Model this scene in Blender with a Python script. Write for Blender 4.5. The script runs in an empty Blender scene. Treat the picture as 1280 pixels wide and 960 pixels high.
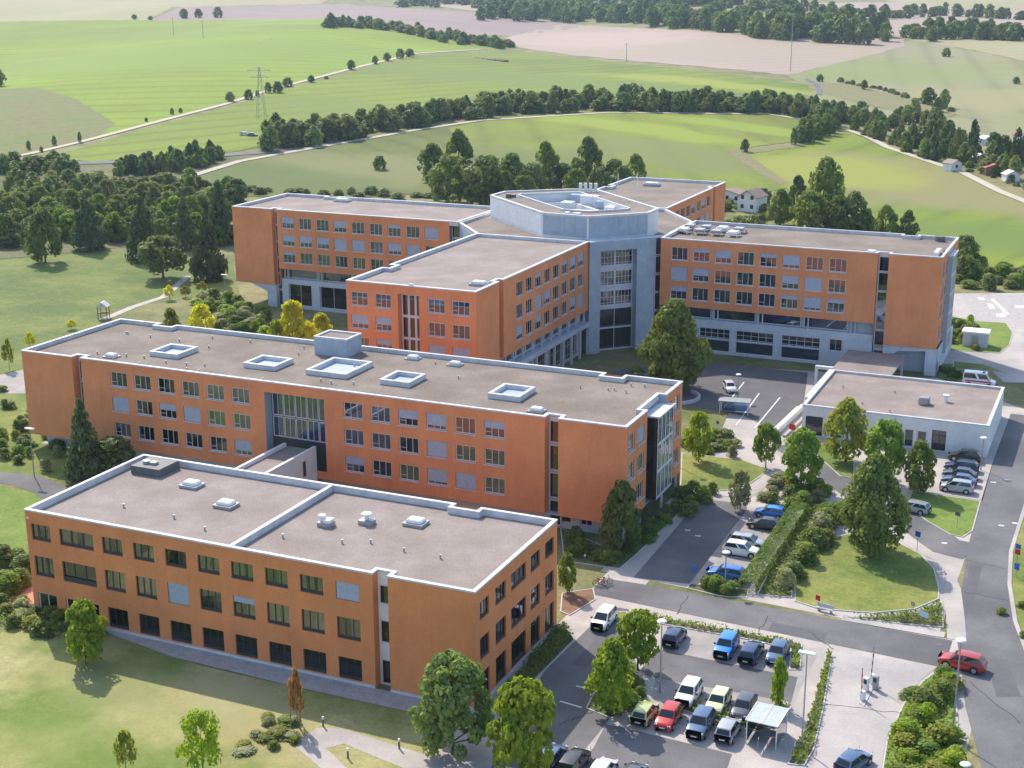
import bpy, bmesh, math, random
import numpy as np
from mathutils import Vector, Matrix

SC = bpy.context.scene
COL = SC.collection
R_ = math.radians
rnd = random.Random(7)

# ------------------------------------------------------------------ camera
F_PX, PITCH, ROLL, YAW, CAM_H = 1750.79, 0.2753, -0.0036, -0.4212, 64.8824
CAM = np.array([0.0, 0.0, CAM_H])
_F = np.array([math.sin(YAW) * math.cos(PITCH), math.cos(YAW) * math.cos(PITCH), -math.sin(PITCH)])
_R = np.array([math.cos(YAW), -math.sin(YAW), 0.0])
_U = np.cross(_R, _F)
_R2 = math.cos(ROLL) * _R + math.sin(ROLL) * _U
_U2 = -math.sin(ROLL) * _R + math.cos(ROLL) * _U
cam_d = bpy.data.cameras.new('camera')
cam_d.sensor_width = 36.0
cam_d.lens = F_PX / 1280 * 36.0
cam_d.clip_start = 1.0
cam_d.clip_end = 20000
cam = bpy.data.objects.new('camera', cam_d)
COL.objects.link(cam)
M = Matrix(((_R2[0], _U2[0], -_F[0], 0), (_R2[1], _U2[1], -_F[1], 0), (_R2[2], _U2[2], -_F[2], CAM_H), (0, 0, 0, 1)))
cam.matrix_world = M
SC.camera = cam

# ------------------------------------------------------------------ sky, sun, exposure
SUN_DIR = Vector((-0.80, 0.65, 1.0)).normalized()      # towards the sun
world = bpy.data.worlds.new('World')
SC.world = world
world.use_nodes = True
nt = world.node_tree
bg = nt.nodes['Background']
sky = nt.nodes.new('ShaderNodeTexSky')
sky.sky_type = 'NISHITA'
sky.sun_disc = False
sky.sun_elevation = math.asin(SUN_DIR.z)
sky.sun_rotation = math.atan2(SUN_DIR.x, SUN_DIR.y)
sky.altitude = 300
sky.air_density = 1.0
sky.dust_density = 1.6
sky.ozone_density = 1.0
nt.links.new(sky.outputs[0], bg.inputs[0])
bg.inputs[1].default_value = 0.15
sun_d = bpy.data.lights.new('sun', 'SUN')
sun_d.energy = 3.0
sun_d.angle = R_(0.55)
sun_d.color = (1.0, 0.91, 0.78)
sun = bpy.data.objects.new('sun', sun_d)
COL.objects.link(sun)
sun.rotation_euler = SUN_DIR.to_track_quat('Z', 'Y').to_euler()
sun.location = (-200, 300, 300)
SC.view_settings.view_transform = 'Standard'
SC.view_settings.look = 'None'
SC.view_settings.exposure = 0.9
SC.view_settings.gamma = 1.0
SC.view_settings.use_curve_mapping = False
HAZE = 0.00008
SC.cycles.max_bounces = 8
SC.cycles.volume_bounces = 0
SC.cycles.diffuse_bounces = 4
SC.cycles.transparent_max_bounces = 12
SC.cycles.caustics_reflective = False
SC.cycles.caustics_refractive = False

# ------------------------------------------------------------------ terrain height
FH = np.array([math.sin(YAW), math.cos(YAW)])
SH = np.array([math.cos(YAW), -math.sin(YAW)])
_kr = [-400, 370, 460, 560, 700, 900, 1200, 1700, 2200, 3000, 4200]
_kz = [0, 0, 2.0, 6.5, 11.0, 17.0, 26.0, 39.0, 53.0, 85.0, 140.0]
_tr = np.arange(-400, 4201, 5.0)
_tz = np.interp(_tr, _kr, _kz)
_k = np.ones(17) / 17
_pad = np.pad(_tz, 8, mode='edge')
_tz = np.convolve(_pad, _k, mode='valid')
_tz[_tr < 372] = 0.0

def sm(x, a, b):
    t = np.clip((x - a) / (b - a), 0, 1)
    return t * t * (3 - 2 * t)

def T(x, y):
    r = x * FH[0] + y * FH[1]
    s = x * SH[0] + y * SH[1]
    z = np.interp(r, _tr, _tz)
    z = z + sm(r, 420, 820) * (4.2 * np.sin(s / 92 + 0.9 + r / 420) + 3.0 * np.sin(s / 57 + 2.2 - r / 310) + 1.2 * np.sin(s / 210 - 1.0))
    return z

def proj(P):
    d = np.array(P, float) - CAM
    z = d @ _F
    return 640 + F_PX * (d @ _R2) / z, 480 - F_PX * (d @ _U2) / z, z

def g(px, py, z=None):
    """the point of the ground (or of the level z) seen at a photograph position"""
    d = _F + _R2 * (px - 640) / F_PX - _U2 * (py - 480) / F_PX
    if z is not None:
        t = (z - CAM_H) / d[2]
        return Vector(CAM + d * t)
    if d[2] < -1e-6:
        t = -CAM_H / d[2]
        P = CAM + d * t
        if P[0] * FH[0] + P[1] * FH[1] < 371:
            return Vector((P[0], P[1], 0.0))
    t0 = 300.0
    ts = np.arange(300, 4600, 4.0)
    Ps = CAM[None, :] + d[None, :] * ts[:, None]
    below = Ps[:, 2] < T(Ps[:, 0], Ps[:, 1])
    i = int(np.argmax(below)) if below.any() else len(ts) - 1
    a, b = ts[max(i - 1, 0)], ts[i]
    for _ in range(30):
        m = (a + b) / 2
        P = CAM + d * m
        if P[2] < T(P[0], P[1]): b = m
        else: a = m
    P = CAM + d * b
    return Vector((P[0], P[1], float(T(P[0], P[1]))))

# ------------------------------------------------------------------ objects
def link(name, me, parent=None, mats=None):
    o = bpy.data.objects.new(name, me)
    COL.objects.link(o)
    if parent is not None: o.parent = parent
    return o

def tag(o, label, cat, group=None):
    o['label'] = label; o['category'] = cat
    if group: o['group'] = group
    return o

def struct(o, kind='structure'):
    o['kind'] = kind
    return o

def thing(name, label, cat, loc=(0, 0, 0), rotz=0.0, group=None):
    o = bpy.data.objects.new(name, None)
    o.empty_display_size = 0.5
    COL.objects.link(o)
    o.location = loc
    o.rotation_euler = (0, 0, rotz)
    return tag(o, label, cat, group)

def bm_obj(name, bm, m, parent=None, smooth=False, world=True):
    """one mesh object; with world=True the coordinates are world ones and are moved under the parent"""
    me = bpy.data.meshes.new(name)
    if parent is not None and world:
        bmesh.ops.translate(bm, verts=bm.verts, vec=-Vector(parent.location))
    bm.to_mesh(me); bm.free()
    for mm in (m if isinstance(m, (list, tuple)) else [m]): me.materials.append(mm)
    if smooth:
        me.polygons.foreach_set('use_smooth', [True] * len(me.polygons))
    return link(name, me, parent)

def box(bm, x0, x1, y0, y1, z0, z1, mi=0):
    vs = [bm.verts.new(c) for c in ((x0, y0, z0), (x1, y0, z0), (x1, y1, z0), (x0, y1, z0), (x0, y0, z1), (x1, y0, z1), (x1, y1, z1), (x0, y1, z1))]
    for f in ((3, 2, 1, 0), (4, 5, 6, 7), (0, 1, 5, 4), (1, 2, 6, 5), (2, 3, 7, 6), (3, 0, 4, 7)):
        bm.faces.new([vs[i] for i in f]).material_index = mi
    return vs

def cyl(bm, c, r, h, n=12, r2=None, mi=0, axis='z'):
    r2 = r if r2 is None else r2
    ring = []
    for k, (rr, hh) in enumerate(((r, 0), (r2, h))):
        vs = []
        for i in range(n):
            a = 2 * math.pi * i / n
            p = (rr * math.cos(a), rr * math.sin(a), hh)
            if axis == 'y': p = (p[0], p[2], p[1])
            if axis == 'x': p = (p[2], p[0], p[1])
            vs.append(bm.verts.new((c[0] + p[0], c[1] + p[1], c[2] + p[2])))
        ring.append(vs)
    for i in range(n):
        j = (i + 1) % n
        bm.faces.new((ring[0][i], ring[0][j], ring[1][j], ring[1][i])).material_index = mi
    bm.faces.new(ring[0][::-1]).material_index = mi
    bm.faces.new(ring[1]).material_index = mi

def bar(bm, a, b, w, mi=0, n=4):
    a, b = Vector(a), Vector(b)
    d = (b - a)
    q = d.to_track_quat('Z', 'Y')
    L = d.length
    r = w / 2 * (1.414 if n == 4 else 1)
    lo, hi = [], []
    for i in range(n):
        t = 2 * math.pi * (i + .5) / n
        v = Vector((r * math.cos(t), r * math.sin(t), 0))
        lo.append(bm.verts.new(a + q @ v)); hi.append(bm.verts.new(a + q @ (v + Vector((0, 0, L)))))
    for i in range(n):
        j = (i + 1) % n
        bm.faces.new((lo[i], lo[j], hi[j], hi[i])).material_index = mi
    bm.faces.new(lo[::-1]).material_index = mi; bm.faces.new(hi).material_index = mi

def prism(bm, poly, z0, z1, mi=0, cap=True, bottom=True):
    lo = [bm.verts.new((p[0], p[1], z0)) for p in poly]
    hi = [bm.verts.new((p[0], p[1], z1)) for p in poly]
    n = len(poly)
    for i in range(n):
        j = (i + 1) % n
        bm.faces.new((lo[i], lo[j], hi[j], hi[i])).material_index = mi
    if cap: bm.faces.new(hi).material_index = mi
    if bottom: bm.faces.new(lo[::-1]).material_index = mi

def area(poly):
    return 0.5 * sum(poly[i][0] * poly[(i + 1) % len(poly)][1] - poly[(i + 1) % len(poly)][0] * poly[i][1] for i in range(len(poly)))

def ccw(poly):
    poly = [(p[0], p[1]) for p in poly]
    return poly if area(poly) > 0 else poly[::-1]

def inset(poly, d):
    """offset a ccw polygon inwards by d (mitred)"""
    n = len(poly); out = []
    for i in range(n):
        p0, p1, p2 = Vector(poly[i - 1]), Vector(poly[i]), Vector(poly[(i + 1) % n])
        a = (p1 - p0).normalized(); b = (p2 - p1).normalized()
        na = Vector((-a.y, a.x)); nb = Vector((-b.y, b.x))
        m = na + nb
        if m.length < 1e-6: m = na
        m.normalize()
        c = max(m.dot(na), 0.3)
        q = p1 + m * (d / c)
        out.append((q.x, q.y))
    return out

def ringprism(bm, outer, inner, z0, z1, mi=0):
    n = len(outer)
    V = [[bm.verts.new((p[0], p[1], z)) for p in P] for P, z in ((outer, z0), (outer, z1), (inner, z1), (inner, z0))]
    for i in range(n):
        j = (i + 1) % n
        for a in range(4):
            b = (a + 1) % 4
            bm.faces.new((V[a][i], V[a][j], V[b][j], V[b][i])).material_index = mi

# ------------------------------------------------------------------ materials
def new_mat(name):
    m = bpy.data.materials.new(name); m.use_nodes = True
    return m, m.node_tree, m.node_tree.nodes['Principled BSDF']

def noise_fac(nt, scale, detail=3, rough=.6, lo=.35, hi=.65, stretch=None):
    geo = nt.nodes.new('ShaderNodeNewGeometry')
    src = geo.outputs['Position']
    if stretch:
        mp = nt.nodes.new('ShaderNodeMapping'); mp.inputs['Scale'].default_value = stretch[:3]
        mp.inputs['Rotation'].default_value = (0, 0, stretch[3] if len(stretch) > 3 else 0)
        nt.links.new(src, mp.inputs[0]); src = mp.outputs[0]
    nz = nt.nodes.new('ShaderNodeTexNoise'); nz.inputs['Scale'].default_value = scale
    nz.inputs['Detail'].default_value = detail; nz.inputs['Roughness'].default_value = rough
    nt.links.new(src, nz.inputs['Vector'])
    mr = nt.nodes.new('ShaderNodeMapRange'); mr.inputs['From Min'].default_value = lo; mr.inputs['From Max'].default_value = hi
    nt.links.new(nz.outputs['Fac'], mr.inputs['Value'])
    return mr.outputs['Result']

def mixc(nt, fac, a, b, mode='MIX'):
    mx = nt.nodes.new('ShaderNodeMix'); mx.data_type = 'RGBA'; mx.blend_type = mode
    for sock, v in ((mx.inputs[0], fac), (mx.inputs[6], a), (mx.inputs[7], b)):
        if isinstance(v, (int, float)): sock.default_value = v
        elif isinstance(v, tuple): sock.default_value = (*v[:3], 1)
        else: nt.links.new(v, sock)
    return mx.outputs[2]

def mat(name, c1, c2=None, scale=1.0, rough=.8, c3=None, scale3=.1, fine=None, fine_scale=8.0, spec=.3, metal=0, bump=0, bump_scale=10, lo=.35, hi=.65, lo3=.42, hi3=.62, stretch=None, coat=0):
    m, nt, p = new_mat(name)
    col = c1
    if c2 is not None: col = mixc(nt, noise_fac(nt, scale, lo=lo, hi=hi, stretch=stretch), c1, c2)
    if c3 is not None: col = mixc(nt, noise_fac(nt, scale3, detail=5, lo=lo3, hi=hi3), col, c3)
    if fine is not None:
        v = noise_fac(nt, fine_scale, detail=4, rough=.7, lo=.3, hi=.7)
        mr = nt.nodes.new('ShaderNodeMapRange'); mr.inputs['To Min'].default_value = 1 - fine; mr.inputs['To Max'].default_value = 1 + fine
        nt.links.new(v, mr.inputs['Value'])
        cc = nt.nodes.new('ShaderNodeCombineColor')
        for i in range(3): nt.links.new(mr.outputs[0], cc.inputs[i])
        col = mixc(nt, 1.0, col, cc.outputs[0], 'MULTIPLY')
    if isinstance(col, tuple): p.inputs['Base Color'].default_value = (*col, 1)
    else: nt.links.new(col, p.inputs['Base Color'])
    p.inputs['Roughness'].default_value = rough
    p.inputs['Specular IOR Level'].default_value = spec
    p.inputs['Metallic'].default_value = metal
    p.inputs['Coat Weight'].default_value = coat
    if bump:
        v = noise_fac(nt, bump_scale, detail=4, lo=.2, hi=.8)
        b = nt.nodes.new('ShaderNodeBump'); b.inputs['Strength'].default_value = bump; b.inputs['Distance'].default_value = .2
        nt.links.new(v, b.inputs['Height']); nt.links.new(b.outputs[0], p.inputs['Normal'])
    return m

def leaf_mat(name, c1, c2, trans=.35, scale=.5):
    m, nt, p = new_mat(name)
    out = nt.nodes['Material Output']
    col = mixc(nt, noise_fac(nt, scale, detail=3), c1, c2)
    oi = nt.nodes.new('ShaderNodeObjectInfo')
    mr = nt.nodes.new('ShaderNodeMapRange'); mr.inputs['To Min'].default_value = .98; mr.inputs['To Max'].default_value = 1.5
    nt.links.new(oi.outputs['Random'], mr.inputs['Value'])
    cc = nt.nodes.new('ShaderNodeCombineColor')
    for i in range(3): nt.links.new(mr.outputs[0], cc.inputs[i])
    col = mixc(nt, 1.0, col, cc.outputs[0], 'MULTIPLY')
    nt.links.new(col, p.inputs['Base Color'])
    p.inputs['Roughness'].default_value = .55
    p.inputs['Specular IOR Level'].default_value = .25
    tr = nt.nodes.new('ShaderNodeBsdfTranslucent')
    tc = mixc(nt, 1.0, col, (1.25, 1.2, .55), 'MULTIPLY')
    nt.links.new(tc, tr.inputs[0])
    ms = nt.nodes.new('ShaderNodeMixShader'); ms.inputs[0].default_value = trans
    nt.links.new(p.outputs[0], ms.inputs[1]); nt.links.new(tr.outputs[0], ms.inputs[2])
    nt.links.new(ms.outputs[0], out.inputs['Surface'])
    return m

def glass_mat(name, tint, refl=1.0):
    m, nt, p = new_mat(name)
    out = nt.nodes['Material Output']
    nt.nodes.remove(p)
    tr = nt.nodes.new('ShaderNodeBsdfTransparent'); tr.inputs[0].default_value = (*tint, 1)
    gl = nt.nodes.new('ShaderNodeBsdfGlossy'); gl.inputs['Roughness'].default_value = .03
    gl.inputs[0].default_value = (.9, .95, 1, 1)
    fr = nt.nodes.new('ShaderNodeFresnel'); fr.inputs[0].default_value = 1.55
    ma = nt.nodes.new('ShaderNodeMath'); ma.operation = 'MULTIPLY_ADD'; ma.inputs[1].default_value = 1.3 * refl; ma.inputs[2].default_value = .05 * refl
    nt.links.new(fr.outputs[0], ma.inputs[0])
    ms = nt.nodes.new('ShaderNodeMixShader')
    nt.links.new(ma.outputs[0], ms.inputs[0]); nt.links.new(tr.outputs[0], ms.inputs[1]); nt.links.new(gl.outputs[0], ms.inputs[2])
    nt.links.new(ms.outputs[0], out.inputs['Surface'])
    return m

def mulv(nt, col, fac, lo, hi):
    mr = nt.nodes.new('ShaderNodeMapRange'); mr.inputs['To Min'].default_value = lo; mr.inputs['To Max'].default_value = hi
    nt.links.new(fac, mr.inputs['Value'])
    cc = nt.nodes.new('ShaderNodeCombineColor')
    for i in range(3): nt.links.new(mr.outputs[0], cc.inputs[i])
    return mixc(nt, 1.0, col, cc.outputs[0], 'MULTIPLY')

def blob(m, px, py, rx, ry, rot, c, strength=1.0, soft=.5):
    """an area of a field with another crop colour (dry or damp ground; on the hills also relief shading put into the colour), soft edged, at a fixed place in the world"""
    nt = m.node_tree; p = nt.nodes['Principled BSDF']
    P = g(px, py)
    geo = nt.nodes.new('ShaderNodeNewGeometry')
    mp = nt.nodes.new('ShaderNodeMapping'); mp.vector_type = 'TEXTURE'
    mp.inputs['Location'].default_value = (P.x, P.y, P.z); mp.inputs['Rotation'].default_value = (0, 0, YAW * -1 * -1 + rot); mp.inputs['Scale'].default_value = (rx, ry, 1000)
    nt.links.new(geo.outputs['Position'], mp.inputs[0])
    ln = nt.nodes.new('ShaderNodeVectorMath'); ln.operation = 'LENGTH'; nt.links.new(mp.outputs[0], ln.inputs[0])
    ad = nt.nodes.new('ShaderNodeMath'); ad.operation = 'ADD'
    nz = noise_fac(nt, .025, detail=5, lo=.2, hi=.8)
    sb = nt.nodes.new('ShaderNodeMath'); sb.operation = 'MULTIPLY_ADD'; sb.inputs[1].default_value = 1.1; sb.inputs[2].default_value = -.55
    nt.links.new(nz, sb.inputs[0]); nt.links.new(ln.outputs['Value'], ad.inputs[0]); nt.links.new(sb.outputs[0], ad.inputs[1])
    mr = nt.nodes.new('ShaderNodeMapRange'); mr.interpolation_type = 'SMOOTHSTEP'
    mr.inputs['From Min'].default_value = 1.0 - soft; mr.inputs['From Max'].default_value = 1.0 + soft * .4
    mr.inputs['To Min'].default_value = strength; mr.inputs['To Max'].default_value = 0
    nt.links.new(ad.outputs[0], mr.inputs['Value'])
    old = p.inputs['Base Color'].links[0].from_socket
    nt.links.new(mixc(nt, mr.outputs['Result'], old, c), p.inputs['Base Color'])

def crop_lines(m, rot, period, strength=.1):
    """the wheel tracks and drill rows of a field"""
    nt = m.node_tree; p = nt.nodes['Principled BSDF']
    geo = nt.nodes.new('ShaderNodeNewGeometry'); mp = nt.nodes.new('ShaderNodeMapping'); mp.inputs['Rotation'].default_value = (0, 0, rot)
    nt.links.new(geo.outputs['Position'], mp.inputs[0])
    w = nt.nodes.new('ShaderNodeTexWave'); w.wave_type = 'BANDS'; w.bands_direction = 'X'; w.inputs['Scale'].default_value = .314 / period
    w.inputs['Distortion'].default_value = 1.2; w.inputs['Detail'].default_value = 1; w.inputs['Detail Scale'].default_value = .25
    nt.links.new(mp.outputs[0], w.inputs[0])
    pw = nt.nodes.new('ShaderNodeMath'); pw.operation = 'POWER'; pw.inputs[1].default_value = 5; nt.links.new(w.outputs['Fac'], pw.inputs[0])
    old = p.inputs['Base Color'].links[0].from_socket
    nt.links.new(mulv(nt, old, pw.outputs[0], 1.0, 1 - strength), p.inputs['Base Color'])

def brick_mat(name, c1, c2):
    m, nt, p = new_mat(name)
    col = mixc(nt, noise_fac(nt, .35, detail=5, lo=.3, hi=.7), c1, c2)
    col = mulv(nt, col, noise_fac(nt, 5.0, detail=5, rough=.85, lo=.28, hi=.72, stretch=(1, 1, 3.0)), .80, 1.18)
    col = mulv(nt, col, noise_fac(nt, 1.1, detail=4, rough=.7, lo=.35, hi=.62, stretch=(1, 1, .16)), .955, 1.03)      # rain streaks
    col = mulv(nt, col, noise_fac(nt, .12, detail=3, lo=.35, hi=.65), .91, 1.07)                                     # weathered areas
    nt.links.new(col, p.inputs['Base Color'])
    p.inputs['Roughness'].default_value = .85
    p.inputs['Specular IOR Level'].default_value = .2
    return m

MT = dict(
    brick=brick_mat('brick', (.68, .255, .112), (.75, .295, .132)),
    brick_front=brick_mat('brick_front', (.68, .245, .096), (.74, .28, .112)),
    gravel=mat('roof_gravel', (.262, .222, .20), (.31, .263, .24), .35, .95, c3=(.24, .195, .175), scale3=.16, fine=.16, fine_scale=4.5),
    gravel_old=mat('roof_gravel_old', (.205, .170, .143), (.25, .208, .178), .3, .95, c3=(.175, .145, .12), scale3=.13, fine=.2, fine_scale=4.0),
    coping=mat('coping', (.50, .51, .54), (.62, .63, .65), .6, .5, fine=.06, fine_scale=2),
    white=mat('white_render', (.68, .69, .71), (.76, .77, .78), .3, .7, fine=.05, fine_scale=1.5),
    white_metal=mat('white_metal', (.72, .73, .74), (.8, .8, .8), 1, .4),
    frame_white=mat('frame_white', (.62, .64, .68), None, rough=.45),
    frame_dark=mat('frame_dark', (.045, .05, .055), None, rough=.5),
    grey_panel=mat('grey_panel', (.31, .375, .46), (.37, .44, .52), .5, .5, fine=.08, fine_scale=1.2),
    concrete=mat('concrete', (.45, .50, .57), (.52, .56, .62), .4, .75, fine=.08, fine_scale=1.5),
    blind=mat('blind', (.34, .38, .48), (.40, .44, .54), 2, .6),
    curtain=mat('curtain', (.62, .54, .36), (.48, .44, .36), 1.2, .9),
    room=mat('room', (.52, .55, .62), (.30, .33, .40), .35, .9),
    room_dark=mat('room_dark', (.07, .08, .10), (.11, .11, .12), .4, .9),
    glass=glass_mat('glass', (.66, .70, .80), 1.0),
    glass_clear=glass_mat('glass_clear', (.72, .72, .74), .35),
    glass_dark=glass_mat('glass_dark', (.26, .34, .44), .9),
    glass_blue=glass_mat('glass_blue', (.34, .54, .82), 1.3),
    lead=mat('dark_metal', (.10, .105, .11), (.14, .14, .14), 1, .6),
    mid_metal=mat('mid_metal', (.32, .33, .34), (.38, .39, .40), 1, .45, metal=.4),
    asphalt=mat('asphalt', (.145, .142, .148), (.18, .174, .178), .25, .9, c3=(.112, .11, .116), scale3=.09, fine=.14, fine_scale=5),
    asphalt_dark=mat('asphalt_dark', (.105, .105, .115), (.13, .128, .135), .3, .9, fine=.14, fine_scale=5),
    paving=mat('paving', (.42, .375, .345), (.48, .43, .395), .5, .9, c3=(.36, .33, .31), scale3=.15, fine=.10, fine_scale=5),
    bay_paving=mat('bay_paving', (.33, .295, .275), (.38, .34, .315), .6, .9, c3=(.28, .26, .245), scale3=.25, fine=.13, fine_scale=4),
    slab=mat('concrete_slab', (.40, .37, .35), (.46, .42, .40), .25, .9, c3=(.33, .31, .30), scale3=.12, fine=.08, fine_scale=3, stretch=(1, .25, 1, .35)),
    kerb=mat('kerb', (.42, .41, .40), (.5, .49, .47), 1, .85),
    paint=mat('road_paint', (.72, .72, .70), (.6, .6, .58), 3, .7),
    soil=mat('soil', (.17, .10, .06), (.24, .14, .085), .8, .95, fine=.3, fine_scale=3),
    gravel_grey=mat('strip_gravel', (.34, .32, .31), (.42, .40, .38), .9, .95, fine=.2, fine_scale=5),
    tile_red=mat('red_paving', (.45, .20, .14), (.5, .25, .18), .6, .9),
    bark=mat('bark', (.10, .075, .055), (.15, .12, .09), 4, .95),
    stake=mat('stake', (.32, .22, .13), None, rough=.9),
    rubber=mat('rubber', (.018, .018, .02), None, rough=.8),
    rim=mat('rim', (.45, .46, .47), None, rough=.35, metal=.6),
    car_glass=mat('car_glass', (.015, .02, .028), None, rough=.06, spec=.7),
    headlight=mat('headlight', (.75, .77, .8), None, rough=.15, spec=.6),
    taillight=mat('taillight', (.45, .015, .012), None, rough=.25, spec=.5),
    plate=mat('plate', (.7, .7, .68), None, rough=.5),
    trim=mat('trim', (.03, .03, .033), None, rough=.6),
    red=mat('red_paint', (.55, .03, .02), None, rough=.4),
    blue_sign=mat('blue_sign', (.04, .16, .50), None, rough=.4),
    pale_blue=mat('pale_blue_sign', (.45, .62, .78), None, rough=.4),
    poly=mat('translucent_roof', (.40, .44, .48), (.48, .52, .55), 3, .3),
    roof_tile=mat('roof_tile', (.28, .20, .17), (.34, .25, .21), 1, .8),
    roof_red=mat('roof_red', (.42, .14, .09), (.48, .18, .12), 1, .8),
    wood=mat('wood', (.20, .12, .07), (.26, .17, .1), 2, .8),
)
# ================================================================== SETTING: ground, fields, roads
G = dict(
    meadow=mat('meadow', (.115, .135, .040), (.16, .17, .055), .12, .95, c3=(.24, .215, .105), scale3=.06, fine=.25, fine_scale=1.6),
    lawn_dry=mat('lawn_dry', (.235, .24, .070), (.36, .33, .155), .10, .95, c3=(.13, .19, .036), scale3=.075, fine=.20, fine_scale=2.4, lo3=.46, hi3=.6),
    lawn=mat('lawn', (.165, .20, .035), (.24, .24, .07), .16, .95, c3=(.11, .16, .03), scale3=.1, fine=.2, fine_scale=2.2),
    lawn_green=mat('lawn_green', (.12, .19, .03), (.17, .23, .045), .2, .95, fine=.2, fine_scale=2.2),
    lawn_back=mat('lawn_back', (.115, .16, .034), (.18, .20, .05), .09, .95, c3=(.085, .13, .028), scale3=.05, fine=.2, fine_scale=1.5),
    crop=mat('crop_green', (0.177, 0.258, 0.010), (0.210, 0.288, 0.016), .012, .95, c3=(0.165, 0.219, 0.019), scale3=.006, fine=.08, fine_scale=.25, stretch=(1, 3, 1, .5)),
    crop2=mat('crop_green_low', (0.162, 0.221, 0.012), (0.199, 0.250, 0.019), .014, .95, c3=(0.122, 0.168, 0.022), scale3=.007, fine=.10, fine_scale=.25),
    olive=mat('field_olive', (0.111, 0.138, 0.025), (0.148, 0.163, 0.033), .013, .95, c3=(0.089, 0.112, 0.023), scale3=.008, fine=.12, fine_scale=.3),
    mid=mat('field_mid', (0.153, 0.202, 0.017), (0.187, 0.228, 0.025), .012, .95, c3=(0.144, 0.159, 0.028), scale3=.009, fine=.10, fine_scale=.3),
    right=mat('field_right', (0.178, 0.230, 0.017), (0.214, 0.257, 0.025), .014, .95, c3=(0.129, 0.194, 0.019), scale3=.009, fine=.1, fine_scale=.3),
    brown=mat('field_brown', (.205, .175, .085), (.185, .185, .075), .02, .95, fine=.15, fine_scale=.3),
    fallow=mat('field_fallow_green', (.155, .155, .055), (.185, .17, .07), .02, .95, c3=(.13, .165, .04), scale3=.02, fine=.15, fine_scale=.3),
    stubble=mat('field_stubble', (.33, .25, .205), (.37, .285, .235), .01, .95, c3=(.33, .26, .215), scale3=.006, fine=.05, fine_scale=.3, stretch=(1, 4, 1, .9)),
    plough=mat('field_plough', (.24, .185, .165), (.27, .205, .185), .012, .95, fine=.06, fine_scale=.3),
    straw=mat('field_straw', (.31, .275, .155), (.34, .30, .18), .01, .95, c3=(.28, .27, .13), scale3=.005, fine=.05, fine_scale=.3),
    sage=mat('field_sage', (0.211, 0.221, 0.090), (0.239, 0.239, 0.108), .012, .95, c3=(0.243, 0.234, 0.135), scale3=.006, fine=.07, fine_scale=.3),
    track=mat('track', (.44, .40, .31), (.48, .43, .34), .05, .95, fine=.1, fine_scale=.5),
    scrub=mat('scrub_ground', (0.085, 0.102, 0.038), (0.145, 0.140, 0.064), .05, .95, fine=.2, fine_scale=.6),
)
def grass_detail(m, a=.13, b=.16):
    nt_ = m.node_tree; p = nt_.nodes['Principled BSDF']; col = p.inputs['Base Color'].links[0].from_socket
    col = mulv(nt_, col, noise_fac(nt_, .45, detail=5, rough=.75, lo=.35, hi=.65), 1 - a, 1 + a)
    col = mixc(nt_, noise_fac(nt_, .9, detail=6, rough=.8, lo=.55, hi=.72), col, mixc(nt_, .35, col, (.34, .31, .15)))
    col = mulv(nt_, col, noise_fac(nt_, 3.2, detail=6, rough=.9, lo=.3, hi=.7, stretch=(1, 2, 1, .5)), 1 - b, 1 + b)
    nt_.links.new(col, p.inputs['Base Color'])
for q in ('meadow', 'lawn_dry', 'lawn', 'lawn_green', 'lawn_back', 'scrub'): grass_detail(G[q])
# --- the terrain: one sheet out to beyond the ridge
def axis(lst):
    out = []
    for a, b, st in lst: out += list(np.arange(a, b, st))
    return out + [lst[-1][1]]
rs = axis([(-60, 360, 30), (360, 900, 8), (900, 1600, 16), (1600, 4200, 30)])
ss = axis([(-2400, -700, 100), (-700, 700, 14), (700, 2400, 100)])
RR, SS = np.meshgrid(np.array(rs), np.array(ss), indexing='ij')
XX = RR * FH[0] + SS * SH[0]; YY = RR * FH[1] + SS * SH[1]
ZZ = T(XX, YY)
V = np.stack([XX.ravel(), YY.ravel(), ZZ.ravel()], 1)
nr, ns = RR.shape
fc = [(i * ns + j, i * ns + j + 1, (i + 1) * ns + j + 1, (i + 1) * ns + j) for i in range(nr - 1) for j in range(ns - 1)]
me = bpy.data.meshes.new('terrain')
me.from_pydata(V.tolist(), [], [f[::-1] for f in fc]); me.materials.append(G['meadow'])
me.polygons.foreach_set('use_smooth', [True] * len(me.polygons))
terrain = struct(link('terrain', me))
if terrain.data.polygons[0].normal.z < 0: terrain.data.flip_normals()

def sub_px(poly, step=9):
    out = []
    for i in range(len(poly)):
        a, b = poly[i], poly[(i + 1) % len(poly)]
        n = max(1, int(math.hypot(b[0] - a[0], b[1] - a[1]) / step))
        for k in range(n):
            j = 0 if k == 0 else 1
            out.append((a[0] + (b[0] - a[0]) * k / n + j * rnd.uniform(-1.2, 1.2), a[1] + (b[1] - a[1]) * k / n + j * rnd.uniform(-.55, .55)))
    return out

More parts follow.
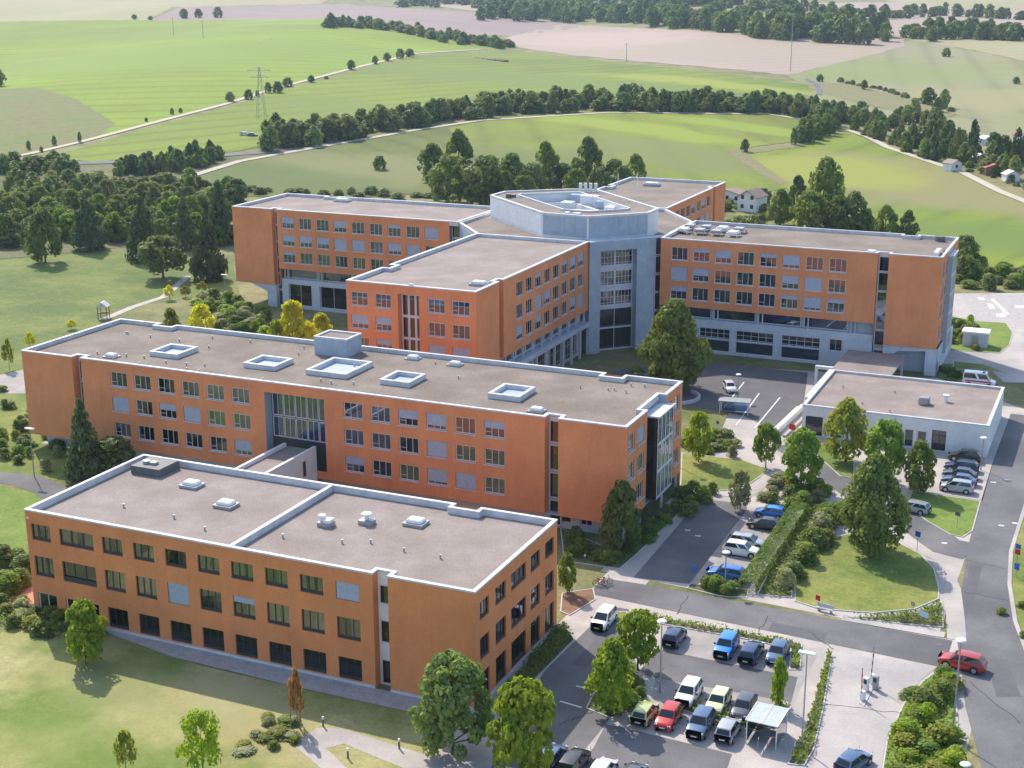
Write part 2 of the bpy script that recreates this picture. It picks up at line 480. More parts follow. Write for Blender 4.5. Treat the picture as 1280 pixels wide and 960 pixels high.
def sheet(name, poly, m, off=.02, px=True, grid=0, kind='structure'):
    """a sheet of ground: poly in photograph positions (px) or in metres; grid > 0 drapes it over the hills"""
    if px:
        poly = [g(*p)[:2] for p in (sub_px(poly) if grid else poly)]
    poly = ccw(poly)
    bm = bmesh.new()
    f = bm.faces.new([bm.verts.new((p[0], p[1], 0)) for p in poly])
    f.normal_update()
    bmesh.ops.triangulate(bm, faces=[f], ngon_method='EAR_CLIP')
    if grid:
        for D in (FH, SH):
            vals = [v.co.x * D[0] + v.co.y * D[1] for v in bm.verts]
            k = math.floor(min(vals) / grid) + 1
            while k * grid < max(vals):
                q = k * grid
                bmesh.ops.bisect_plane(bm, geom=bm.verts[:] + bm.edges[:] + bm.faces[:], plane_co=(D[0] * q, D[1] * q, 0), plane_no=(D[0], D[1], 0))
                k += 1
        for v in bm.verts: v.co.z = float(T(v.co.x, v.co.y)) + off * .32
    else:
        for v in bm.verts: v.co.z = off
    for f in bm.faces:
        if f.normal.z < 0: f.normal_flip()
    return struct(bm_obj(name, bm, m, smooth=bool(grid)), kind)

def ribbon(name, pts, wid, m, off=.03, px=True, grid=0, wid2=None):
    P = [g(*p) if px else Vector((p[0], p[1], 0)) for p in (sub_px_open(pts) if px else pts)]
    n = len(P); L, Rr = [], []
    for i in range(n):
        d = (P[min(i + 1, n - 1)] - P[max(i - 1, 0)]); d.z = 0; d.normalize()
        w = wid if wid2 is None else wid + (wid2 - wid) * i / (n - 1)
        nn = Vector((-d.y, d.x, 0)) * w / 2
        L.append(P[i] + nn); Rr.append(P[i] - nn)
    bm = bmesh.new()
    for p in L + Rr: p.z = (float(T(p.x, p.y)) + off * .36) if grid else off
    vl = [bm.verts.new(p) for p in L]; vr = [bm.verts.new(p) for p in Rr]
    for i in range(n - 1): bm.faces.new((vl[i], vr[i], vr[i + 1], vl[i + 1]))
    for f in bm.faces:
        f.normal_update()
        if f.normal.z < 0: f.normal_flip()
    return struct(bm_obj(name, bm, m, smooth=bool(grid)))

def sub_px_open(pts, step=12):
    out = []
    for a, b in zip(pts[:-1], pts[1:]):
        n = max(1, int(math.hypot(b[0] - a[0], b[1] - a[1]) / step))
        for k in range(n): out.append((a[0] + (b[0] - a[0]) * k / n, a[1] + (b[1] - a[1]) * k / n))
    return out + [pts[-1]]

def raised(name, poly, m, h=.11, px=True, kerb=.14):
    """a kerbed bed or lawn: a step of h with a kerb stone round it"""
    P = ccw([g(*p)[:2] for p in poly] if px else poly)
    bm = bmesh.new()
    inn = inset(P, kerb)
    ringprism(bm, P, inn, -.05, h, 1)
    vs = [bm.verts.new((p[0], p[1], h - .02)) for p in inn]
    f = bm.faces.new(vs); f.material_index = 0; f.normal_update()
    bmesh.ops.triangulate(bm, faces=[f], ngon_method='EAR_CLIP')
    return struct(bm_obj(name, bm, [m, MT['kerb']]))

# --- fields, far to near
for q, ro, pe, st in (('crop', .9, 24, .2), ('crop2', .5, 22, .22), ('mid', -.5, 22, .16), ('right', .2, 18, .18), ('olive', -.9, 14, .2), ('stubble', .7, 18, .14), ('sage', -.2, 26, .15), ('straw', 1.2, 24, .1)): crop_lines(G[q], ro, pe, st)
DRY = (.235, .205, .095)
blob(G['right'], 1215, 240, 95, 42, .1, (.22, .20, .085), .9)
blob(G['right'], 1160, 212, 60, 26, .2, (.22, .20, .085), .7)
blob(G['right'], 1240, 300, 60, 24, .1, (.12, .18, .03), .8)
blob(G['right'], 1050, 215, 45, 30, .0, (.25, .275, .035), .8)
blob(G['mid'], 640, 215, 75, 45, .0, (.125, .15, .045), .9)
blob(G['mid'], 850, 195, 60, 30, .0, (.165, .18, .055), .8)
blob(G['mid'], 780, 158, 110, 14, .0, (.23, .29, .03), .8)
blob(G['mid'], 940, 160, 70, 12, .0, (.22, .29, .03), .8)
blob(G['olive'], 480, 215, 75, 26, .0, (.19, .195, .075), .8)
blob(G['olive'], 330, 222, 60, 26, .2, (.10, .135, .035), .8)
blob(G['crop'], 215, 45, 120, 60, .0, (.15, .215, .03), .6)  # darker crop tones, also standing in for shading of the hill relief
blob(G['crop'], 130, 80, 120, 90, .0, (.16, .235, .028), .7)
blob(G['crop'], 300, 60, 160, 120, .0, (.17, .25, .028), .6)
blob(G['crop2'], 660, 100, 190, 40, .0, (.13, .185, .035), .8)
blob(G['crop2'], 460, 140, 80, 40, .0, (.14, .19, .03), .8)
blob(G['crop2'], 900, 105, 120, 20, .0, (.26, .29, .045), .7)
blob(G['sage'], 1080, 90, 90, 70, .0, (.19, .24, .07), .7)
blob(G['sage'], 1250, 125, 80, 60, .0, (.28, .25, .12), .7)
blob(G['stubble'], 900, 60, 200, 120, .0, (.33, .27, .19), .6)
blob(G['stubble'], 720, 50, 150, 120, .0, (.40, .30, .25), .7)
FG = 24
sheet('field_straw', [(-60, 28), (185, 25), (215, 9), (400, 5), (420, -6), (-60, -6)], G['straw'], .3, grid=FG)
sheet('field_plough', [(185, 26), (225, 9), (420, 5), (600, 16), (745, 34), (640, 45), (560, 44), (430, 29), (400, 24)], G['plough'], .35, grid=FG)
sheet('field_far_stubble', [(940, 9), (1010, 4), (1330, 0), (1330, 36), (1240, 40), (1130, 47), (1090, 40), (1000, 22)], G['stubble'], .3, grid=FG)
sheet('field_far_straw', [(1080, -2), (1130, -6), (1330, -8), (1330, 14), (1200, 10)], G['straw'], .45, grid=FG)
sheet('field_far_pale', [(520, 6), (640, -4), (800, -4), (810, 6), (660, 10), (600, 14)], G['stubble'], .5, grid=FG)
sheet('field_stubble', [(632, 47), (700, 31), (860, 38), (960, 46), (1130, 49), (1130, 58), (1070, 74), (985, 94), (860, 82), (720, 70), (650, 60)], G['stubble'], .4, grid=FG)
sheet('field_sage', [(985, 95), (1070, 72), (1140, 50), (1210, 62), (1340, 90), (1340, 170), (1250, 155), (1180, 140), (1060, 104), (1010, 108)], G['sage'], .35, grid=FG)
sheet('field_beige', [(1140, 50), (1340, 46), (1340, 88), (1210, 62)], G['straw'], .5, grid=FG)
sheet('field_fallow', [(1015, 103), (1060, 105), (1130, 122), (1195, 143), (1180, 150), (1100, 135), (1030, 118)], G['brown'], .55, grid=FG)
sheet('field_pale_strip', [(1012, 112), (1100, 136), (1340, 165), (1340, 190), (1200, 172), (1060, 145), (1010, 125)], G['sage'], .3, grid=FG)
sheet('field_green_hill', [(-60, 28), (190, 25), (410, 23), (480, 36), (560, 50), (645, 62), (600, 62), (520, 66), (440, 85), (340, 111), (280, 131), (150, 166), (40, 193), (-60, 205)], G['crop'], .3, grid=FG)
sheet('field_brown_corner', [(-60, 120), (0, 112), (48, 110), (95, 124), (145, 155), (120, 171), (40, 191), (-60, 203)], G['fallow'], .45, grid=FG)
sheet('field_green_slope', [(60, 198), (150, 170), (285, 134), (345, 114), (445, 88), (525, 69), (640, 64), (860, 88), (1010, 106), (1015, 119), (870, 117), (640, 117), (540, 132), (440, 156), (350, 180), (290, 190), (120, 202)], G['crop2'], .4, grid=FG)
sheet('field_meadow_olive', [(190, 240), (310, 200), (430, 178), (540, 160), (620, 150), (640, 235), (420, 250)], G['olive'], .3, grid=FG)
sheet('field_meadow_mid', [(560, 160), (620, 149), (760, 141), (960, 143), (1030, 154), (1000, 176), (930, 186), (912, 192), (985, 235), (930, 246), (760, 246), (620, 240), (600, 200)], G['mid'], .4, grid=FG)
sheet('field_green_right', [(930, 190), (1000, 178), (1062, 165), (1110, 186), (1200, 216), (1340, 262), (1340, 345), (1180, 335), (1040, 300), (940, 262), (985, 237)], G['right'], .35, grid=FG)
sheet('field_dry_edge', [(908, 189), (1015, 178), (1000, 184), (935, 193), (960, 212), (985, 228), (975, 232), (930, 206)], G['brown'], .6, grid=FG)
sheet('scrub_ground', [(-60, 205), (60, 200), (200, 205), (300, 195), (420, 180), (300, 205), (215, 235), (300, 300), (150, 310), (-60, 330)], G['scrub'], .25, grid=FG)
ribbon('farm_track', [(-20, 203), (40, 192), (100, 178), (150, 165), (210, 149), (280, 131), (340, 112), (440, 86), (520, 67), (600, 62)], 3.4, G['track'], .7, grid=1)
ribbon('country_road', [(-30, 205), (120, 204), (200, 200), (300, 193), (380, 187), (430, 177)], 6.5, MT['asphalt'], .7, grid=1)
ribbon('valley_track', [(195, 240), (235, 222), (300, 202), (400, 184), (520, 163), (600, 151), (760, 141), (960, 143), (1020, 152)], 3.5, G['track'], .75, grid=1)
ribbon('garden_track', [(1060, 163), (1085, 172), (1110, 185), (1160, 202), (1205, 217), (1250, 240), (1330, 272)], 3.2, G['track'], .8, grid=1)
ribbon('hill_track', [(1008, 99), (1020, 105), (1025, 112), (1024, 119)], 3, MT['asphalt'], .8, grid=1)

# --- near ground (flat)
sheet('meadow_front', [(-104, 105.9), (-104, 70), (-60, 60), (0, 60), (0, 100), (-51, 103.2), (-66, 102.9), (-80, 103), (-92, 104.5)], G['lawn_dry'], .012, px=False)
sheet('lawn_side', [(0, 608), (60, 618), (75, 625), (35, 650), (28, 720), (-60, 700), (-60, 608)], G['lawn_green'], .014)
sheet('lawn_back_left', [(-60, 330), (60, 310), (290, 325), (300, 372), (220, 372), (140, 385), (120, 420), (30, 470), (-60, 480)], G['lawn_back'], .02, grid=FG)
sheet('garden_left', [(-40, 492), (30, 492), (120, 560), (70, 600), (40, 596), (-40, 586)], G['lawn'], .014)
ribbon('footpath_left', [(-40, 594), (30, 600), (62, 612), (100, 640)], 4.2, MT['asphalt'], .03)
sheet('terrace_left', [(-40, 478), (30, 462), (33, 492), (-40, 492)], MT['bay_paving'], .03)
ribbon('garden_path', [(60, 555), (95, 535), (130, 548)], 2.2, MT['paving'], .03)
sheet('gravel_strip', [(-95.5, 105.86), (-92.5, 104.9), (-84, 103.4), (-70, 103.0), (-50.6, 103.2), (-50.6, 105.86)], MT['gravel_grey'], .03, px=False)
sheet('red_terrace', [(-108, 106.5), (-104.2, 106.5), (-104.2, 112), (-110, 112)], MT['tile_red'], .035, px=False)
# front footpath
sheet('footpath_front', [(366, 931), (397, 910), (428, 911), (545, 948), (640, 965), (700, 1000), (600, 1000), (430, 930), (408, 936), (460, 985), (430, 985)], MT['paving'], .03)
blob(G['lawn_dry'], 150, 860, 16, 6, .15, (.36, .33, .16), .5, .9)
blob(G['lawn_dry'], 310, 880, 10, 4, .0, (.36, .33, .17), .6)
blob(G['lawn_dry'], 60, 925, 11, 7, .0, (.155, .215, .04), .6, .9)
blob(G['lawn_dry'], 330, 930, 7, 4, .0, (.34, .27, .13), .4, .9)
# campus paving base
sheet('paving', [(-51.2, 108), (-51.2, 143), (-46, 143), (-46, 138.9), (-13.0, 138.9), (-13.0, 170), (-9, 170), (-8, 60), (-51.2, 60)], MT['paving'], .02, px=False)
sheet('paving_north', [(-52, 141), (-52, 186), (-60, 236), (-28, 242), (-10, 226), (-14, 170), (-14, 139)], MT['paving'], .016, px=False)
# roads
sheet('access_road', [(-51.0, 134.6), (-12.5, 132.2), (-12.5, 138.7), (-46, 139.4), (-51.0, 139.2)], MT['asphalt'], .045, px=False)
sheet('main_road', [(-14.6, 225), (-14.7, 199), (-14.2, 168), (-13.2, 151.6), (-12.3, 140), (-11.1, 134), (-9.6, 125), (-6.9, 114), (-4, 100), (6, 100), (1.0, 116), (-5.0, 137), (-7.2, 146), (-8.7, 156), (-9.4, 166), (-9.2, 183), (-7.5, 225)], MT['asphalt'], .05, px=False)
ribbon('kerb_east', [(-7.2, 225), (-9.0, 183), (-9.25, 166), (-8.5, 156), (-7.0, 146), (-4.8, 137), (1.2, 116)], .45, MT['paving'], .075, px=False)
sheet('verge_east', [(-6.8, 225), (-8.7, 183), (-9.0, 166), (-8.2, 156), (-6.7, 146), (-4.5, 137), (1.4, 116), (40, 116), (40, 225)], G['lawn'], .06, px=False)
ribbon('loop_road', [(1214, 690), (1180, 682), (1150, 662), (1110, 640), (1070, 612), (1040, 590), (1010, 570), (985, 556)], 5.6, MT['asphalt'], .047)
ribbon('loop_footway', [(1125, 668), (1155, 690), (1176, 706), (1190, 735), (1194, 770), (1196, 800)], 1.9, MT['paving'], .06)
# lots
sheet('lot_bays_side', [(999, 636), (936, 738), (862, 729), (932, 636)], MT['bay_paving'], .040)
sheet('lot_side', [(876, 624), (932, 630), (934, 637), (862, 730), (792, 722)], MT['asphalt'], .046)
sheet('lot_bays_front', [(-36.0, 111), (-24.5, 111), (-24.5, 129.5), (-41, 131)], MT['bay_paving'], .030, px=False)
sheet('lot_lane_west', [(680, 840), (741, 780), (757, 757), (786, 762), (780, 800), (800, 838), (757, 906), (690, 985), (600, 985)], MT['asphalt'], .040)
sheet('lot_lane_upper', [(800, 838), (822, 812), (997, 847), (989, 878), (811, 846)], MT['asphalt'], .041)
sheet('lot_lane_lower', [(742, 935), (757, 906), (775, 909), (915, 943), (900, 985), (690, 985)], MT['asphalt'], .042)
sheet('entrance_slab', [(1041, 815), (1172, 834), (1150, 851), (1128, 882), (1107, 926), (1096, 1000), (1010, 1000), (1022, 937), (1031, 883)], MT['slab'], .045)
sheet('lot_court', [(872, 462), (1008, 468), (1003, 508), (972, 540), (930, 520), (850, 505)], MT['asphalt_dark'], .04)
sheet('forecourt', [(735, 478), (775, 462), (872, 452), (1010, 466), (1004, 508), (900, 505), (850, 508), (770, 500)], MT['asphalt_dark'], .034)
raised('bed_thicket', [(1008, 633), (1050, 631), (998, 690), (990, 748), (946, 744), (962, 712)], G['scrub'])
sheet('lot_small', [(1160, 577), (1243, 572), (1228, 626), (1136, 612)], MT['paving'], .05)
ribbon('courtyard_path', [(862, 545), (905, 568), (935, 590), (965, 600), (1010, 585)], 2.0, MT['paving'], .05)
ribbon('courtyard_path', [(850, 608), (930, 622), (950, 608), (972, 592)], 1.6, MT['paving'], .052)
# lawns and beds
raised('lawn_oval', [(993, 752), (993, 700), (1010, 680), (1060, 668), (1124, 679), (1152, 694), (1168, 712), (1174, 735), (1174, 749), (1144, 762), (1092, 767), (1024, 762)], G['lawn'])
raised('lawn_triangle', [(1132, 632), (1140, 614), (1226, 627), (1216, 664), (1204, 672), (1188, 669), (1158, 652)], G['lawn_green'])
raised('lawn_court', [(850, 612), (852, 566), (930, 576), (962, 588), (935, 607), (905, 614)], G['lawn'])
raised('lawn_garage', [(1010, 560), (1040, 552), (1068, 575), (1068, 598), (1050, 596)], G['lawn'])
raised('bed_road', [(1060, 772), (1096, 771), (1146, 766), (1178, 752), (1180, 785), (1130, 781)], G['scrub'])
raised('bed_island', [(732, 886), (742, 866), (790, 838), (808, 852), (806, 880), (764, 899)], G['scrub'])
raised('bed_strip', [(1034, 813), (1041, 819), (1030, 885), (1018, 937), (1006, 958), (984, 956), (1010, 900)], G['scrub'])
raised('bed_right', [(1172, 838), (1184, 842), (1196, 868), (1201, 1000), (1096, 1000), (1108, 926), (1129, 880), (1152, 853)], G['lawn_green'])
raised('bed_upper', [(806, 769), (830, 773), (975, 800), (1003, 806), (1001, 838), (986, 838), (988, 812), (940, 801), (806, 777)], G['scrub'])
raised('bed_middle', [(846, 884), (872, 880), (902, 890), (940, 898), (984, 880), (990, 884), (980, 905), (950, 915), (890, 905)], G['scrub'])
raised('bed_lamp', [(770, 765), (784, 765), (787, 778), (770, 776)], G['lawn'])
raised('bed_annex', [(690, 788), (704, 780), (719, 800), (640, 880), (622, 872)], G['scrub'])
raised('bed_soil', [(702, 742), (742, 736), (745, 750), (712, 770), (700, 765)], MT['soil'])
raised('bed_long_house', [(700, 660), (770, 690), (850, 620), (852, 640), (800, 690), (775, 712), (705, 702)], G['scrub'])
raised('bed_lot_side', [(862, 730), (936, 738), (934, 748), (900, 746), (858, 736)], G['scrub'])
sheet('lawn_strip_front', [(-24.0, 139.0), (-13.4, 139.0), (-13.4, 140.4), (-24.0, 140.4)], MT['slab'], .05, px=False)
# helicopter pad and its lawn, far right
sheet('helipad', [(1192, 367), (1340, 366), (1340, 480), (1255, 478), (1230, 455), (1170, 455), (1180, 420)], MT['slab'], .03)
sheet('helipad_asphalt', [(1200, 369), (1335, 369), (1335, 399), (1222, 400)], MT['gravel_grey'], .04)
for q in ([(1222, 372), (1229, 372), (1232, 375), (1224, 375)], [(1234, 380), (1241, 380), (1244, 386), (1237, 386)], [(1238, 374), (1242, 374), (1262, 393), (1257, 393)], [(1268, 382), (1300, 382), (1300, 386), (1269, 385)], [(1245, 392), (1257, 392), (1258, 396), (1246, 396)]):
    sheet('helipad_marking', q, MT['paint'], .05)
raised('helipad_lawn', [(1186, 395), (1222, 402), (1258, 404), (1266, 416), (1262, 432), (1250, 442), (1182, 438)], G['lawn_green'])
raised('verge_helipad', [(1192, 452), (1230, 456), (1258, 466), (1215, 462), (1190, 462)], G['lawn'])
# patched and worn places of the roads
sheet('asphalt_patch', [(-30.5, 133.4), (-24.6, 133.2), (-24.6, 135.4), (-30.5, 135.5)], MT['asphalt_dark'], .050, px=False)
sheet('asphalt_patch', [(-13.3, 160), (-11.9, 160), (-11.6, 148.5), (-12.6, 148.4)], MT['asphalt_dark'], .055, px=False)
sheet('asphalt_patch', [(-9.0, 136), (-6.9, 136.5), (-5.0, 129), (-7.1, 128)], MT['asphalt_dark'], .055, px=False)
sheet('asphalt_patch', [(-46.5, 118), (-44.9, 118), (-44.4, 125.5), (-46.2, 125.5)], MT['asphalt_dark'], .046, px=False)
for k, (a, b) in enumerate((((1010, 790), (1042, 812)), ((1205, 740), (1262, 752)), ((1205, 700), (1258, 712)), ((1030, 880), (1128, 892)), ((1212, 852), (1275, 905)), ((960, 770), (948, 790)), ((860, 745), (846, 768)), ((1230, 600), (1270, 612)), ((700, 905), (742, 890)), ((830, 835), (820, 848)))):
    P, Q = g(*a), g(*b); n_ = 9; r_ = random.Random(k); d_ = (Q - P); nn_ = Vector((-d_.y, d_.x, 0)).normalized()
    pts = [P + d_ * i / n_ + nn_ * (0 if i in (0, n_) else r_.uniform(-.18, .18)) for i in range(n_ + 1)]
    ribbon('tar_joint', [(p.x, p.y) for p in pts], .07, MT['rubber'], .057, px=False)
# painted lines
def line(px0, px1, w=.13, name='road_marking', off=.056):
    a, b = g(*px0), g(*px1)
    d = (b - a).normalized(); n = Vector((-d.y, d.x, 0)) * w / 2
    sheet(name, [(a + n)[:2], (b + n)[:2], (b - n)[:2], (a - n)[:2]], MT['paint'], off, px=False)
for a, b in (((700, 877), (727, 885)), ((720, 858), (742, 863)), ((735, 861), (742, 860)), ((949, 492), (920, 532)), ((975, 497), (943, 536)), ((997, 508), (960, 543)), ((930, 478), (905, 510))):
    line(a, b, .22)
for a in ((856, 663), (869, 670), (1248, 657), (1265, 654), (1238, 603), (1255, 600), (1177, 679)):
    line(a, (a[0] + 7, a[1] + .6), .4)
for px in ((966, 776), (1174, 806), (1243, 780), (1192, 854)):
    p = g(*px); bm = bmesh.new(); cyl(bm, (p.x, p.y, .05), .38, .012, 16)
    struct(bm_obj('manhole_cover', bm, MT['lead']))
# ================================================================== BUILDINGS
WIN = {}
def win_meshes(style, w, h):
    """window parts with the origin at the lower left of the opening; the outside is -y"""
    key = (style, round(w, 2), round(h, 2))
    if key in WIN: return WIN[key]
    bm = bmesh.new(); t = .125; d0, d1 = .0, .10
    if style == 'dark': t = .08
    box(bm, 0, w, d0, d1, 0, t); box(bm, 0, w, d0, d1, h - t, h)
    box(bm, 0, t, d0, d1, t, h - t); box(bm, w - t, w, d0, d1, t, h - t)
    mul = dict(white=(.36, .68), dark=(.333, .667), tall=(.5,), door=(.5,), hall=(.2, .4, .6, .8), plain=(), stair=(.5,))[style]
    for q in mul: box(bm, w * q - .035, w * q + .035, d0 + .01, d1 - .01, t, h - t)
    tr = dict(white=(), dark=(), tall=(), door=(.72,), hall=(.16, .55), plain=(), stair=())[style]
    for q in tr:
        xs = [t] + [w * m for m in mul] + [w - t]
        for a, b in zip(xs[:-1], xs[1:]): box(bm, a + .04, b - .04, d0 + .012, d1 - .012, h * q - .035, h * q + .035)
    if style == 'white':
        box(bm, t, w * .36 - .036, d0 + .012, d1 - .012, h * .30 - .03, h * .30 + .03)
    if style == 'dark':
        box(bm, t, w - t, d0 + .012, d1 + .02, t, t + .22)
    fr = bpy.data.meshes.new('window'); bm.to_mesh(fr); bm.free()
    fr.materials.append(MT['frame_dark'] if style in ('dark', 'door') else MT['frame_white'])
    bm = bmesh.new(); box(bm, .02, w - .02, .045, .06, .02, h - .02)
    pn = bpy.data.meshes.new('pane'); bm.to_mesh(pn); bm.free(); pn.materials.append(MT['glass'])
    bm = bmesh.new(); box(bm, -.05, w + .05, -.30, .0, -.10, -.003)
    sl = bpy.data.meshes.new('sill'); bm.to_mesh(sl); bm.free(); sl.materials.append(MT['coping'])
    WIN[key] = (fr, pn, sl)
    return WIN[key]

def flat_mesh(name, m, *b):
    bm = bmesh.new(); box(bm, *b)
    me = bpy.data.meshes.new(name); bm.to_mesh(me); bm.free(); me.materials.append(m); return me

def add_window(parent, P, rot, style, w, h, blind=0.0, cover=None, sill=True, pane_mat=None, curtains=False):
    fr, pn, sl = win_meshes(style, w, h)
    o = bpy.data.objects.new('window', fr); COL.objects.link(o); o.parent = parent
    o.location = Vector(P) - Vector(parent.location); o.rotation_euler = (0, 0, rot)
    p = bpy.data.objects.new('pane', pn); COL.objects.link(p); p.parent = o
    if pane_mat is None and style == 'dark': pane_mat = MT['glass_clear']
    if pane_mat:
        p.material_slots[0].link = 'OBJECT'; p.material_slots[0].material = pane_mat
    if sill:
        s = bpy.data.objects.new('sill', sl); COL.objects.link(s); s.parent = o
    if blind > 0:
        b = bpy.data.objects.new('blind', flat_mesh('blind', MT['blind'], .05, w - .05, -.06, -.03, h * (1 - blind), h - .03))
        COL.objects.link(b); b.parent = o
    if curtains:
        for (a, c) in curtains:
            b = bpy.data.objects.new('curtain', flat_mesh('curtain', MT['curtain'], w * a, w * c, .16, .20, .1, h - .06))
            COL.objects.link(b); b.parent = o
    return o

def wall(parent, p0, p1, z0, z1, m, holes=(), depth=.28, name='wall'):
    """a wall face from p0 to p1 (outside on the right) with real openings and reveals; holes = (u0,u1,za,zb)"""
    p0, p1 = Vector((p0[0], p0[1], 0)), Vector((p1[0], p1[1], 0))
    L = (p1 - p0).length; u = (p1 - p0) / L; n = Vector((u.y, -u.x, 0))
    us = sorted({0, L, *[h[0] for h in holes], *[h[1] for h in holes]})
    zs = sorted({z0, z1, *[h[2] for h in holes], *[h[3] for h in holes]})
    bm = bmesh.new()
    def pt(a, z, d=0.0): return bm.verts.new(p0 + u * a - n * d + Vector((0, 0, z)))
    for a, b in zip(us[:-1], us[1:]):
        for c, d in zip(zs[:-1], zs[1:]):
            if b - a < 1e-5 or d - c < 1e-5: continue
            um, zm = (a + b) / 2, (c + d) / 2
            if any(h[0] < um < h[1] and h[2] < zm < h[3] for h in holes): continue
            bm.faces.new((pt(a, c), pt(b, c), pt(b, d), pt(a, d)))
    for (a, b, c, d) in holes:
        for q in (((a, c), (a, d)), ((a, d), (b, d)), ((b, d), (b, c)), ((b, c), (a, c))):
            (x0, y0), (x1, y1) = q
            bm.faces.new((pt(x0, y0), pt(x1, y1), pt(x1, y1, depth), pt(x0, y0, depth)))
    return bm_obj(name, bm, m, parent)

def facade(parent, p0, p1, z0, z1, m, wins=(), depth=.28, name='wall', room=True, room_depth=2.0, rmat='room', floors=None):
    """wins: dicts with u, w, z, h, style, blind ..., u measured from p0"""
    holes = [(q['u'], q['u'] + q['w'], q['z'], q['z'] + q['h']) for q in wins]
    w = wall(parent, p0, p1, z0, z1, m, holes, depth, name)
    a, b = Vector((p0[0], p0[1], 0)), Vector((p1[0], p1[1], 0))
    u = (b - a).normalized(); n = Vector((u.y, -u.x, 0)); rot = math.atan2(u.y, u.x)
    for q in wins:
        if q.get('style') is None: continue
        P = a + u * q['u'] - n * (depth - .12) + Vector((0, 0, q['z']))
        add_window(parent, P, rot, q['style'], q['w'], q['h'], q.get('blind', 0), sill=q.get('sill', True), pane_mat=q.get('pane'), curtains=q.get('curtains', False))
    if wins and room:
        bm = bmesh.new(); L = (b - a).length
        def pt(x, d, z): return bm.verts.new(a + u * x - n * d + Vector((0, 0, z)))
        e = depth + .02
        zlo, zhi = z0 + .02, z1 - .7
        bm.faces.new((pt(.3, room_depth, zlo), pt(L - .3, room_depth, zlo), pt(L - .3, room_depth, zhi), pt(.3, room_depth, zhi)))
        for z in floors or []:
            bm.faces.new((pt(.3, e, z), pt(L - .3, e, z), pt(L - .3, room_depth, z), pt(.3, room_depth, z)))
        for x in (.3, L - .3):
            bm.faces.new((pt(x, e, zlo), pt(x, room_depth, zlo), pt(x, room_depth, zhi), pt(x, e, zhi)))
        # partition walls between the rooms
        k = 4.05; x = wins[0]['u'] + wins[0]['w'] + .6
        while x < L - 1:
            bm.faces.new((pt(x, e, zlo), pt(x, room_depth, zlo), pt(x, room_depth, zhi), pt(x, e, zhi))); x += k * 2
        bm_obj('interior_wall', bm, MT[rmat], parent)
    return w

def roof(parent, plan, z, mg, par=.5, w=.36, mc='coping', name='roof'):
    plan = ccw(plan)
    inn = inset(plan, w)
    bm = bmesh.new()
    f = bm.faces.new([bm.verts.new((p[0], p[1], z - par)) for p in inset(plan, w - .02)]); f.normal_update()
    bmesh.ops.triangulate(bm, faces=[f], ngon_method='EAR_CLIP')
    for f in bm.faces:
        f.normal_update()
        if f.normal.z < 0: f.normal_flip()
    bm_obj(name, bm, mg, parent)
    bm = bmesh.new()
    ringprism(bm, inset(plan, -.06), inset(plan, w), z - .16, z + .02)
    ringprism(bm, inset(plan, .015), inset(plan, w - .004), z - par - .3, z - .162)
    bm_obj('parapet', bm, MT[mc], parent)

def slab(parent, plan, z, m, name='soffit'):
    bm = bmesh.new(); f = bm.faces.new([bm.verts.new((p[0], p[1], z)) for p in ccw(plan)]); f.normal_update()
    bmesh.ops.triangulate(bm, faces=[f], ngon_method='EAR_CLIP')
    return bm_obj(name, bm, m, parent)

def bx(parent, name, m, *b):
    bm = bmesh.new(); box(bm, *b); return bm_obj(name, bm, m, parent)

def skylight(parent, x, y, z, w=1.9, d=1.5, h=.35):
    bm = bmesh.new(); box(bm, x - w / 2 - .18, x + w / 2 + .18, y - d / 2 - .18, y + d / 2 + .18, z - .02, z + h)
    o = bm_obj('skylight', bm, MT['mid_metal'], parent)
    bm = bmesh.new(); vs = box(bm, x - w / 2, x + w / 2, y - d / 2, y + d / 2, z + h + .003, z + h + .38)
    for v in vs[4:]: v.co.x = x + (v.co.x - x) * .82; v.co.y = y + (v.co.y - y) * .82
    bmesh.ops.bevel(bm, geom=bm.edges[:], offset=.08, segments=2, affect='EDGES')
    d_ = bm_obj('dome', bm, MT['white_metal'], None); d_.parent = o
    d_.data.transform(Matrix.Translation(-Vector(parent.location)))
    return o

def lightwell(parent, x0, x1, y0, y1, z, h=.75, w=.45, name='light_well', drop=.6):
    bm = bmesh.new()
    o = [(x0, y0), (x1, y0), (x1, y1), (x0, y1)]
    ringprism(bm, o, inset(o, w), z - .02, z + h)
    ring = bm_obj(name, bm, MT['coping'], parent)
    bm = bmesh.new(); q = inset(o, w - .02); bm.faces.new([bm.verts.new((p[0], p[1], z + h - drop)) for p in q])
    f = bm_obj('glazing', bm, MT['grey_panel'], None); f.parent = ring; f.data.transform(Matrix.Translation(-Vector(parent.location)))
    return ring

def vents(parent, pts, z):
    for (x, y) in pts:
        bm = bmesh.new(); cyl(bm, (x, y, z - .01), .09, .35, 8); cyl(bm, (x, y, z + .35), .14, .08, 8)
        bm_obj('vent_pipe', bm, MT['mid_metal'], parent)

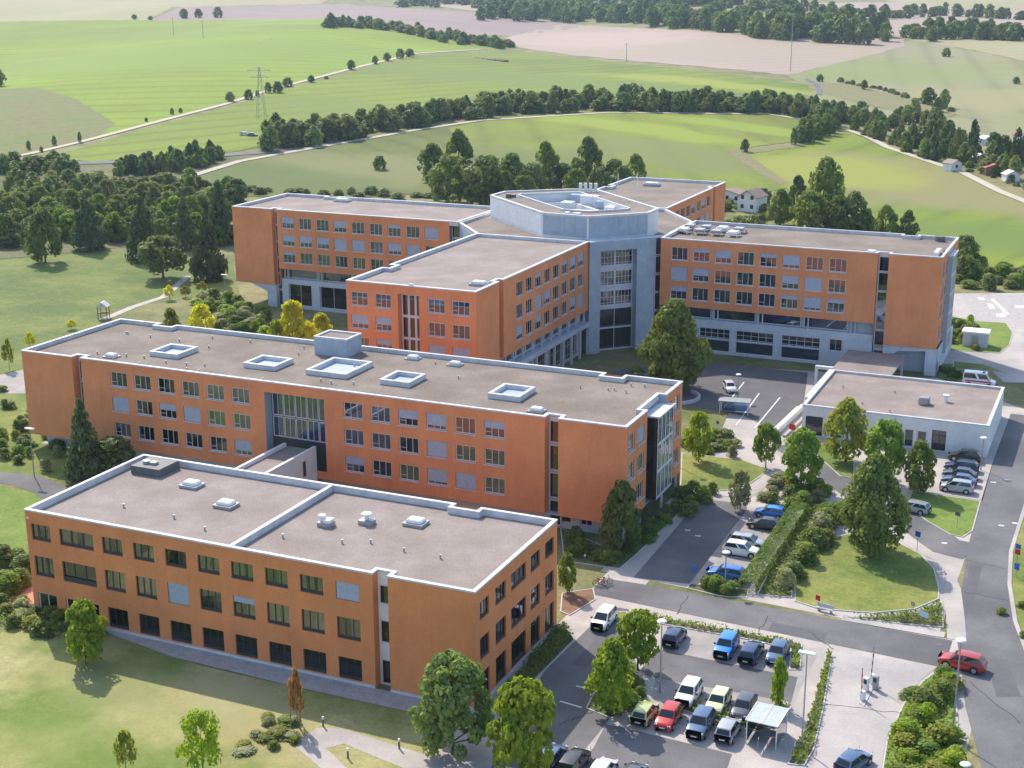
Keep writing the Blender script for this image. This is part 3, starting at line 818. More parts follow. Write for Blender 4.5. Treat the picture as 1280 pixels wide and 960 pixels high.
# ------------------------------------------------------------------ the front annex (dark windows)
A0, A1, AY0, AY1, AZ = -104.09, -51.23, 105.91, 125.67, 12.0
annex = thing('office_building', 'orange brick building with dark window frames in the foreground, roof split by a white parapet', 'building', ((A0 + A1) / 2, (AY0 + AY1) / 2, 0))
RB = random.Random(3)
def curt():
    r = RB.random()
    if r < .30: return [(.04, .12 + RB.random() * .12), (.80 - RB.random() * .1, .96)]
    if r < .70: return [(.03, .20 + .1 * RB.random()), (.36, .46 + .12 * RB.random()), (.70, .92)]
    return [(.55, .96)]
rows = ((8.65, 1.85), (4.55, 2.28))
cols = [(-103.42, 2.55), (-99.65, 4.45)] + [(-94.03 + 4.0 * k, 2.6) for k in range(8)]
wins = []
for ri, (z, h) in enumerate(rows):
    for ci, (x, w) in enumerate(cols):
        full = (ri, ci) in ((1, 4), (0, 9))
        wins.append(dict(u=x - A0, w=w, z=z, h=h, style='dark', blind=.98 if full else (.3 if (ri, ci) == (1, 6) else 0), sill=False, curtains=None if full or (ri, ci) == (1, 1) else curt()))
for ci, (x, w) in enumerate(cols):
    wins.append(dict(u=x - A0, w=w, z=.32, h=2.28, style='dark' if ci > 1 else 'tall', sill=False, pane=MT['glass_dark'] if ci > 1 else None, curtains=[(.05, .25), (.7, .95)] if ci < 2 else False))
facade(annex, (A0, AY0), (-61.95, AY0), 0, AZ - .17, MT['brick_front'], wins, floors=(.1, 3.2, 4.2, 7.4, 8.3, 11.2), rmat='room_dark')
facade(annex, (-60.3, AY0), (A1, AY0), 0, AZ - .17, MT['brick_front'])
# recess with white spandrels
wall(annex, (-61.95, AY0), (-61.95, AY0 + 1.0), 0, AZ - .17, MT['brick_front'])
wall(annex, (-60.3, AY0 + 1.0), (-60.3, AY0), 0, AZ - .17, MT['brick_front'])
facade(annex, (-61.95, AY0 + 1.0), (-60.3, AY0 + 1.0), 0, AZ - .17, MT['white'], [dict(u=.12, w=1.4, z=z, h=h, style='plain', sill=False, pane=MT['glass_dark']) for z, h in ((8.5, 2.0), (4.45, 2.4), (.1, 2.6))], depth=.15, name='recess_panel', floors=(3.2, 7.2), room_depth=2.5, rmat='room_dark')
rw = [(106.9, 2.05), (110.35, 2.4), (114.0, 3.6), (118.75, 2.4), (122.5, 2.3)]
wins = []
for ri, (z, h) in enumerate(rows + ((.32, 2.9),)):
    for (y, w) in rw:
        wins.append(dict(u=y - AY0, w=w, z=z, h=h, style='dark' if w < 3 else 'hall' if False else 'dark', sill=False, pane=None if ri < 2 else MT['glass_dark'], curtains=curt() if RB.random() < .35 and ri < 2 else False))
facade(annex, (A1, AY0), (A1, AY1), 0, AZ - .17, MT['brick_front'], wins, floors=(.1, 3.4, 4.2, 7.4, 8.3, 11.2), rmat='room_dark')
wall(annex, (A1, AY1), (A0, AY1), 0, AZ - .17, MT['brick_front'])
wall(annex, (A0, AY1), (A0, AY0), 0, AZ - .17, MT['brick_front'])
planA = [(A0, AY0), (-61.95, AY0), (-61.95, AY0 + 1.0), (-60.3, AY0 + 1.0), (-60.3, AY0), (A1, AY0), (A1, AY1), (-59.9, AY1), (-59.9, AY1 - 1.0), (-62.9, AY1 - 1.0), (-62.9, AY1), (A0, AY1)]
roof(annex, planA, AZ, MT['gravel'], .72)
bx(annex, 'plinth', MT['coping'], A0 - .08, -62.0, AY0 - .14, AY0 - .004, -.1, .26)
bx(annex, 'plinth', MT['coping'], -60.25, A1 + .1, AY0 - .14, AY0 - .004, -.1, .26)
bx(annex, 'plinth', MT['coping'], A1 + .004, A1 + .16, AY0 - .02, AY1, -.1, .34)
bx(annex, 'parapet_divider', MT['coping'], -78.35, -77.9, AY0 + .452, AY1 - .452, AZ - .73, AZ + .0)
for x, y in ((-93.2, 120.3), (-86.0, 116.6), (-64.8, 120.1)): skylight(annex, x, y, AZ - .72, 1.9, 1.45)
# two extract units
for x, y in ((-73.2, 116.1), (-69.6, 118.3)):
    bm = bmesh.new(); box(bm, x - .75, x + .75, y - .6, y + .6, AZ - .73, AZ - .25)
    o = bm_obj('roof_fan', bm, MT['mid_metal'], annex)
    bm = bmesh.new()
    if x < -72:
        vs = box(bm, x - .1, x + .7, y - .5, y + .5, AZ - .248, AZ + .1)
        cyl(bm, (x - .45, y, AZ - .248), .28, .55, 12); cyl(bm, (x - .45, y, AZ + .302), .40, .14, 12)
    else:
        cyl(bm, (x, y, AZ - .248), .25, .55, 12); cyl(bm, (x, y, AZ + .302), .55, .16, 14)
        box(bm, x + .3, x + .75, y - .2, y + .2, AZ - .248, AZ - .05)
    q = bm_obj('fan_cowl', bm, MT['white_metal'], None); q.parent = o; q.data.transform(Matrix.Translation(-Vector(annex.location)))
bm = bmesh.new(); box(bm, -102.4, -98.4, 121.2, 124.9, AZ - .73, AZ + .25)
o = bm_obj('roof_hatch', bm, MT['lead'], annex)
bm = bmesh.new(); cyl(bm, (-101.2, 122.6, AZ + .25), .45, .35, 12); box(bm, -100.6, -99.8, 122.3, 123.0, AZ + .25, AZ + .55)
q = bm_obj('hatch_vent', bm, MT['mid_metal'], None); q.parent = o; q.data.transform(Matrix.Translation(-Vector(annex.location)))
vents(annex, [(-69.2, 112.6), (-66.6, 113.8), (-62.5, 113.2), (-58.4, 113.1), (-89, 111.5), (-84, 110), (-96, 112), (-75.5, 111.5)], AZ - .72)
bx(annex, 'wall_lamp', MT['white_metal'], A0 + .25, A0 + .5, AY0 - .12, AY0 - .005, 11.0, 11.2)
# balcony rail in the wide opening of the middle storey
bx(annex, 'balcony_rail', MT['frame_dark'], -99.6, -95.25, AY0 + .06, AY0 + .10, 4.56, 5.1)

# ------------------------------------------------------------------ the long brick building behind it
B0, B1, BY0, BY1, BZ = -145.18, -52.41, 150.32, 172.30, 14.72
longb = thing('clinic_building', 'long orange brick building behind the foreground one, square light wells along its flat roof', 'building', ((B0 + B1) / 2, (BY0 + BY1) / 2, 0))
RC = random.Random(11)
def wv(u, z, full=(), w=2.85, h=2.12, part=.25):
    r = RC.random()
    b = 0
    if r < .10: b = .98
    elif r < .10 + part: b = .25 + .45 * RC.random()
    return dict(u=u, w=w, z=z, h=h, style='white', blind=b)
BR = (11.15, 7.5, 3.75)
wL = [wv(-129.3 + 4.08 * k - -134.4, z) for z in BR for k in range(6)]
for i in range(18): wL[i]['blind'] = {6: .98, 9: .98, 8: .45, 17: .7}.get(i, 0)
facade(longb, (B0, BY0), (-136.0, BY0), 2.1, BZ - .17, MT['brick'])
FL = (2.2, 6.3, 6.9, 10.0, 10.6, 13.7)
facade(longb, (-134.4, BY0), (-103.6, BY0), 2.1, BZ - .17, MT['brick'], wL, floors=FL)
wR = [wv(-91.4 + 4.04 * k - -94.3, z) for z in BR for k in range(6)]
for i in range(18): wR[i]['blind'] = {2: .55, 3: .75, 9: .98, 12: .5, 15: .8, 16: .98, 5: .45}.get(i, 0)
facade(longb, (-94.3, BY0), (-63.0, BY0), 2.1, BZ - .17, MT['brick'], wR, floors=FL)
facade(longb, (-61.2, BY0), (B1, BY0), 2.1, BZ - .17, MT['brick'])
# the glazed hall: brick lintel, recessed glass
wall(longb, (-103.6, BY0), (-94.3, BY0), 13.2, BZ - .17, MT['brick'])
wall(longb, (-103.6, BY0), (-94.3, BY0), 2.1, 3.2, MT['brick'])
wall(longb, (-103.6, BY0), (-103.6, BY0 + 1.6), 2.1, 13.2, MT['grey_panel'], name='hall_reveal')
wall(longb, (-94.3, BY0 + 1.6), (-94.3, BY0), 2.1, 13.2, MT['grey_panel'], name='hall_reveal')
slab(longb, [(-103.6, BY0), (-94.3, BY0), (-94.3, BY0 + 1.6), (-103.6, BY0 + 1.6)], 13.2, MT['frame_dark'])
facade(longb, (-103.6, BY0 + 1.6), (-94.3, BY0 + 1.6), 2.1, 13.2, MT['frame_dark'], [dict(u=.1 + 1.82 * k, w=1.78, z=z, h=h, style='stair', sill=False, pane=MT['glass_blue']) for k in range(5) for z, h in ((6.6, 2.9), (9.6, 3.4))], depth=.16, name='hall_wall', floors=(6.4, 9.5), room_depth=5)
for sd in ((-136.0, -134.4), (-63.0, -61.2)):
    wall(longb, (sd[0], BY0), (sd[0], BY0 + 1.3), 2.1, BZ - .17, MT['brick'], name='recess_cheek')
    wall(longb, (sd[1], BY0 + 1.3), (sd[1], BY0), 2.1, BZ - .17, MT['brick'], name='recess_cheek')
    facade(longb, (sd[0], BY0 + 1.3), (sd[1], BY0 + 1.3), 0, BZ - .17, MT['grey_panel'], [dict(u=.1, w=sd[1] - sd[0] - .2, z=z, h=3.3, style='plain', sill=False, pane=MT['glass_dark']) for z in (.3, 3.9, 7.5, 11.1)], depth=.12, name='stair_glazing', room_depth=3, floors=(3.75, 7.3, 10.9), rmat='room_dark')
# gable facing right, with the glass bay
gw = [wv(y - BY0, z, w=w, h=2.2, part=.1) for z in BR for (y, w) in ((150.95, 2.3), (154.3, 2.6))]
facade(longb, (B1, BY0), (B1, 157.9), 2.1, BZ - .17, MT['brick'], gw, floors=FL)
gw = [wv(y - 165.4, z, w=w, h=2.2, part=.1) for z in BR for (y, w) in ((165.8, 2.1), (169.0, 2.3))]
facade(longb, (B1, 165.4), (B1, BY1), 2.1, BZ - .17, MT['brick'], gw, floors=FL)
wall(longb, (B1, 157.9), (B1 - 1.3, 157.9), 2.1, BZ - .17, MT['grey_panel'], name='recess_cheek')
wall(longb, (B1 - 1.3, 165.4), (B1, 165.4), 2.1, BZ - .17, MT['grey_panel'], name='recess_cheek')
wall(longb, (B1 - 1.3, 157.9), (B1 - 1.3, 165.4), 2.1, BZ - .17, MT['brick'], name='recess_wall')
# bay
facade(longb, (B1 + .95, 159.3), (B1 + .95, 165.6), 2.6, 13.4, MT['frame_white'], [dict(u=.1 + 1.54 * k, w=1.5, z=2.75 + 3.55 * j, h=3.45, style='stair', sill=False, pane=MT['glass_blue']) for j in range(3) for k in range(4)], depth=.1, name='bay', room=False)
wall(longb, (B1 - 1.3, 159.3), (B1 + .95, 159.3), 2.6, 13.4, MT['glass_dark'], name='bay_glass')
wall(longb, (B1 + .95, 165.6), (B1 - 1.3, 165.6), 2.6, 13.4, MT['glass_dark'], name='bay_glass')
bx(longb, 'bay_roof', MT['coping'], B1 - 1.25, B1 + 1.2, 159.1, 165.8, 13.4, 13.6)
bx(longb, 'bay_floor', MT['lead'], B1 - 1.25, B1 + .9, 159.35, 165.55, 2.4, 2.6)
for z in (6.2, 9.75): bx(longb, 'bay_floor', MT['lead'], B1 - 1.25, B1 + .8, 159.4, 165.5, z, z + .12)
for y in (151.2, 157.2, 165.9, 171.8):
    bm = bmesh.new(); cyl(bm, (B1 - .5, y, 0), .2, 2.12, 12); bm_obj('column', bm, MT['concrete'], longb)
bm = bmesh.new(); cyl(bm, (B1 + .6, 162.4, 0), .18, 2.42, 12); bm_obj('column', bm, MT['concrete'], longb)
wall(longb, (B1, BY1), (B0, BY1), 0, BZ - .17, MT['brick'])
wall(longb, (B0, BY1), (B0, BY0), 2.1, BZ - .17, MT['brick'])
slab(longb, [(B0, BY0), (B1, BY0), (B1, BY1), (B0, BY1)], 2.1, MT['concrete'])
facade(longb, (B0 + 2, BY0 + 1.4), (B1 - 2.2, BY0 + 1.4), 0, 2.08, MT['concrete'], [dict(u=80.6, w=2.6, z=.75, h=1.15, style='tall', sill=False), dict(u=84.4, w=1.6, z=.75, h=1.15, style='tall', sill=False)], name='ground_floor', room_depth=3)
wall(longb, (B1 - 2.2, BY0 + 1.4), (B1 - 2.2, BY1 - 1), 0, 2.08, MT['concrete'], name='ground_floor')
planB = [(B0, BY0), (-136.0, BY0), (-136.0, BY0 + 1.3), (-134.4, BY0 + 1.3), (-134.4, BY0), (-63.0, BY0), (-63.0, BY0 + 1.3), (-61.2, BY0 + 1.3), (-61.2, BY0), (B1, BY0),
         (B1, 157.9), (B1 - 1.0, 157.9), (B1 - 1.0, 165.4), (B1, 165.4), (B1, BY1), (-60.4, BY1), (-60.4, BY1 - 1.6), (-63.2, BY1 - 1.6), (-63.2, BY1), (-134.3, BY1), (-134.3, BY1 - 1.4), (-137.2, BY1 - 1.4), (-137.2, BY1), (B0, BY1)]
roof(longb, planB, BZ, MT['gravel_old'], .6, w=.4)
for q in ((-127.5, -122.6, 156.9, 161.9), (-111.4, -106.2, 156.9, 161.7), (-89.7, -85.2, 156.9, 161.8), (-73.6, -69.1, 156.6, 161.8)):
    lightwell(longb, *q, BZ - .6, h=.7)
lightwell(longb, -101.4, -95.0, 157.2, 164.6, BZ - .6, h=.7, drop=.65)
bm = bmesh.new(); box(bm, -106.0, -100.6, 167.0, 171.2, BZ - .62, BZ + 1.9); o = bm_obj('lift_overrun', bm, MT['grey_panel'], longb)
roof(longb, [(-106.0, 167.0), (-100.6, 167.0), (-100.6, 171.2), (-106.0, 171.2)], BZ + 2.15, MT['gravel_old'], .2, .3, name='overrun_roof')
for x, y in ((-91.7, 170.3), (-84.7, 169.6), (-65.5, 153.7), (-132.0, 154.1)): skylight(longb, x, y, BZ - .6, 1.7, 1.2, .2)
vents(longb, [(RC.uniform(B0 + 5, B1 - 4), RC.choice([152.6, 155, 163.6, 166, 169.4]) + RC.uniform(-.6, .6)) for _ in range(34)], BZ - .6)

# ------------------------------------------------------------------ the link between the two
lk = thing('connecting_corridor', 'low white walled corridor joining the foreground building to the long brick building', 'corridor', (-98.2, 138, 0))
for x0, x1, y0, y1, zt in ((-100.6, -100.2, 125.7, 149.9, 6.6), (-96.2, -95.8, 125.7, 150.3, 6.6)):
    bx(lk, 'wall', MT['white'], x0, x1, y0, y1, 0, zt)
slab(lk, [(-100.2, 125.7), (-96.2, 125.7), (-96.2, 150.2), (-100.2, 150.2)], 6.1, MT['gravel'], 'roof')
facade(lk, (-95.78, 138), (-95.78, 150.2), 0, 6.6, MT['white'], [dict(u=8.6, w=1.0, z=3.3, h=2.3, style='plain', sill=False, pane=MT['glass_dark'])], depth=.02, name='east_wall', room=False)
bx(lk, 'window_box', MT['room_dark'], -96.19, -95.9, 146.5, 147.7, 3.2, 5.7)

# ------------------------------------------------------------------ hospital: four wings and the hub
HZ = 20.92
HR = (17.0, 13.3, 9.75)
HF = (8.5, 12.5, 13.0, 16.1, 16.7, 19.8)
def wing(label, x0, x1, y0, y1, ends, front):
    t = thing('hospital_wing', label, 'building', ((x0 + x1) / 2, (y0 + y1) / 2, 0), group=None)
    return t
def hw(u, z, w=3.1, h=2.4):
    r = RC.random(); b = 0
    if r < .06: b = .98
    elif r < .38: b = .25 + .5 * RC.random()
    return dict(u=u, w=w, z=z, h=h, style='white', blind=b)

def base_front(t, x0, x1, y, lx0, lx1, openings):
    """the two lower storeys under a front that looks towards -y: dark strip with paired posts, pale concrete with openings"""
    slab(t, [(x0, y), (x1, y), (x1, y + 21), (x0, y + 21)], 8.42, MT['concrete'])
    facade(t, (lx0, y + 1.5), (lx1, y + 1.5), 6.0, 8.4, MT['grey_panel'], [dict(u=q, w=8.0, z=6.3, h=1.95, style='plain', sill=False, pane=MT['glass_blue']) for q in np.arange(.2, lx1 - lx0 - 8.1, 8.3)], depth=.1, name='strip_wall', floors=(6.2,), room_depth=4)
    facade(t, (lx0, y + .5), (lx1, y + .5), 0, 6.1, MT['concrete'], openings, depth=.5, name='base_wall', floors=(.1, 2.6, 5.0), room_depth=5)
    bx(t, 'ledge', MT['concrete'], lx0, lx1, y + .5, y + 2.0, 6.1, 6.25)
    x = lx0 + .6
    while x < lx1:
        for d in (0, .75):
            bm = bmesh.new(); cyl(bm, (x + d, y + .95, 6.25), .14, 2.18, 10); bm_obj('column', bm, MT['concrete'], t)
        x += 8.3
# right wing (C)
C0, C1, CY0, CY1 = -78.8, -28.96, 242.79, 264.14
wc = thing('hospital_wing', 'right hand orange hospital wing with a tall blank end panel and dark stair slot', 'building', ((C0 + C1) / 2, (CY0 + CY1) / 2, 0))
cw = [hw(-76.75 + 4.11 * k - C0, z) for z in HR for k in range(8)]
for i, q in enumerate(cw): q['blind'] = {1: .3, 2: .6, 4: .3, 5: .75, 8: .98, 9: .55, 13: .6, 14: .95, 16: .4, 21: .3, 22: .8, 23: .3}.get(i, 0)
facade(wc, (C0, CY0), (-39.7, CY0), 8.4, HZ - .17, MT['brick'], cw, floors=HF)
facade(wc, (-37.8, CY0), (C1, CY0), 4.8, HZ - .17, MT['brick'])
def slot_front(t, xa, xb, y, za, zb_):
    wall(t, (xa, y), (xa, y + 1.2), za, HZ - .17, MT['brick'], name='recess_cheek'); wall(t, (xb, y + 1.2), (xb, y), za, HZ - .17, MT['brick'], name='recess_cheek')
    facade(t, (xa, y + 1.2), (xb, y + 1.2), 0, HZ - .17, MT['grey_panel'], [dict(u=.08, w=xb - xa - .16, z=.25 + 3.45 * k, h=3.3, style='plain', sill=False, pane=MT['glass_blue']) for k in range(6)], depth=.12, name='stair_glazing', room_depth=3, floors=[.15 + 3.45 * k for k in range(6)], rmat='room_dark')
slot_front(wc, -39.7, -37.8, CY0, 4.8, 0)
base_front(wc, C0, -39.7, CY0, -77.5, -39.75, [dict(u=u, w=w, z=z, h=h, style=st, sill=False, pane=MT['glass_blue'] if z < 1 else MT['glass_dark']) for (u, w, z, h, st) in ((6.3, 5.8, 2.7, 2.0, 'hall'), (6.3, 5.8, .4, 2.2, 'plain'), (13.2, 7.0, 2.7, 2.0, 'hall'), (13.2, 7.0, .4, 2.2, 'plain'), (21.6, 7.0, 2.7, 2.0, 'hall'), (21.6, 7.0, .4, 2.2, 'plain'), (30.2, 2.3, 2.6, 2.2, 'tall'), (.6, 4.8, 2.7, 2.0, 'hall'), (.6, 4.8, .4, 2.2, 'plain'))])
# end panel base: concrete frame with a sloping carport recess
slab(wc, [(-37.8, CY0), (C1, CY0), (C1, CY1), (-37.8, CY1)], 4.82, MT['concrete'])
bm = bmesh.new()
pts = [(-37.8, 0), (-36.2, 0), (-36.2, 3.2), (-35.2, 3.9), (-30.6, 4.3), (-30.6, 0), (C1 + .3, 0), (C1 + .3, 4.8), (-37.8, 4.8)]
lo = [bm.verts.new((x, CY0 + .25, z)) for x, z in pts]; hi = [bm.verts.new((x, CY0 + .7, z)) for x, z in pts]
f1 = bm.faces.new(lo[::-1]); f2 = bm.faces.new(hi)
for i in range(len(pts)):
    j = (i + 1) % len(pts); bm.faces.new((lo[i], lo[j], hi[j], hi[i]))
bmesh.ops.recalc_face_normals(bm, faces=bm.faces[:])
bm_obj('portal_frame', bm, MT['concrete'], wc)
wall(wc, (-37.8, CY0 + 2.2), (C1, CY0 + 2.2), 0, 4.8, MT['grey_panel'], name='base_wall')
wall(wc, (C1 + .3, CY0 + .25), (C1 + .3, CY1), 0, 4.8, MT['concrete'], name='base_wall')
bx(wc, 'side_door', MT['lead'], C1 + .31, C1 + .36, CY0 + 1.2, CY0 + 2.2, .05, 2.2)
ew = [hw(y - CY0, z, w=2.5) for z in HR + (6.0,) for y in (244.0, 247.6)]
facade(wc, (C1, CY0), (C1, 250.5), 4.8, HZ - .17, MT['brick'], ew, floors=HF)
ew = [hw(y - 256.5, z, w=2.5) for z in HR + (6.0,) for y in (257.3, 260.8)]
facade(wc, (C1, 256.5), (C1, CY1), 4.8, HZ - .17, MT['brick'], ew, floors=HF)
facade(wc, (C1 + .8, 250.5), (C1 + .8, 256.5), 2.5, HZ - 1.2, MT['frame_white'], [dict(u=.1 + 1.47 * k, w=1.4, z=2.7 + 3.4 * j, h=3.3, style='stair', sill=False, pane=MT['glass_blue']) for j in range(5) for k in range(4)], depth=.1, name='bay', room=False)
wall(wc, (C1 - .5, 250.5), (C1 + .8, 250.5), 2.5, HZ - 1.2, MT['grey_panel'], name='bay_cheek'); wall(wc, (C1 + .8, 256.5), (C1 - .5, 256.5), 2.5, HZ - 1.2, MT['grey_panel'], name='bay_cheek')
bx(wc, 'bay_roof', MT['coping'], C1 - .5, C1 + 1.0, 250.3, 256.7, HZ - 1.2, HZ - 1.0)
bx(wc, 'bay_back', MT['lead'], C1 - .9, C1 - .5, 250.5, 256.5, 2.5, HZ - .17)
wall(wc, (C1, CY1), (C0, CY1), 0, HZ - .17, MT['brick'])
wall(wc, (C0, CY1), (C0, CY0), 0, HZ - .17, MT['brick'])
roof(wc, [(C0, CY0), (-39.7, CY0), (-39.7, CY0 + 1.2), (-37.8, CY0 + 1.2), (-37.8, CY0), (C1, CY0), (C1, CY1), (-36, CY1), (-36, CY1 - 1.3), (-38.6, CY1 - 1.3), (-38.6, CY1), (C0, CY1)], HZ, MT['gravel_old'], .6, w=.4)
skylight(wc, -41.2, 245.1, HZ - .6, 1.7, 1.2, .2)
bm = bmesh.new(); cyl(bm, (-32.0, 262.2, HZ - .6), .9, .9, 14); bm_obj('roof_fan', bm, MT['lead'], wc)
bx(wc, 'roof_ladder', MT['white_metal'], C1 - 1.9, C1 - 1.2, 245.6, 250.2, HZ - .55, HZ + .25)
# white plant units near the hub
for k in range(8):
    x = -77.5 + (k % 4) * 3.2; y = 252.5 + (k // 4) * 4.2
    bm = bmesh.new(); box(bm, x - 1.1, x + 1.1, y - 1.3, y + 1.3, HZ - .1, HZ + .45); bmesh.ops.bevel(bm, geom=bm.edges[:], offset=.25, segments=3, affect='EDGES')
    for dx in (-1, 1):
        for dy in (-1.2, 1.2): box(bm, x + dx - .08, x + dx + .08, y + dy - .08, y + dy + .08, HZ - .62, HZ - .102)
    bm_obj('plant_unit', bm, MT['mid_metal'] if k % 3 else MT['white_metal'], wc)
# back left wing (D)
D0, D1, DY0, DY1 = -174.14, -121.0, 244.59, 265.68
wd = thing('hospital_wing', 'far left orange hospital wing with a blank left end beside lawn and conifers', 'building', ((D0 + D1) / 2, (DY0 + DY1) / 2, 0))
dw = [hw(-162.0 + 4.19 * k - -163.1, z, w=3.0) for z in HR for k in range(9)]
for i, q in enumerate(dw): q['blind'] = {0: .55, 3: .6, 8: .9, 9: .6, 10: .6, 11: .6, 12: .95, 13: .9, 15: .7, 16: .9, 18: .3, 6: .3}.get(i, 0)
facade(wd, (-163.1, DY0), (-123.0, DY0), 8.4, HZ - .17, MT['brick'], dw, floors=HF)
facade(wd, (D0, DY0), (-164.4, DY0), 4.8, HZ - .17, MT['brick'])
slot_front(wd, -164.4, -163.1, DY0, 4.8, 0)
facade(wd, (-123.0, DY0 + 1.0), (D1, DY0 + 1.0), 0, HZ - .17, MT['grey_panel'], [dict(u=.1, w=1.8, z=.25 + 3.45 * k, h=3.3, style='plain', sill=False, pane=MT['glass_blue']) for k in range(6)], depth=.12, name='stair_glazing', room_depth=3, rmat='room_dark')
base_front(wd, -163.1, D1, DY0, -162.9, D1, [dict(u=u, w=w, z=z, h=h, style=s, sill=False, pane=MT['glass_dark']) for (u, w, z, h, s) in ((1.6, 5.6, .6, 4.6, 'stair'), (9.2, 6.4, .6, 4.6, 'stair'), (17.2, 6.4, .6, 4.6, 'stair'), (25.2, 6.4, .6, 4.6, 'stair'))])
slab(wd, [(D0, DY0), (-163.1, DY0), (-163.1, DY1), (D0, DY1)], 4.82, MT['concrete'])
bm = bmesh.new()
pts = [(D0 + 3.5, 4.8), (-166.5, 3.2), (-166.5, 0), (-164.2, 0), (-164.2, 4.8)]
lo = [bm.verts.new((x, DY0 + .25, z)) for x, z in pts]; hi = [bm.verts.new((x, DY0 + .8, z)) for x, z in pts]
bm.faces.new(lo); bm.faces.new(hi[::-1])
for i in range(5): bm.faces.new((lo[(i + 1) % 5], lo[i], hi[i], hi[(i + 1) % 5]))
bmesh.ops.recalc_face_normals(bm, faces=bm.faces[:])
bm_obj('portal_frame', bm, MT['concrete'], wd)
wall(wd, (D1, DY1), (D0, DY1), 0, HZ - .17, MT['brick']); wall(wd, (D0, DY1), (D0, DY0), 4.8, HZ - .17, MT['brick'])
roof(wd, [(D0, DY0), (-164.4, DY0), (-164.4, DY0 + 1.2), (-163.1, DY0 + 1.2), (-163.1, DY0), (D1, DY0), (D1, DY1), (-160.5, DY1), (-160.5, DY1 - 1.3), (-163, DY1 - 1.3), (-163, DY1), (D0, DY1)], HZ, MT['gravel'], .6, w=.5)
skylight(wd, -158.0, 262.8, HZ - .6, 3.0, 1.8, .35)
# near wing (M)
M0, M1, MY0, MY1 = -112.05, -89.49, 186.52, 234.0
wm = thing('hospital_wing', 'nearest hospital wing pointing at the viewer, orange gable with a glazed vertical strip', 'building', ((M0 + M1) / 2, (MY0 + MY1) / 2, 0))
mw = [hw(x - M0, z, w=w, h=2.2) for z in HR for (x, w) in ((-111.3, 3.05), (-106.95, 2.85))]
facade(wm, (M0, MY0), (-102.9, MY0), 4.8, HZ - .17, MT['brick'], mw, floors=HF)
mw = [hw(x - -99.2, z, w=w, h=2.2) for z in HR for (x, w) in ((-97.7, 2.95), (-93.6, 3.05))]
facade(wm, (-99.2, MY0), (M1, MY0), 4.8, HZ - .17, MT['brick'], mw, floors=HF)
wall(wm, (-102.9, MY0), (-99.2, MY0), 19.5, HZ - .17, MT['brick'])
slab(wm, [(-102.9, MY0), (-99.2, MY0), (-99.2, MY0 + 1.2), (-102.9, MY0 + 1.2)], 19.5, MT['lead'])
wall(wm, (-102.9, MY0), (-102.9, MY0 + 1.2), 4.8, 19.5, MT['brick'], name='recess_cheek'); wall(wm, (-99.2, MY0 + 1.2), (-99.2, MY0), 4.8, 19.5, MT['brick'], name='recess_cheek')
facade(wm, (-102.9, MY0 + 1.2), (-99.2, MY0 + 1.2), 4.8, 19.5, MT['frame_white'], [dict(u=.12 + 1.2 * k, w=1.1, z=5.2 + 3.55 * j, h=3.4, style='plain', sill=False, pane=MT['glass_dark']) for k in range(3) for j in range(4)], depth=.1, name='stair_glazing', room_depth=3, floors=(8.6, 12.2, 15.7))
facade(wm, (M1, MY0), (M1, 195.0), 4.8, HZ - .17, MT['brick'])
wall(wm, (M1, 195.0), (M1 - 1.1, 195.0), 4.8, HZ - .17, MT['brick'], name='recess_cheek'); wall(wm, (M1 - 1.1, 196.6), (M1, 196.6), 4.8, HZ - .17, MT['brick'], name='recess_cheek')
wall(wm, (M1 - 1.1, 195.0), (M1 - 1.1, 196.6), 4.8, HZ - .17, MT['lead'], name='stair_glazing')
mr = [hw(201.65 + 3.87 * k - 196.6, z, w=2.75) for z in HR for k in range(8)]
facade(wm, (M1, 196.6), (M1, MY1), 8.2, HZ - .17, MT['brick'], mr, floors=HF)
slab(wm, [(M0, MY0), (M1, MY0), (M1, MY1), (M0, MY1)], 8.22, MT['concrete'])
facade(wm, (M1 - 1.5, 196.6), (M1 - 1.5, MY1), 5.9, 8.2, MT['frame_white'], [dict(u=q, w=3.85, z=6.3, h=1.8, style='plain', sill=False, pane=MT['glass_blue']) for q in np.arange(.1, 33, 4.0)], depth=.1, name='strip_wall', room_depth=4)
bx(wm, 'ledge', MT['concrete'], M1 - 2.0, M1 + .35, 196.6, MY1, 5.3, 6.1)
facade(wm, (M1 - 1.2, 196.6), (M1 - 1.2, MY1), 0, 5.3, MT['concrete'], [dict(u=q, w=5.6, z=.3, h=4.6, style='hall', sill=False, pane=MT['glass_dark']) for q in (1, 8, 15, 22, 29)], depth=.4, name='base_wall', room_depth=4)
for y in np.arange(197.5, 234, 4.0):
    bm = bmesh.new(); box(bm, M1 - .15, M1 + .2, y, y + .5, 0, 5.3); box(bm, M1 - .9, M1 - .55, y, y + .4, 6.1, 8.2); bm_obj('column', bm, MT['concrete'], wm)
wall(wm, (M0, MY1), (M0, MY0), 4.8, HZ - .17, MT['brick'])
roof(wm, [(M0, MY0), (M1, MY0), (M1, 195.0), (M1 - 1.0, 195.0), (M1 - 1.0, 196.6), (M1, 196.6), (M1, MY1), (M0, MY1), (M0, 200.5), (M0 + 1.4, 200.5), (M0 + 1.4, 198.0), (M0, 198.0)], HZ, MT['gravel'], .6, w=.5)
skylight(wm, -92.3, 193.6, HZ - .6, 2.4, 1.5, .35)
bx(wm, 'wall_lamp', MT['white_metal'], -100.9, -100.3, MY0 + .02, MY0 + .4, HZ + .02, HZ + .3)
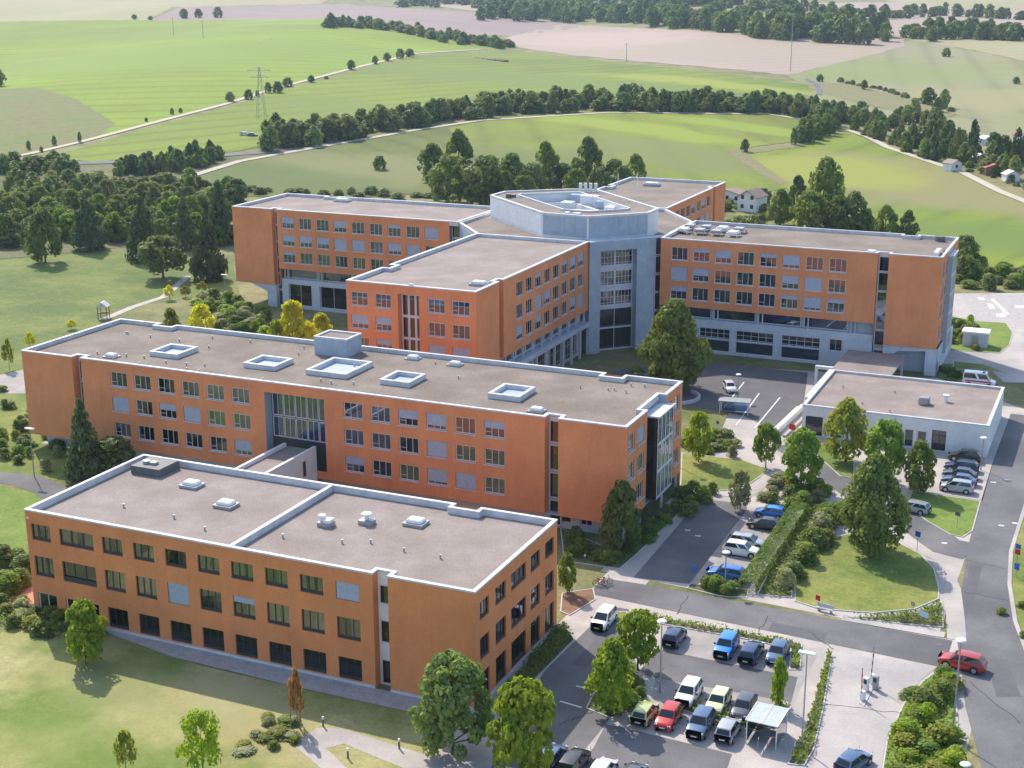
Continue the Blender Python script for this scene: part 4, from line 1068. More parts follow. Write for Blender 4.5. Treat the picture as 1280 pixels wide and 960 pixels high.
# back right wing (R)
R0, R1, RY0, RY1 = -112.5, -88.8, 277.0, 321.6
wr = thing('hospital_wing', 'rear hospital wing beyond the white hub, narrow orange side with a row of small windows', 'building', ((R0 + R1) / 2, (RY0 + RY1) / 2, 0))
rw2 = [hw(279.0 + 3.9 * k - RY0, z, w=2.75) for z in HR for k in range(8)]
facade(wr, (R1, RY0), (R1, 311.5), 4.8, HZ - .17, MT['brick'], rw2, floors=HF)
wall(wr, (R1, 311.5), (R1 - 1.1, 311.5), 4.8, HZ - .17, MT['brick'], name='recess_cheek'); wall(wr, (R1 - 1.1, 311.5), (R1 - 1.1, 313), 4.8, HZ - .17, MT['lead'], name='stair_glazing'); wall(wr, (R1 - 1.1, 313), (R1, 313), 4.8, HZ - .17, MT['brick'], name='recess_cheek')
facade(wr, (R1, 313), (R1, RY1), 4.8, HZ - .17, MT['brick'])
wall(wr, (R1, RY1), (R0, RY1), 0, HZ - .17, MT['brick']); wall(wr, (R0, RY1), (R0, RY0), 0, HZ - .17, MT['brick']); wall(wr, (R0, RY0), (R1, RY0), 4.8, HZ - .17, MT['brick'])
facade(wr, (R1 - 1, RY0), (R1 - 1, RY1), 0, 4.82, MT['concrete'], name='base_wall')
roof(wr, [(R0, RY0), (R1, RY0), (R1, 311.5), (R1 - 1, 311.5), (R1 - 1, 313), (R1, 313), (R1, RY1), (R0, RY1), (R0, 306), (R0 + 1.4, 306), (R0 + 1.4, 303.5), (R0, 303.5)], HZ, MT['gravel_old'], .6, w=.5)
skylight(wr, -104.0, 312.5, HZ - .6, 3.4, 2.0, .5)
# hub
hub = thing('hospital_hub', 'white many-sided hub with a sunken roof court between the four orange wings', 'building', (-100.5, 254.5, 0))
core = [(M0 + .3, 234.02), (-93.6, 234.02), (-83.6, 244.2), (-79.0, 246.2), (-79.0, 263.5), (-88.9, 276.9), (-112.3, 276.9), (-121.0, 265.5), (-121.0, 245.0)]
bm = bmesh.new(); prism(bm, ccw(core), 0, 20.0); bm_obj('core_wall', bm, MT['grey_panel'], hub)
roof(hub, core, 20.75, MT['gravel_old'], .5, .5, name='lower_roof')
oct_ = [(-100.4, 238.0), (-91.0, 237.2), (-82.2, 245.6), (-82.2, 251.4), (-102.0, 271.1), (-107.3, 269.8), (-118.6, 261.2), (-118.9, 255.0)]
oct_ = ccw(oct_)
inn = inset(oct_, 5.2)
bm = bmesh.new(); ringprism(bm, oct_, inn, 19.8, 24.6); bm_obj('ring_wall', bm, MT['white'], hub)
bm = bmesh.new()
ringprism(bm, inset(oct_, .5), inset(oct_, 4.9), 24.5, 24.68); bm_obj('ring_roof', bm, MT['gravel_old'], hub)
bm = bmesh.new()
ringprism(bm, inset(oct_, -.06), inset(oct_, .5), 24.55, 24.95); ringprism(bm, inset(oct_, 4.9), inset(oct_, 5.25), 24.55, 25.05); bm_obj('parapet', bm, MT['coping'], hub)
slab(hub, inn, 20.9, MT['gravel_old'], 'court_floor')
for i in range(8):     # panels and windows on the ring
    a, b = Vector(oct_[i]), Vector(oct_[(i + 1) % 8]); u = (b - a).normalized(); L = (b - a).length; n = Vector((u.y, -u.x)); ang = math.atan2(u.y, u.x)
    k = 1.2
    blue = n.y < -.3 and n.x > -.3
    nn = int((L - .3) / 1.9)
    for j in range(nn):
        c = a + u * (.2 + (L - .4) * (j + .5) / nn)
        w = (L - .4) / nn - .05
        bm = bmesh.new(); box(bm, -w / 2, w / 2, -.06, 0, 20.9, 24.5)
        for v in bm.verts: v.co = Vector((c.x + u.x * v.co.x - n.x * v.co.y * -1 * -1, c.y + u.y * v.co.x - n.y * v.co.y * -1 * -1, v.co.z))
        bm_obj('facade_panel', bm, MT['grey_panel'] if blue else MT['white'], hub)
    if not blue and n.x < 0 and n.y < 0:
        for q in (1.6, 5.2, 9.5, 11.2, L - 4.4):
            c = a + u * (L - q) + n * .07
            add_window(hub, (c.x - u.x * .6, c.y - u.y * .6, 21.6), ang, 'plain', 1.0, 1.9, sill=False, pane_mat=MT['car_glass'])
in2 = inset(oct_, 6.6)
bm = bmesh.new(); ringprism(bm, in2, inset(oct_, 7.3), 20.9, 23.2); bm_obj('court_screen', bm, MT['white_metal'], hub)
for q in range(0, 8, 2):
    a, b = Vector(inn[q]), Vector(inn[(q + 1) % 8]); u_ = (b - a).normalized(); n_ = Vector((-u_.y, u_.x)); L_ = (b - a).length
    if L_ < 3: continue
    bm = bmesh.new()
    P4 = [a + u_ * .5 + n_ * .03, b - u_ * .5 + n_ * .03, b - u_ * .5 + n_ * .08, a + u_ * .5 + n_ * .08]
    prism(bm, ccw([p[:] for p in P4]), 21.3, 24.2); bm_obj('court_glazing', bm, MT['car_glass'], hub)
# court furniture on the roof
for (x, y, sx, sy, z0, z1, mm) in ((-105.5, 251.5, 2.2, 1.8, 20.9, 24.2, 'white'), (-94.0, 247.5, 2.6, 1.6, 20.9, 24.0, 'white_metal'), (-103.5, 263.5, 2.6, 1.6, 20.9, 24.8, 'grey_panel'), (-103.5, 258.5, 2.4, 2.4, 20.9, 24.0, 'white_metal'), (-98.0, 252.8, 5.0, 2.4, 20.9, 23.3, 'white_metal'), (-92.5, 253.8, 2.0, 3.0, 20.9, 24.4, 'white_metal'), (-107.0, 254.5, 3.0, 2.0, 20.9, 22.6, 'mid_metal'), (-100.0, 261.8, 3.6, 2.0, 20.9, 25.0, 'white'), (-96.2, 258.2, 2.2, 2.0, 20.9, 24.6, 'grey_panel'), (-89.5, 250.0, 1.8, 2.6, 20.9, 23.6, 'grey_panel'), (-110.5, 257.5, 2.0, 2.0, 20.9, 23.0, 'lead'), (-102.2, 248.0, 4.0, 1.2, 20.9, 22.8, 'white_metal')):
    bm = bmesh.new(); box(bm, x - sx / 2, x + sx / 2, y - sy / 2, y + sy / 2, z0, z1); bmesh.ops.bevel(bm, geom=bm.edges[:], offset=.1, segments=1, affect='EDGES')
    bm_obj('plant_unit', bm, MT[mm], hub)
for k in range(4):
    x, y = -104.4 + k * 1.0, 269.3 - .0 * k
    bm = bmesh.new(); cyl(bm, (x, y - 1.6 + .3 * k, 24.6), .34, 1.9, 10); bm_obj('flue', bm, MT['white_metal'], hub)
for x, y in ((-96.2, 267.5), (-90.5, 263.0)):
    bm = bmesh.new(); cyl(bm, (x, y, 24.6), .07, 4.2, 8); bm_obj('mast', bm, MT['white_metal'], hub)
bm = bmesh.new(); cyl(bm, (-114.6, 254.4, 24.66), .55, .8, 12); box(bm, -114.4, -113.6, 255.1, 255.9, 24.66, 25.2); bm_obj('roof_fan', bm, MT['lead'], hub)
bm = bmesh.new(); cyl(bm, (-96.0, 239.6, 24.66), .5, .4, 12); box(bm, -94.8, -93.4, 239.2, 240.2, 24.66, 25.0); bm_obj('roof_vent', bm, MT['white_metal'], hub)
# glazed entrance face below the ring, diagonal between near and right wings
ea, eb = Vector((-89.2, 233.6)), Vector((-80.0, 243.0))
u = (eb - ea).normalized(); L = (eb - ea).length
def ep(t): return (ea + u * t)[:]
q0, q1 = 2.2, L - 3.6
wall(hub, ep(0), ep(q0), 0, HZ - .1, MT['grey_panel'], name='entrance_pier'); wall(hub, ep(q1), ep(L), 0, HZ - .1, MT['grey_panel'], name='entrance_pier')
n = Vector((u.y, -u.x)); bk = lambda t, d: ((ea + u * t - n * d)[:])
wall(hub, ep(q0), bk(q0, 1.6), 0, 19.0, MT['grey_panel'], name='entrance_pier'); wall(hub, bk(q1, 1.6), ep(q1), 0, 19.0, MT['grey_panel'], name='entrance_pier')
wall(hub, ep(q0), ep(q1), 19.0, HZ - .1, MT['grey_panel'], name='entrance_lintel')
ew = [dict(u=.15 + k * (q1 - q0 - .2) / 2, w=(q1 - q0 - .4) / 2, z=z, h=h, style=st, sill=False, pane=MT['glass_dark']) for k in range(2) for z, h, st in ((15.9, 2.9, 'hall'), (12.2, 2.8, 'hall'), (8.5, 2.8, 'hall'), (4.4, 3.4, 'dark'), (.3, 3.8, 'dark'))]
facade(hub, bk(q0, 1.6), bk(q1, 1.6), 0, 19.0, MT['concrete'], ew, depth=.15, name='entrance_glazing', room_depth=.9, rmat='room_dark')
slab(hub, [ep(q0), ep(q1), bk(q1, 1.6), bk(q0, 1.6)], 18.98, MT['concrete'])
wall(hub, (ea - n * 0)[:], (ea - n * 3)[:], 0, HZ - .1, MT['grey_panel'], name='entrance_pier')
facade(hub, (-80.0, 243.0), (-78.8, 244.2), 0, HZ - .2, MT['frame_dark'], [dict(u=.08, w=1.5, z=.3 + 3.45 * k, h=3.3, style='plain', sill=False, pane=MT['glass_blue']) for k in range(6)], depth=.1, name='stair_glazing', room=False)
slab(hub, [(-89.2, 233.6), (-80.0, 243.0), (-79, 245), (-91, 240), (-91, 236)], HZ - .1, MT['coping'], 'entrance_roof')

# ------------------------------------------------------------------ the low grey garage building
E0, E1, EY0, EY1, EZ = -42.42, -15.78, 201.23, 222.97, 4.77
ga = thing('garage_building', 'low pale grey flat-roofed building beside the road, dark doors facing parked cars', 'building', ((E0 + E1) / 2, (EY0 + EY1) / 2, 0))
facade(ga, (E0, EY0), (E1, EY0), 0, EZ - .17, MT['white'], [dict(u=u, w=w, z=z, h=h, style=s, sill=False, pane=MT['glass_dark']) for (u, w, z, h, s) in ((.5, 2.6, .1, 3.0, 'door'), (15.0, 1.3, .1, 2.7, 'plain'), (16.8, 1.35, 1.1, 1.65, 'plain'), (18.9, 2.0, .1, 3.1, 'door'), (12.4, 1.3, 1.1, 1.65, 'plain'))], depth=.45, floors=(.08,), rmat='room_dark')
for (a, b) in (((E1, EY0), (E1, EY1)), ((E1, EY1), (E0, EY1)), ((E0, EY1), (E0, EY0))): wall(ga, a, b, 0, EZ - .17, MT['white'])
roof(ga, [(E0, EY0), (E1, EY0), (E1, EY1), (E0, EY1)], EZ, MT['gravel'], .35, .4)
bm = bmesh.new(); vs = box(bm, -26.8, -25.2, 209.0, 210.6, EZ - .36, EZ + .75); bmesh.ops.bevel(bm, geom=bm.edges[:], offset=.15, segments=2, affect='EDGES'); bm_obj('roof_fan', bm, MT['mid_metal'], ga)
bm = bmesh.new(); cyl(bm, (-23.2, 212.4, EZ - .36), .3, .9, 12); cyl(bm, (-23.2, 212.4, EZ + .54), .5, .2, 12); bm_obj('roof_vent', bm, MT['white_metal'], ga)
vents(ga, [(-39, 214), (-31, 214), (-34.5, 206), (-30, 203.5)], EZ - .36)
bx(ga, 'wall_lamp', MT['white_metal'], E1 + .02, E1 + .5, 206.6, 207.2, 3.9, 4.05)
# canopy frame along its left side and the flat link roof to the wing
bm = bmesh.new()
box(bm, E0 - 3.0, E0 - .05, 223.2, 224.0, 4.55, 5.0); box(bm, E0 - 3.0, E0 - 2.6, 223.3, 223.9, 0, 4.55); box(bm, E0 - .6, E0 - .05, EY0 + 4, 223.2, 4.35, 4.8)
bm_obj('canopy_frame', bm, MT['coping'], ga)
bm = bmesh.new(); box(bm, E0 - .9, -33.5, 223.5, 240.5, 3.6, 3.9); bm_obj('link_roof', bm, MT['gravel'], ga)
for q in ((E0 - .7, 225), (E0 - .7, 239), (-34, 225), (-34, 239)):
    bm = bmesh.new(); box(bm, q[0], q[0] + .35, q[1], q[1] + .35, 0, 3.6); bm_obj('column', bm, MT['concrete'], ga)
# low wall with steps on its left
rt = thing('ramp_wall', 'pale low wall running down beside the left end of the low grey building', 'wall', (-44, 205, 0))
bm = bmesh.new()
pa, pb = g(1003, 512), g(968, 545)
d = (pb - pa).normalized(); nn = Vector((-d.y, d.x, 0)) * .25
lo = [pa + nn, pb + nn, pb - nn, pa - nn]; prism(bm, ccw([p[:2] for p in lo]), 0, .9); bm_obj('wall', bm, MT['white'], rt)
bm = bmesh.new(); prism(bm, ccw([(p + nn * 6)[:2] for p in lo]), 0, .35); bm_obj('step', bm, MT['slab'], rt)
# round planter wall by the big tree
bm = bmesh.new(); c = g(842, 497)
for k in range(14):
    a0, a1 = math.pi * (-.25 + 1.1 * k / 14 - .5), math.pi * (-.25 + 1.1 * (k + 1) / 14 - .5)
    q = [(c.x + r * math.cos(a), c.y + r * math.sin(a)) for a, r in ((a0, 4.4), (a1, 4.4), (a1, 4.0), (a0, 4.0))]
    prism(bm, ccw(q), 0, .55)
bmesh.ops.remove_doubles(bm, verts=bm.verts, dist=.001)
tag(bm_obj('planter_wall', bm, MT['concrete']), 'low curved pale wall round the foot of the big tree by the hospital entrance', 'wall')

# ------------------------------------------------------------------ small houses and huts beyond
def house(name, label, P, w, d, h, rise, rot, wm_, rm_, nwin=3, group=None, lvl=1):
    t = thing(name, label, 'house' if name == 'house' else 'hut', P, rot, group)
    bm = bmesh.new()
    pr = [(-w / 2, 0), (w / 2, 0), (w / 2, h), (0, h + rise), (-w / 2, h)]
    a = [bm.verts.new((x, -d / 2, z)) for x, z in pr]; b = [bm.verts.new((x, d / 2, z)) for x, z in pr]
    bm.faces.new(a); bm.faces.new(b[::-1])
    for i in (0, 1, 4):
        j = (i + 1) % 5; bm.faces.new((a[j], a[i], b[i], b[j]))
    bmesh.ops.recalc_face_normals(bm, faces=bm.faces[:])
    bm_obj('wall', bm, wm_, t, world=False)
    bm = bmesh.new()
    for s in (-1, 1):
        e = .35; k = rise / (w / 2)
        q = [(s * (w / 2 + e), h - k * e), (0, h + rise), (0, h + rise + .2), (s * (w / 2 + e), h - k * e + .2)]
        lo = [bm.verts.new((x, -d / 2 - .4, z + .02)) for x, z in q]; hi = [bm.verts.new((x, d / 2 + .4, z + .02)) for x, z in q]
        bm.faces.new(lo); bm.faces.new(hi[::-1])
        for i in range(4): bm.faces.new((lo[(i + 1) % 4], lo[i], hi[i], hi[(i + 1) % 4]))
    bmesh.ops.recalc_face_normals(bm, faces=bm.faces[:])
    bm_obj('roof', bm, rm_, t, world=False)
    for l in range(lvl):
        for i in range(nwin):
            x = -w / 2 + w * (i + .5) / nwin
            bm = bmesh.new(); box(bm, x - .5, x + .5, -d / 2 - .05, -d / 2 + .02, 1.0 + 2.7 * l, 2.2 + 2.7 * l); bm_obj('window', bm, MT['car_glass'], t, world=False)
    bm = bmesh.new(); box(bm, w / 2 - .02, w / 2 + .05, -.5, .5, 0, 2); bm_obj('door', bm, MT['wood'], t, world=False)
    return t
house('house', 'white two-storey house with a grey brown roof among trees behind the rear wing', g(940, 263), 6.2, 7.0, 4.3, 1.9, R_(-12), MT['white'], MT['roof_tile'], 2, lvl=2)
huts = [((1131, 174), 4.0, 2.2, 'grey hut behind the first garden trees', MT['concrete'], MT['roof_tile']), ((1222, 204), 4.2, 2.3, 'hut with a white roof between garden trees', MT['wood'], MT['white_metal']), ((1263, 226), 4.6, 2.3, 'pale hut low down near the right edge by the track', MT['white'], MT['coping']), ((1172, 193), 4.0, 2.2, 'bluish hut beside the garden track', MT['pale_blue'], MT['roof_tile']), ((1275, 176), 4.4, 2.4, 'white hut highest at the right edge of the gardens', MT['white'], MT['roof_red']),
        ((1190, 213), 5.0, 2.6, 'pale grey garden hut with a dull roof beside the pale track', MT['white'], MT['roof_tile']),
        ((1240, 218), 6.5, 2.6, 'low garden hut with a red roof beyond the track bend', MT['wood'], MT['roof_red']),
        ((1232, 181), 4.5, 2.4, 'white roofed hut between garden conifers', MT['white'], MT['coping']),
        ((1150, 176), 4.5, 2.4, 'white hut at the near corner of the gardens', MT['white'], MT['coping']),
        ((1262, 192), 4.0, 2.4, 'brown roofed hut at the right edge of the gardens', MT['wood'], MT['roof_tile']),
        ((1146, 168), 3.5, 2.2, 'small dark hut beside the belt of trees', MT['wood'], MT['roof_tile']),
        ((1196, 176), 4.0, 2.3, 'pale hut with white roof behind the tall garden conifer', MT['white'], MT['white_metal'])]
for (px, w, h, lab, a, b) in huts: house('garden_hut', lab, g(*px), w, w * .8, h, 1.1, R_(20 + 40 * rnd.random()), a, b, 1, group='garden huts on the hillside')
house('house', 'long pale building glimpsed past the end of the rear wing', g(914, 252), 9, 6, 2.6, 1.2, R_(-10), MT['white'], MT['roof_tile'], 3)
# grey kiosk by the helicopter pad
P = g(1219, 432)
t = thing('service_kiosk', 'grey boxy kiosk with a white flat lid standing in shrubs by the landing pad', 'kiosk', P, 0)
bm = bmesh.new(); box(bm, -2.2, 2.2, -1.6, 1.6, 0, 2.7); bm_obj('wall', bm, MT['concrete'], t, world=False)
bm = bmesh.new(); box(bm, -2.45, 2.45, -1.85, 1.85, 2.7, 3.0); bm_obj('roof', bm, MT['white_metal'], t, world=False)
bm = bmesh.new(); box(bm, -.6, .6, -1.66, -1.6, .05, 2.2); bm_obj('door', bm, MT['mid_metal'], t, world=False)
# ================================================================== PLANTS
LM = dict(
    maple=leaf_mat('leaf_maple', (0.108, 0.165, 0.040), (0.207, 0.264, 0.085), .45),
    bright=leaf_mat('leaf_bright', (0.157, 0.247, 0.020), (0.275, 0.347, 0.029), .5),
    yellow=leaf_mat('leaf_yellow', (.38, .40, .014), (.50, .48, .020), .5),
    green=leaf_mat('leaf_green', (0.113, 0.196, 0.029), (0.204, 0.276, 0.047), .5),
    dark=leaf_mat('leaf_dark', (0.089, 0.144, 0.034), (0.172, 0.206, 0.049), .42),
    conifer=leaf_mat('leaf_conifer', (0.048, 0.085, 0.031), (0.095, 0.129, 0.043), .28),
    olive=leaf_mat('leaf_olive', (0.119, 0.171, 0.032), (0.190, 0.230, 0.050), .45),
    autumn=leaf_mat('leaf_autumn', (0.170, 0.216, 0.031), (0.259, 0.265, 0.045), .48),
    red=leaf_mat('leaf_reddish', (.26, .13, .05), (.34, .19, .06), .45),
    far=leaf_mat('leaf_far', (0.080, 0.135, 0.040), (0.164, 0.206, 0.062), .4, .12),
    far2=leaf_mat('leaf_far_light', (.14, .175, .060), (.20, .22, .080), .45, .12),
    silver=leaf_mat('leaf_silver', (.19, .21, .105), (.26, .27, .14), .42),
)

def leaves(bmv, faces, C, N, size, rng):
    """add one folded leaf spray at each C with outward direction N"""
    n = len(C)
    jit = rng.normal(0, .55, (n, 3))
    nn = N + jit; nn /= np.linalg.norm(nn, axis=1)[:, None] + 1e-9
    a = np.cross(nn, rng.normal(0, 1, (n, 3))); a /= np.linalg.norm(a, axis=1)[:, None] + 1e-9
    b = np.cross(nn, a)
    s = size * (0.6 + .8 * rng.random(n))[:, None]
    base = len(bmv)
    P = np.stack([C - a * s * .5 - b * s * .15, C + nn * s * .12 - b * s * .5, C + a * s * .5 + b * s * .12, C - nn * s * .05 + b * s * .5], 1)
    bmv.extend(P.reshape(-1, 3).tolist())
    for i in range(n):
        k = base + 4 * i
        faces.append((k, k + 1, k + 2, k + 3))

def envelope(shape, t):
    if shape == 'round': return math.sqrt(max(0, 1 - (2 * t - .85) ** 2 / 1.33)) if t < .99 else .15
    if shape == 'upright': return .25 + .75 * math.sin(math.pi * min(1, (t * .92 + .08)) ** .85)
    if shape == 'cone': return max(.06, (1 - t) ** .8) * (0.75 + .25 * min(1, t * 8))
    if shape == 'pear': return math.sin(math.pi * min(1, t * .9 + .1) ** .7) ** .8
    return math.sqrt(max(0, 1 - t ** 2.2)) if t < 1 else 0

def crown_arrays(seed, n, leaf, shape, z0, lobes, lr):
    rng = np.random.default_rng(seed)
    V, Fc = [], []
    Ls = []
    for k in range(lobes):
        t = ((k + .5) / lobes) ** (.9 if shape != 'cone' else 1.1)
        t = min(.97, max(.02, t + rng.normal(0, .04)))
        R = envelope(shape, t) * .5
        a = 2.399963 * k + rng.normal(0, .35)
        rad = lr * (.7 + .6 * rng.random()) * (1 if shape != 'cone' else (1.15 - .75 * t))
        q = max(0, R - rad * .75) * math.sqrt(rng.uniform(.45, 1.0))
        zc = z0 + t * (1 - z0)
        zc = min(zc, 1 - rad * .7)
        Ls.append((q * math.cos(a), q * math.sin(a), zc, rad))
    tot = sum(l[3] ** 2 for l in Ls)
    for (x, y, z, rad) in Ls:
        m = max(6, int(n * rad ** 2 / tot))
        d = rng.normal(0, 1, (m, 3)); d[:, 2] = d[:, 2] * .9 + .25; d /= np.linalg.norm(d, axis=1)[:, None]
        rr = rad * (.62 + .45 * rng.random(m) ** .6)
        C = np.array([x, y, z]) + d * rr[:, None] * np.array([1, 1, .85 if shape != 'cone' else .8])
        N = d + np.array([x, y, 0]) * .8 + np.array([0, 0, .25])
        leaves(V, Fc, C, N, leaf, rng)
    return V, Fc, Ls

def trunk_bm(z0, r, Ls=(), top=.7, limbs=5):
    bm = bmesh.new()
    prev = None; n = 8
    for t, k in ((0, 1.35), (.06, 1.0), (.5, .72), (1, .35)):
        ring = [bm.verts.new((r * k * math.cos(2 * math.pi * i / n), r * k * math.sin(2 * math.pi * i / n), t * top - (.02 if t == 0 else 0))) for i in range(n)]
        if prev:
            for i in range(n): bm.faces.new((prev[i], prev[(i + 1) % n], ring[(i + 1) % n], ring[i]))
        prev = ring
    for L in list(Ls)[1:1 + limbs * 2:2]:
        bar(bm, (0, 0, z0 * .8 + (L[2] - z0) * .25), (L[0] * .85, L[1] * .85, L[2]), r * .7, n=5)
    return bm

PROTO = {}
def proto(kind):
    if kind in PROTO: return PROTO[kind]
    shape, z0, n, leaf, lobes, lr, tr = dict(
        maple0=('round', .14, 4200, .055, 66, .095, .022), maple1=('pear', .18, 3000, .062, 44, .12, .022), maple2=('round', .22, 2800, .066, 38, .125, .022),
        big0=('pear', .12, 7200, .046, 84, .118, .026), upright0=('upright', .10, 2700, .064, 42, .12, .022), upright1=('upright', .14, 1700, .078, 28, .145, .02),
        slim0=('upright', .22, 900, .12, 12, .22, .03), sapling0=('upright', .28, 700, .09, 14, .16, .018), sapling1=('round', .22, 1500, .062, 26, .13, .013),
        conifer0=('cone', .05, 3600, .055, 60, .13, .02), conifer1=('cone', .04, 2400, .07, 44, .15, .02),
        shrub0=('shrub', .0, 900, .11, 16, .24, 0), shrub1=('shrub', .0, 700, .13, 12, .27, 0), shrub2=('shrub', .0, 1100, .09, 22, .2, 0),
        far0=('pear', .05, 760, .115, 26, .15, .03), far1=('round', .06, 700, .12, 24, .155, .03), far2=('upright', .04, 640, .115, 24, .15, .03), far3=('cone', .03, 520, .12, 26, .15, .03),
        mid0=('pear', .08, 2100, .072, 44, .115, .025), mid1=('round', .08, 2000, .075, 40, .12, .025), mid2=('upright', .05, 1800, .075, 40, .12, .022),
    )[kind]
    V, Fc, Ls = crown_arrays(sum(ord(c) for c in kind) * 7, n, leaf, shape, z0, lobes, lr)
    me = bpy.data.meshes.new('crown'); me.from_pydata(V, [], Fc); me.materials.append(LM['green'])
    tm = None
    if tr:
        bm = trunk_bm(z0, tr, Ls, .75 if 'cone' not in kind else .9)
        tm = bpy.data.meshes.new('trunk'); bm.to_mesh(tm); bm.free(); tm.materials.append(MT['bark'])
    whole = None
    if kind.startswith('far'):
        whole = bpy.data.meshes.new('tree')
        tb = trunk_bm(z0, tr, Ls, .7, 2)
        b2 = bmesh.new(); b2.from_mesh(me)
        tmp = bpy.data.meshes.new('t'); tb.to_mesh(tmp); tb.free()
        k = len(b2.faces); b2.from_mesh(tmp); b2.faces.ensure_lookup_table()
        for f in b2.faces[k:]: f.material_index = 1
        b2.to_mesh(whole); b2.free()
        whole.materials.append(LM['far']); whole.materials.append(MT['bark'])
    PROTO[kind] = (me, tm, whole)
    return PROTO[kind]

def oset(o, m, i=0):
    o.material_slots[i].link = 'OBJECT'; o.material_slots[i].material = m

def px_size(P, top_px, w_px):
    """height and width in metres of something that stands at P and reaches up to a photograph row"""
    lo, hi = 0, 60
    for _ in range(40):
        m = (lo + hi) / 2
        if proj((P.x, P.y, P.z + m))[1] > top_px: lo = m
        else: hi = m
    z = proj((P.x, P.y, P.z))[2]
    return lo, w_px * z / F_PX

def tree_at(name, kind, P, h, w, leaf, label, group=None, cat='tree', rot=None, base=0.0):
    me, tm, whole = proto(kind)
    rot = rnd.random() * 6.28 if rot is None else rot
    if kind.startswith('far'):
        o = bpy.data.objects.new(name, whole); COL.objects.link(o); o.location = (P.x, P.y, P.z + base); o.scale = (w, w, h); o.rotation_euler = (0, 0, rot)
        oset(o, LM[leaf]); return tag(o, label, cat, group)
    if tm is None:
        o = bpy.data.objects.new(name, me); COL.objects.link(o); o.location = (P.x, P.y, P.z + base); o.scale = (w, w, h); o.rotation_euler = (0, 0, rot)
        oset(o, LM[leaf]); return tag(o, label, cat, group)
    t = thing(name, label, cat, (P.x, P.y, P.z + base), rot, group)
    c = bpy.data.objects.new('crown', me); COL.objects.link(c); c.parent = t; c.scale = (w, w, h); oset(c, LM[leaf])
    k = bpy.data.objects.new('trunk', tm); COL.objects.link(k); k.parent = t; k.scale = (w, w, h)
    return t

def tree(name, kind, px, py, top, wpx, leaf, label, group=None, base=0.0, cat='tree'):
    P = g(px, py)
    h, w = px_size(P, top, wpx)
    return tree_at(name, kind, P, h, w, leaf, label, group, cat=cat, base=base)

# --- near trees
tree('maple_tree', 'maple0', 566, 943, 822, 108, 'maple', 'large dark green tree in front of the right corner of the foreground building')
tree('maple_tree', 'maple2', 655, 985, 852, 92, 'bright', 'bright green tree at the bottom edge beside the shaded car lane', base=0)
tree('maple_tree', 'maple1', 763, 893, 800, 68, 'bright', 'nearer yellow green tree on the kerbed island of the car park')
tree('maple_tree', 'maple2', 797, 838, 764, 60, 'bright', 'yellow green tree behind the other one on the car park island')
tree('young_tree', 'slim0', 972, 884, 824, 22, 'bright', 'slim young green tree above the bicycle shelter')
tree('young_tree', 'upright1', 108, 830, 752, 58, 'bright', 'small light green tree on the slope before the left end of the foreground building')
tree('young_tree', 'sapling1', 254, 966, 893, 64, 'bright', 'loose green sapling at the bottom edge of the meadow')
tree('young_tree', 'sapling0', 158, 968, 915, 32, 'autumn', 'small yellowish sapling at the bottom left of the meadow')
tree('young_tree', 'sapling0', 372, 908, 836, 22, 'red', 'thin reddish sapling tied between stakes near the front footpath')
tree('young_tree', 'upright1', 709, 742, 692, 26, 'green', 'small round-topped tree in the brown bed behind the foreground building')
tree('oak_tree', 'upright0', 776, 690, 604, 58, 'dark', 'upright dark green tree at the right corner of the long brick building')
tree('oak_tree', 'big0', 1088, 690, 571, 94, 'dark', 'big dark green tree at the top of the oval lawn')
tree('maple_tree', 'maple1', 1057, 578, 499, 66, 'autumn', 'large yellowish olive tree in front of the low grey building')
tree('maple_tree', 'maple2', 1104, 604, 527, 54, 'green', 'mid green tree before the grey doors of the low building')
tree('maple_tree', 'upright0', 1147, 617, 552, 46, 'olive', 'olive tree beside the row of cars at the low grey building')
tree('maple_tree', 'maple0', 1001, 612, 537, 54, 'green', 'rounded green tree by the path fork in the courtyard garden')
tree('maple_tree', 'maple2', 957, 585, 530, 35, 'green', 'small green tree on the tip of the courtyard lawn')
tree('maple_tree', 'upright1', 873, 578, 516, 38, 'bright', 'light green tree at the right end of the long brick building')
tree('oak_tree', 'big0', 841, 486, 377, 92, 'olive', 'large olive green tree at the hospital entrance inside the low curved wall')
tree('young_tree', 'upright1', 925, 638, 589, 32, 'silver', 'greyish young tree by the top corner of the shaded car park')
# left background trees
LT = [('upright0', 57, 328, 261, 52, 'dark', 'lone dark tree standing on the sunny lawn at the left'),
      ('conifer0', 111, 312, 240, 56, 'conifer', 'tall dark conifer behind the lone lawn tree'),
      ('conifer0', 181, 326, 247, 58, 'conifer', 'tall dark conifer left of the round lawn tree'),
      ('maple2', 204, 348, 296, 66, 'dark', 'round bushy tree in front of two conifers on the left lawn'),
      ('conifer0', 261, 350, 264, 56, 'conifer', 'dark conifer nearest the far left wing'),
      ('conifer1', 276, 304, 226, 46, 'conifer', 'conifer rising behind the one nearest the far left wing'),
      ('conifer1', 232, 312, 246, 44, 'conifer', 'dark slender conifer between the two lawn conifers'),
      ('conifer0', 108, 600, 500, 64, 'conifer', 'dark conifer against the left end of the long brick building')]
for k, x, y, t_, w, lf, lab in LT: tree('conifer_tree' if 'conifer' in k else 'oak_tree', k, x, y, t_, w, lf, lab)
tree('bushy_tree', 'shrub2', 145, 596, 548, 66, 'dark', 'dark broad bush beside the conifer at the long building')
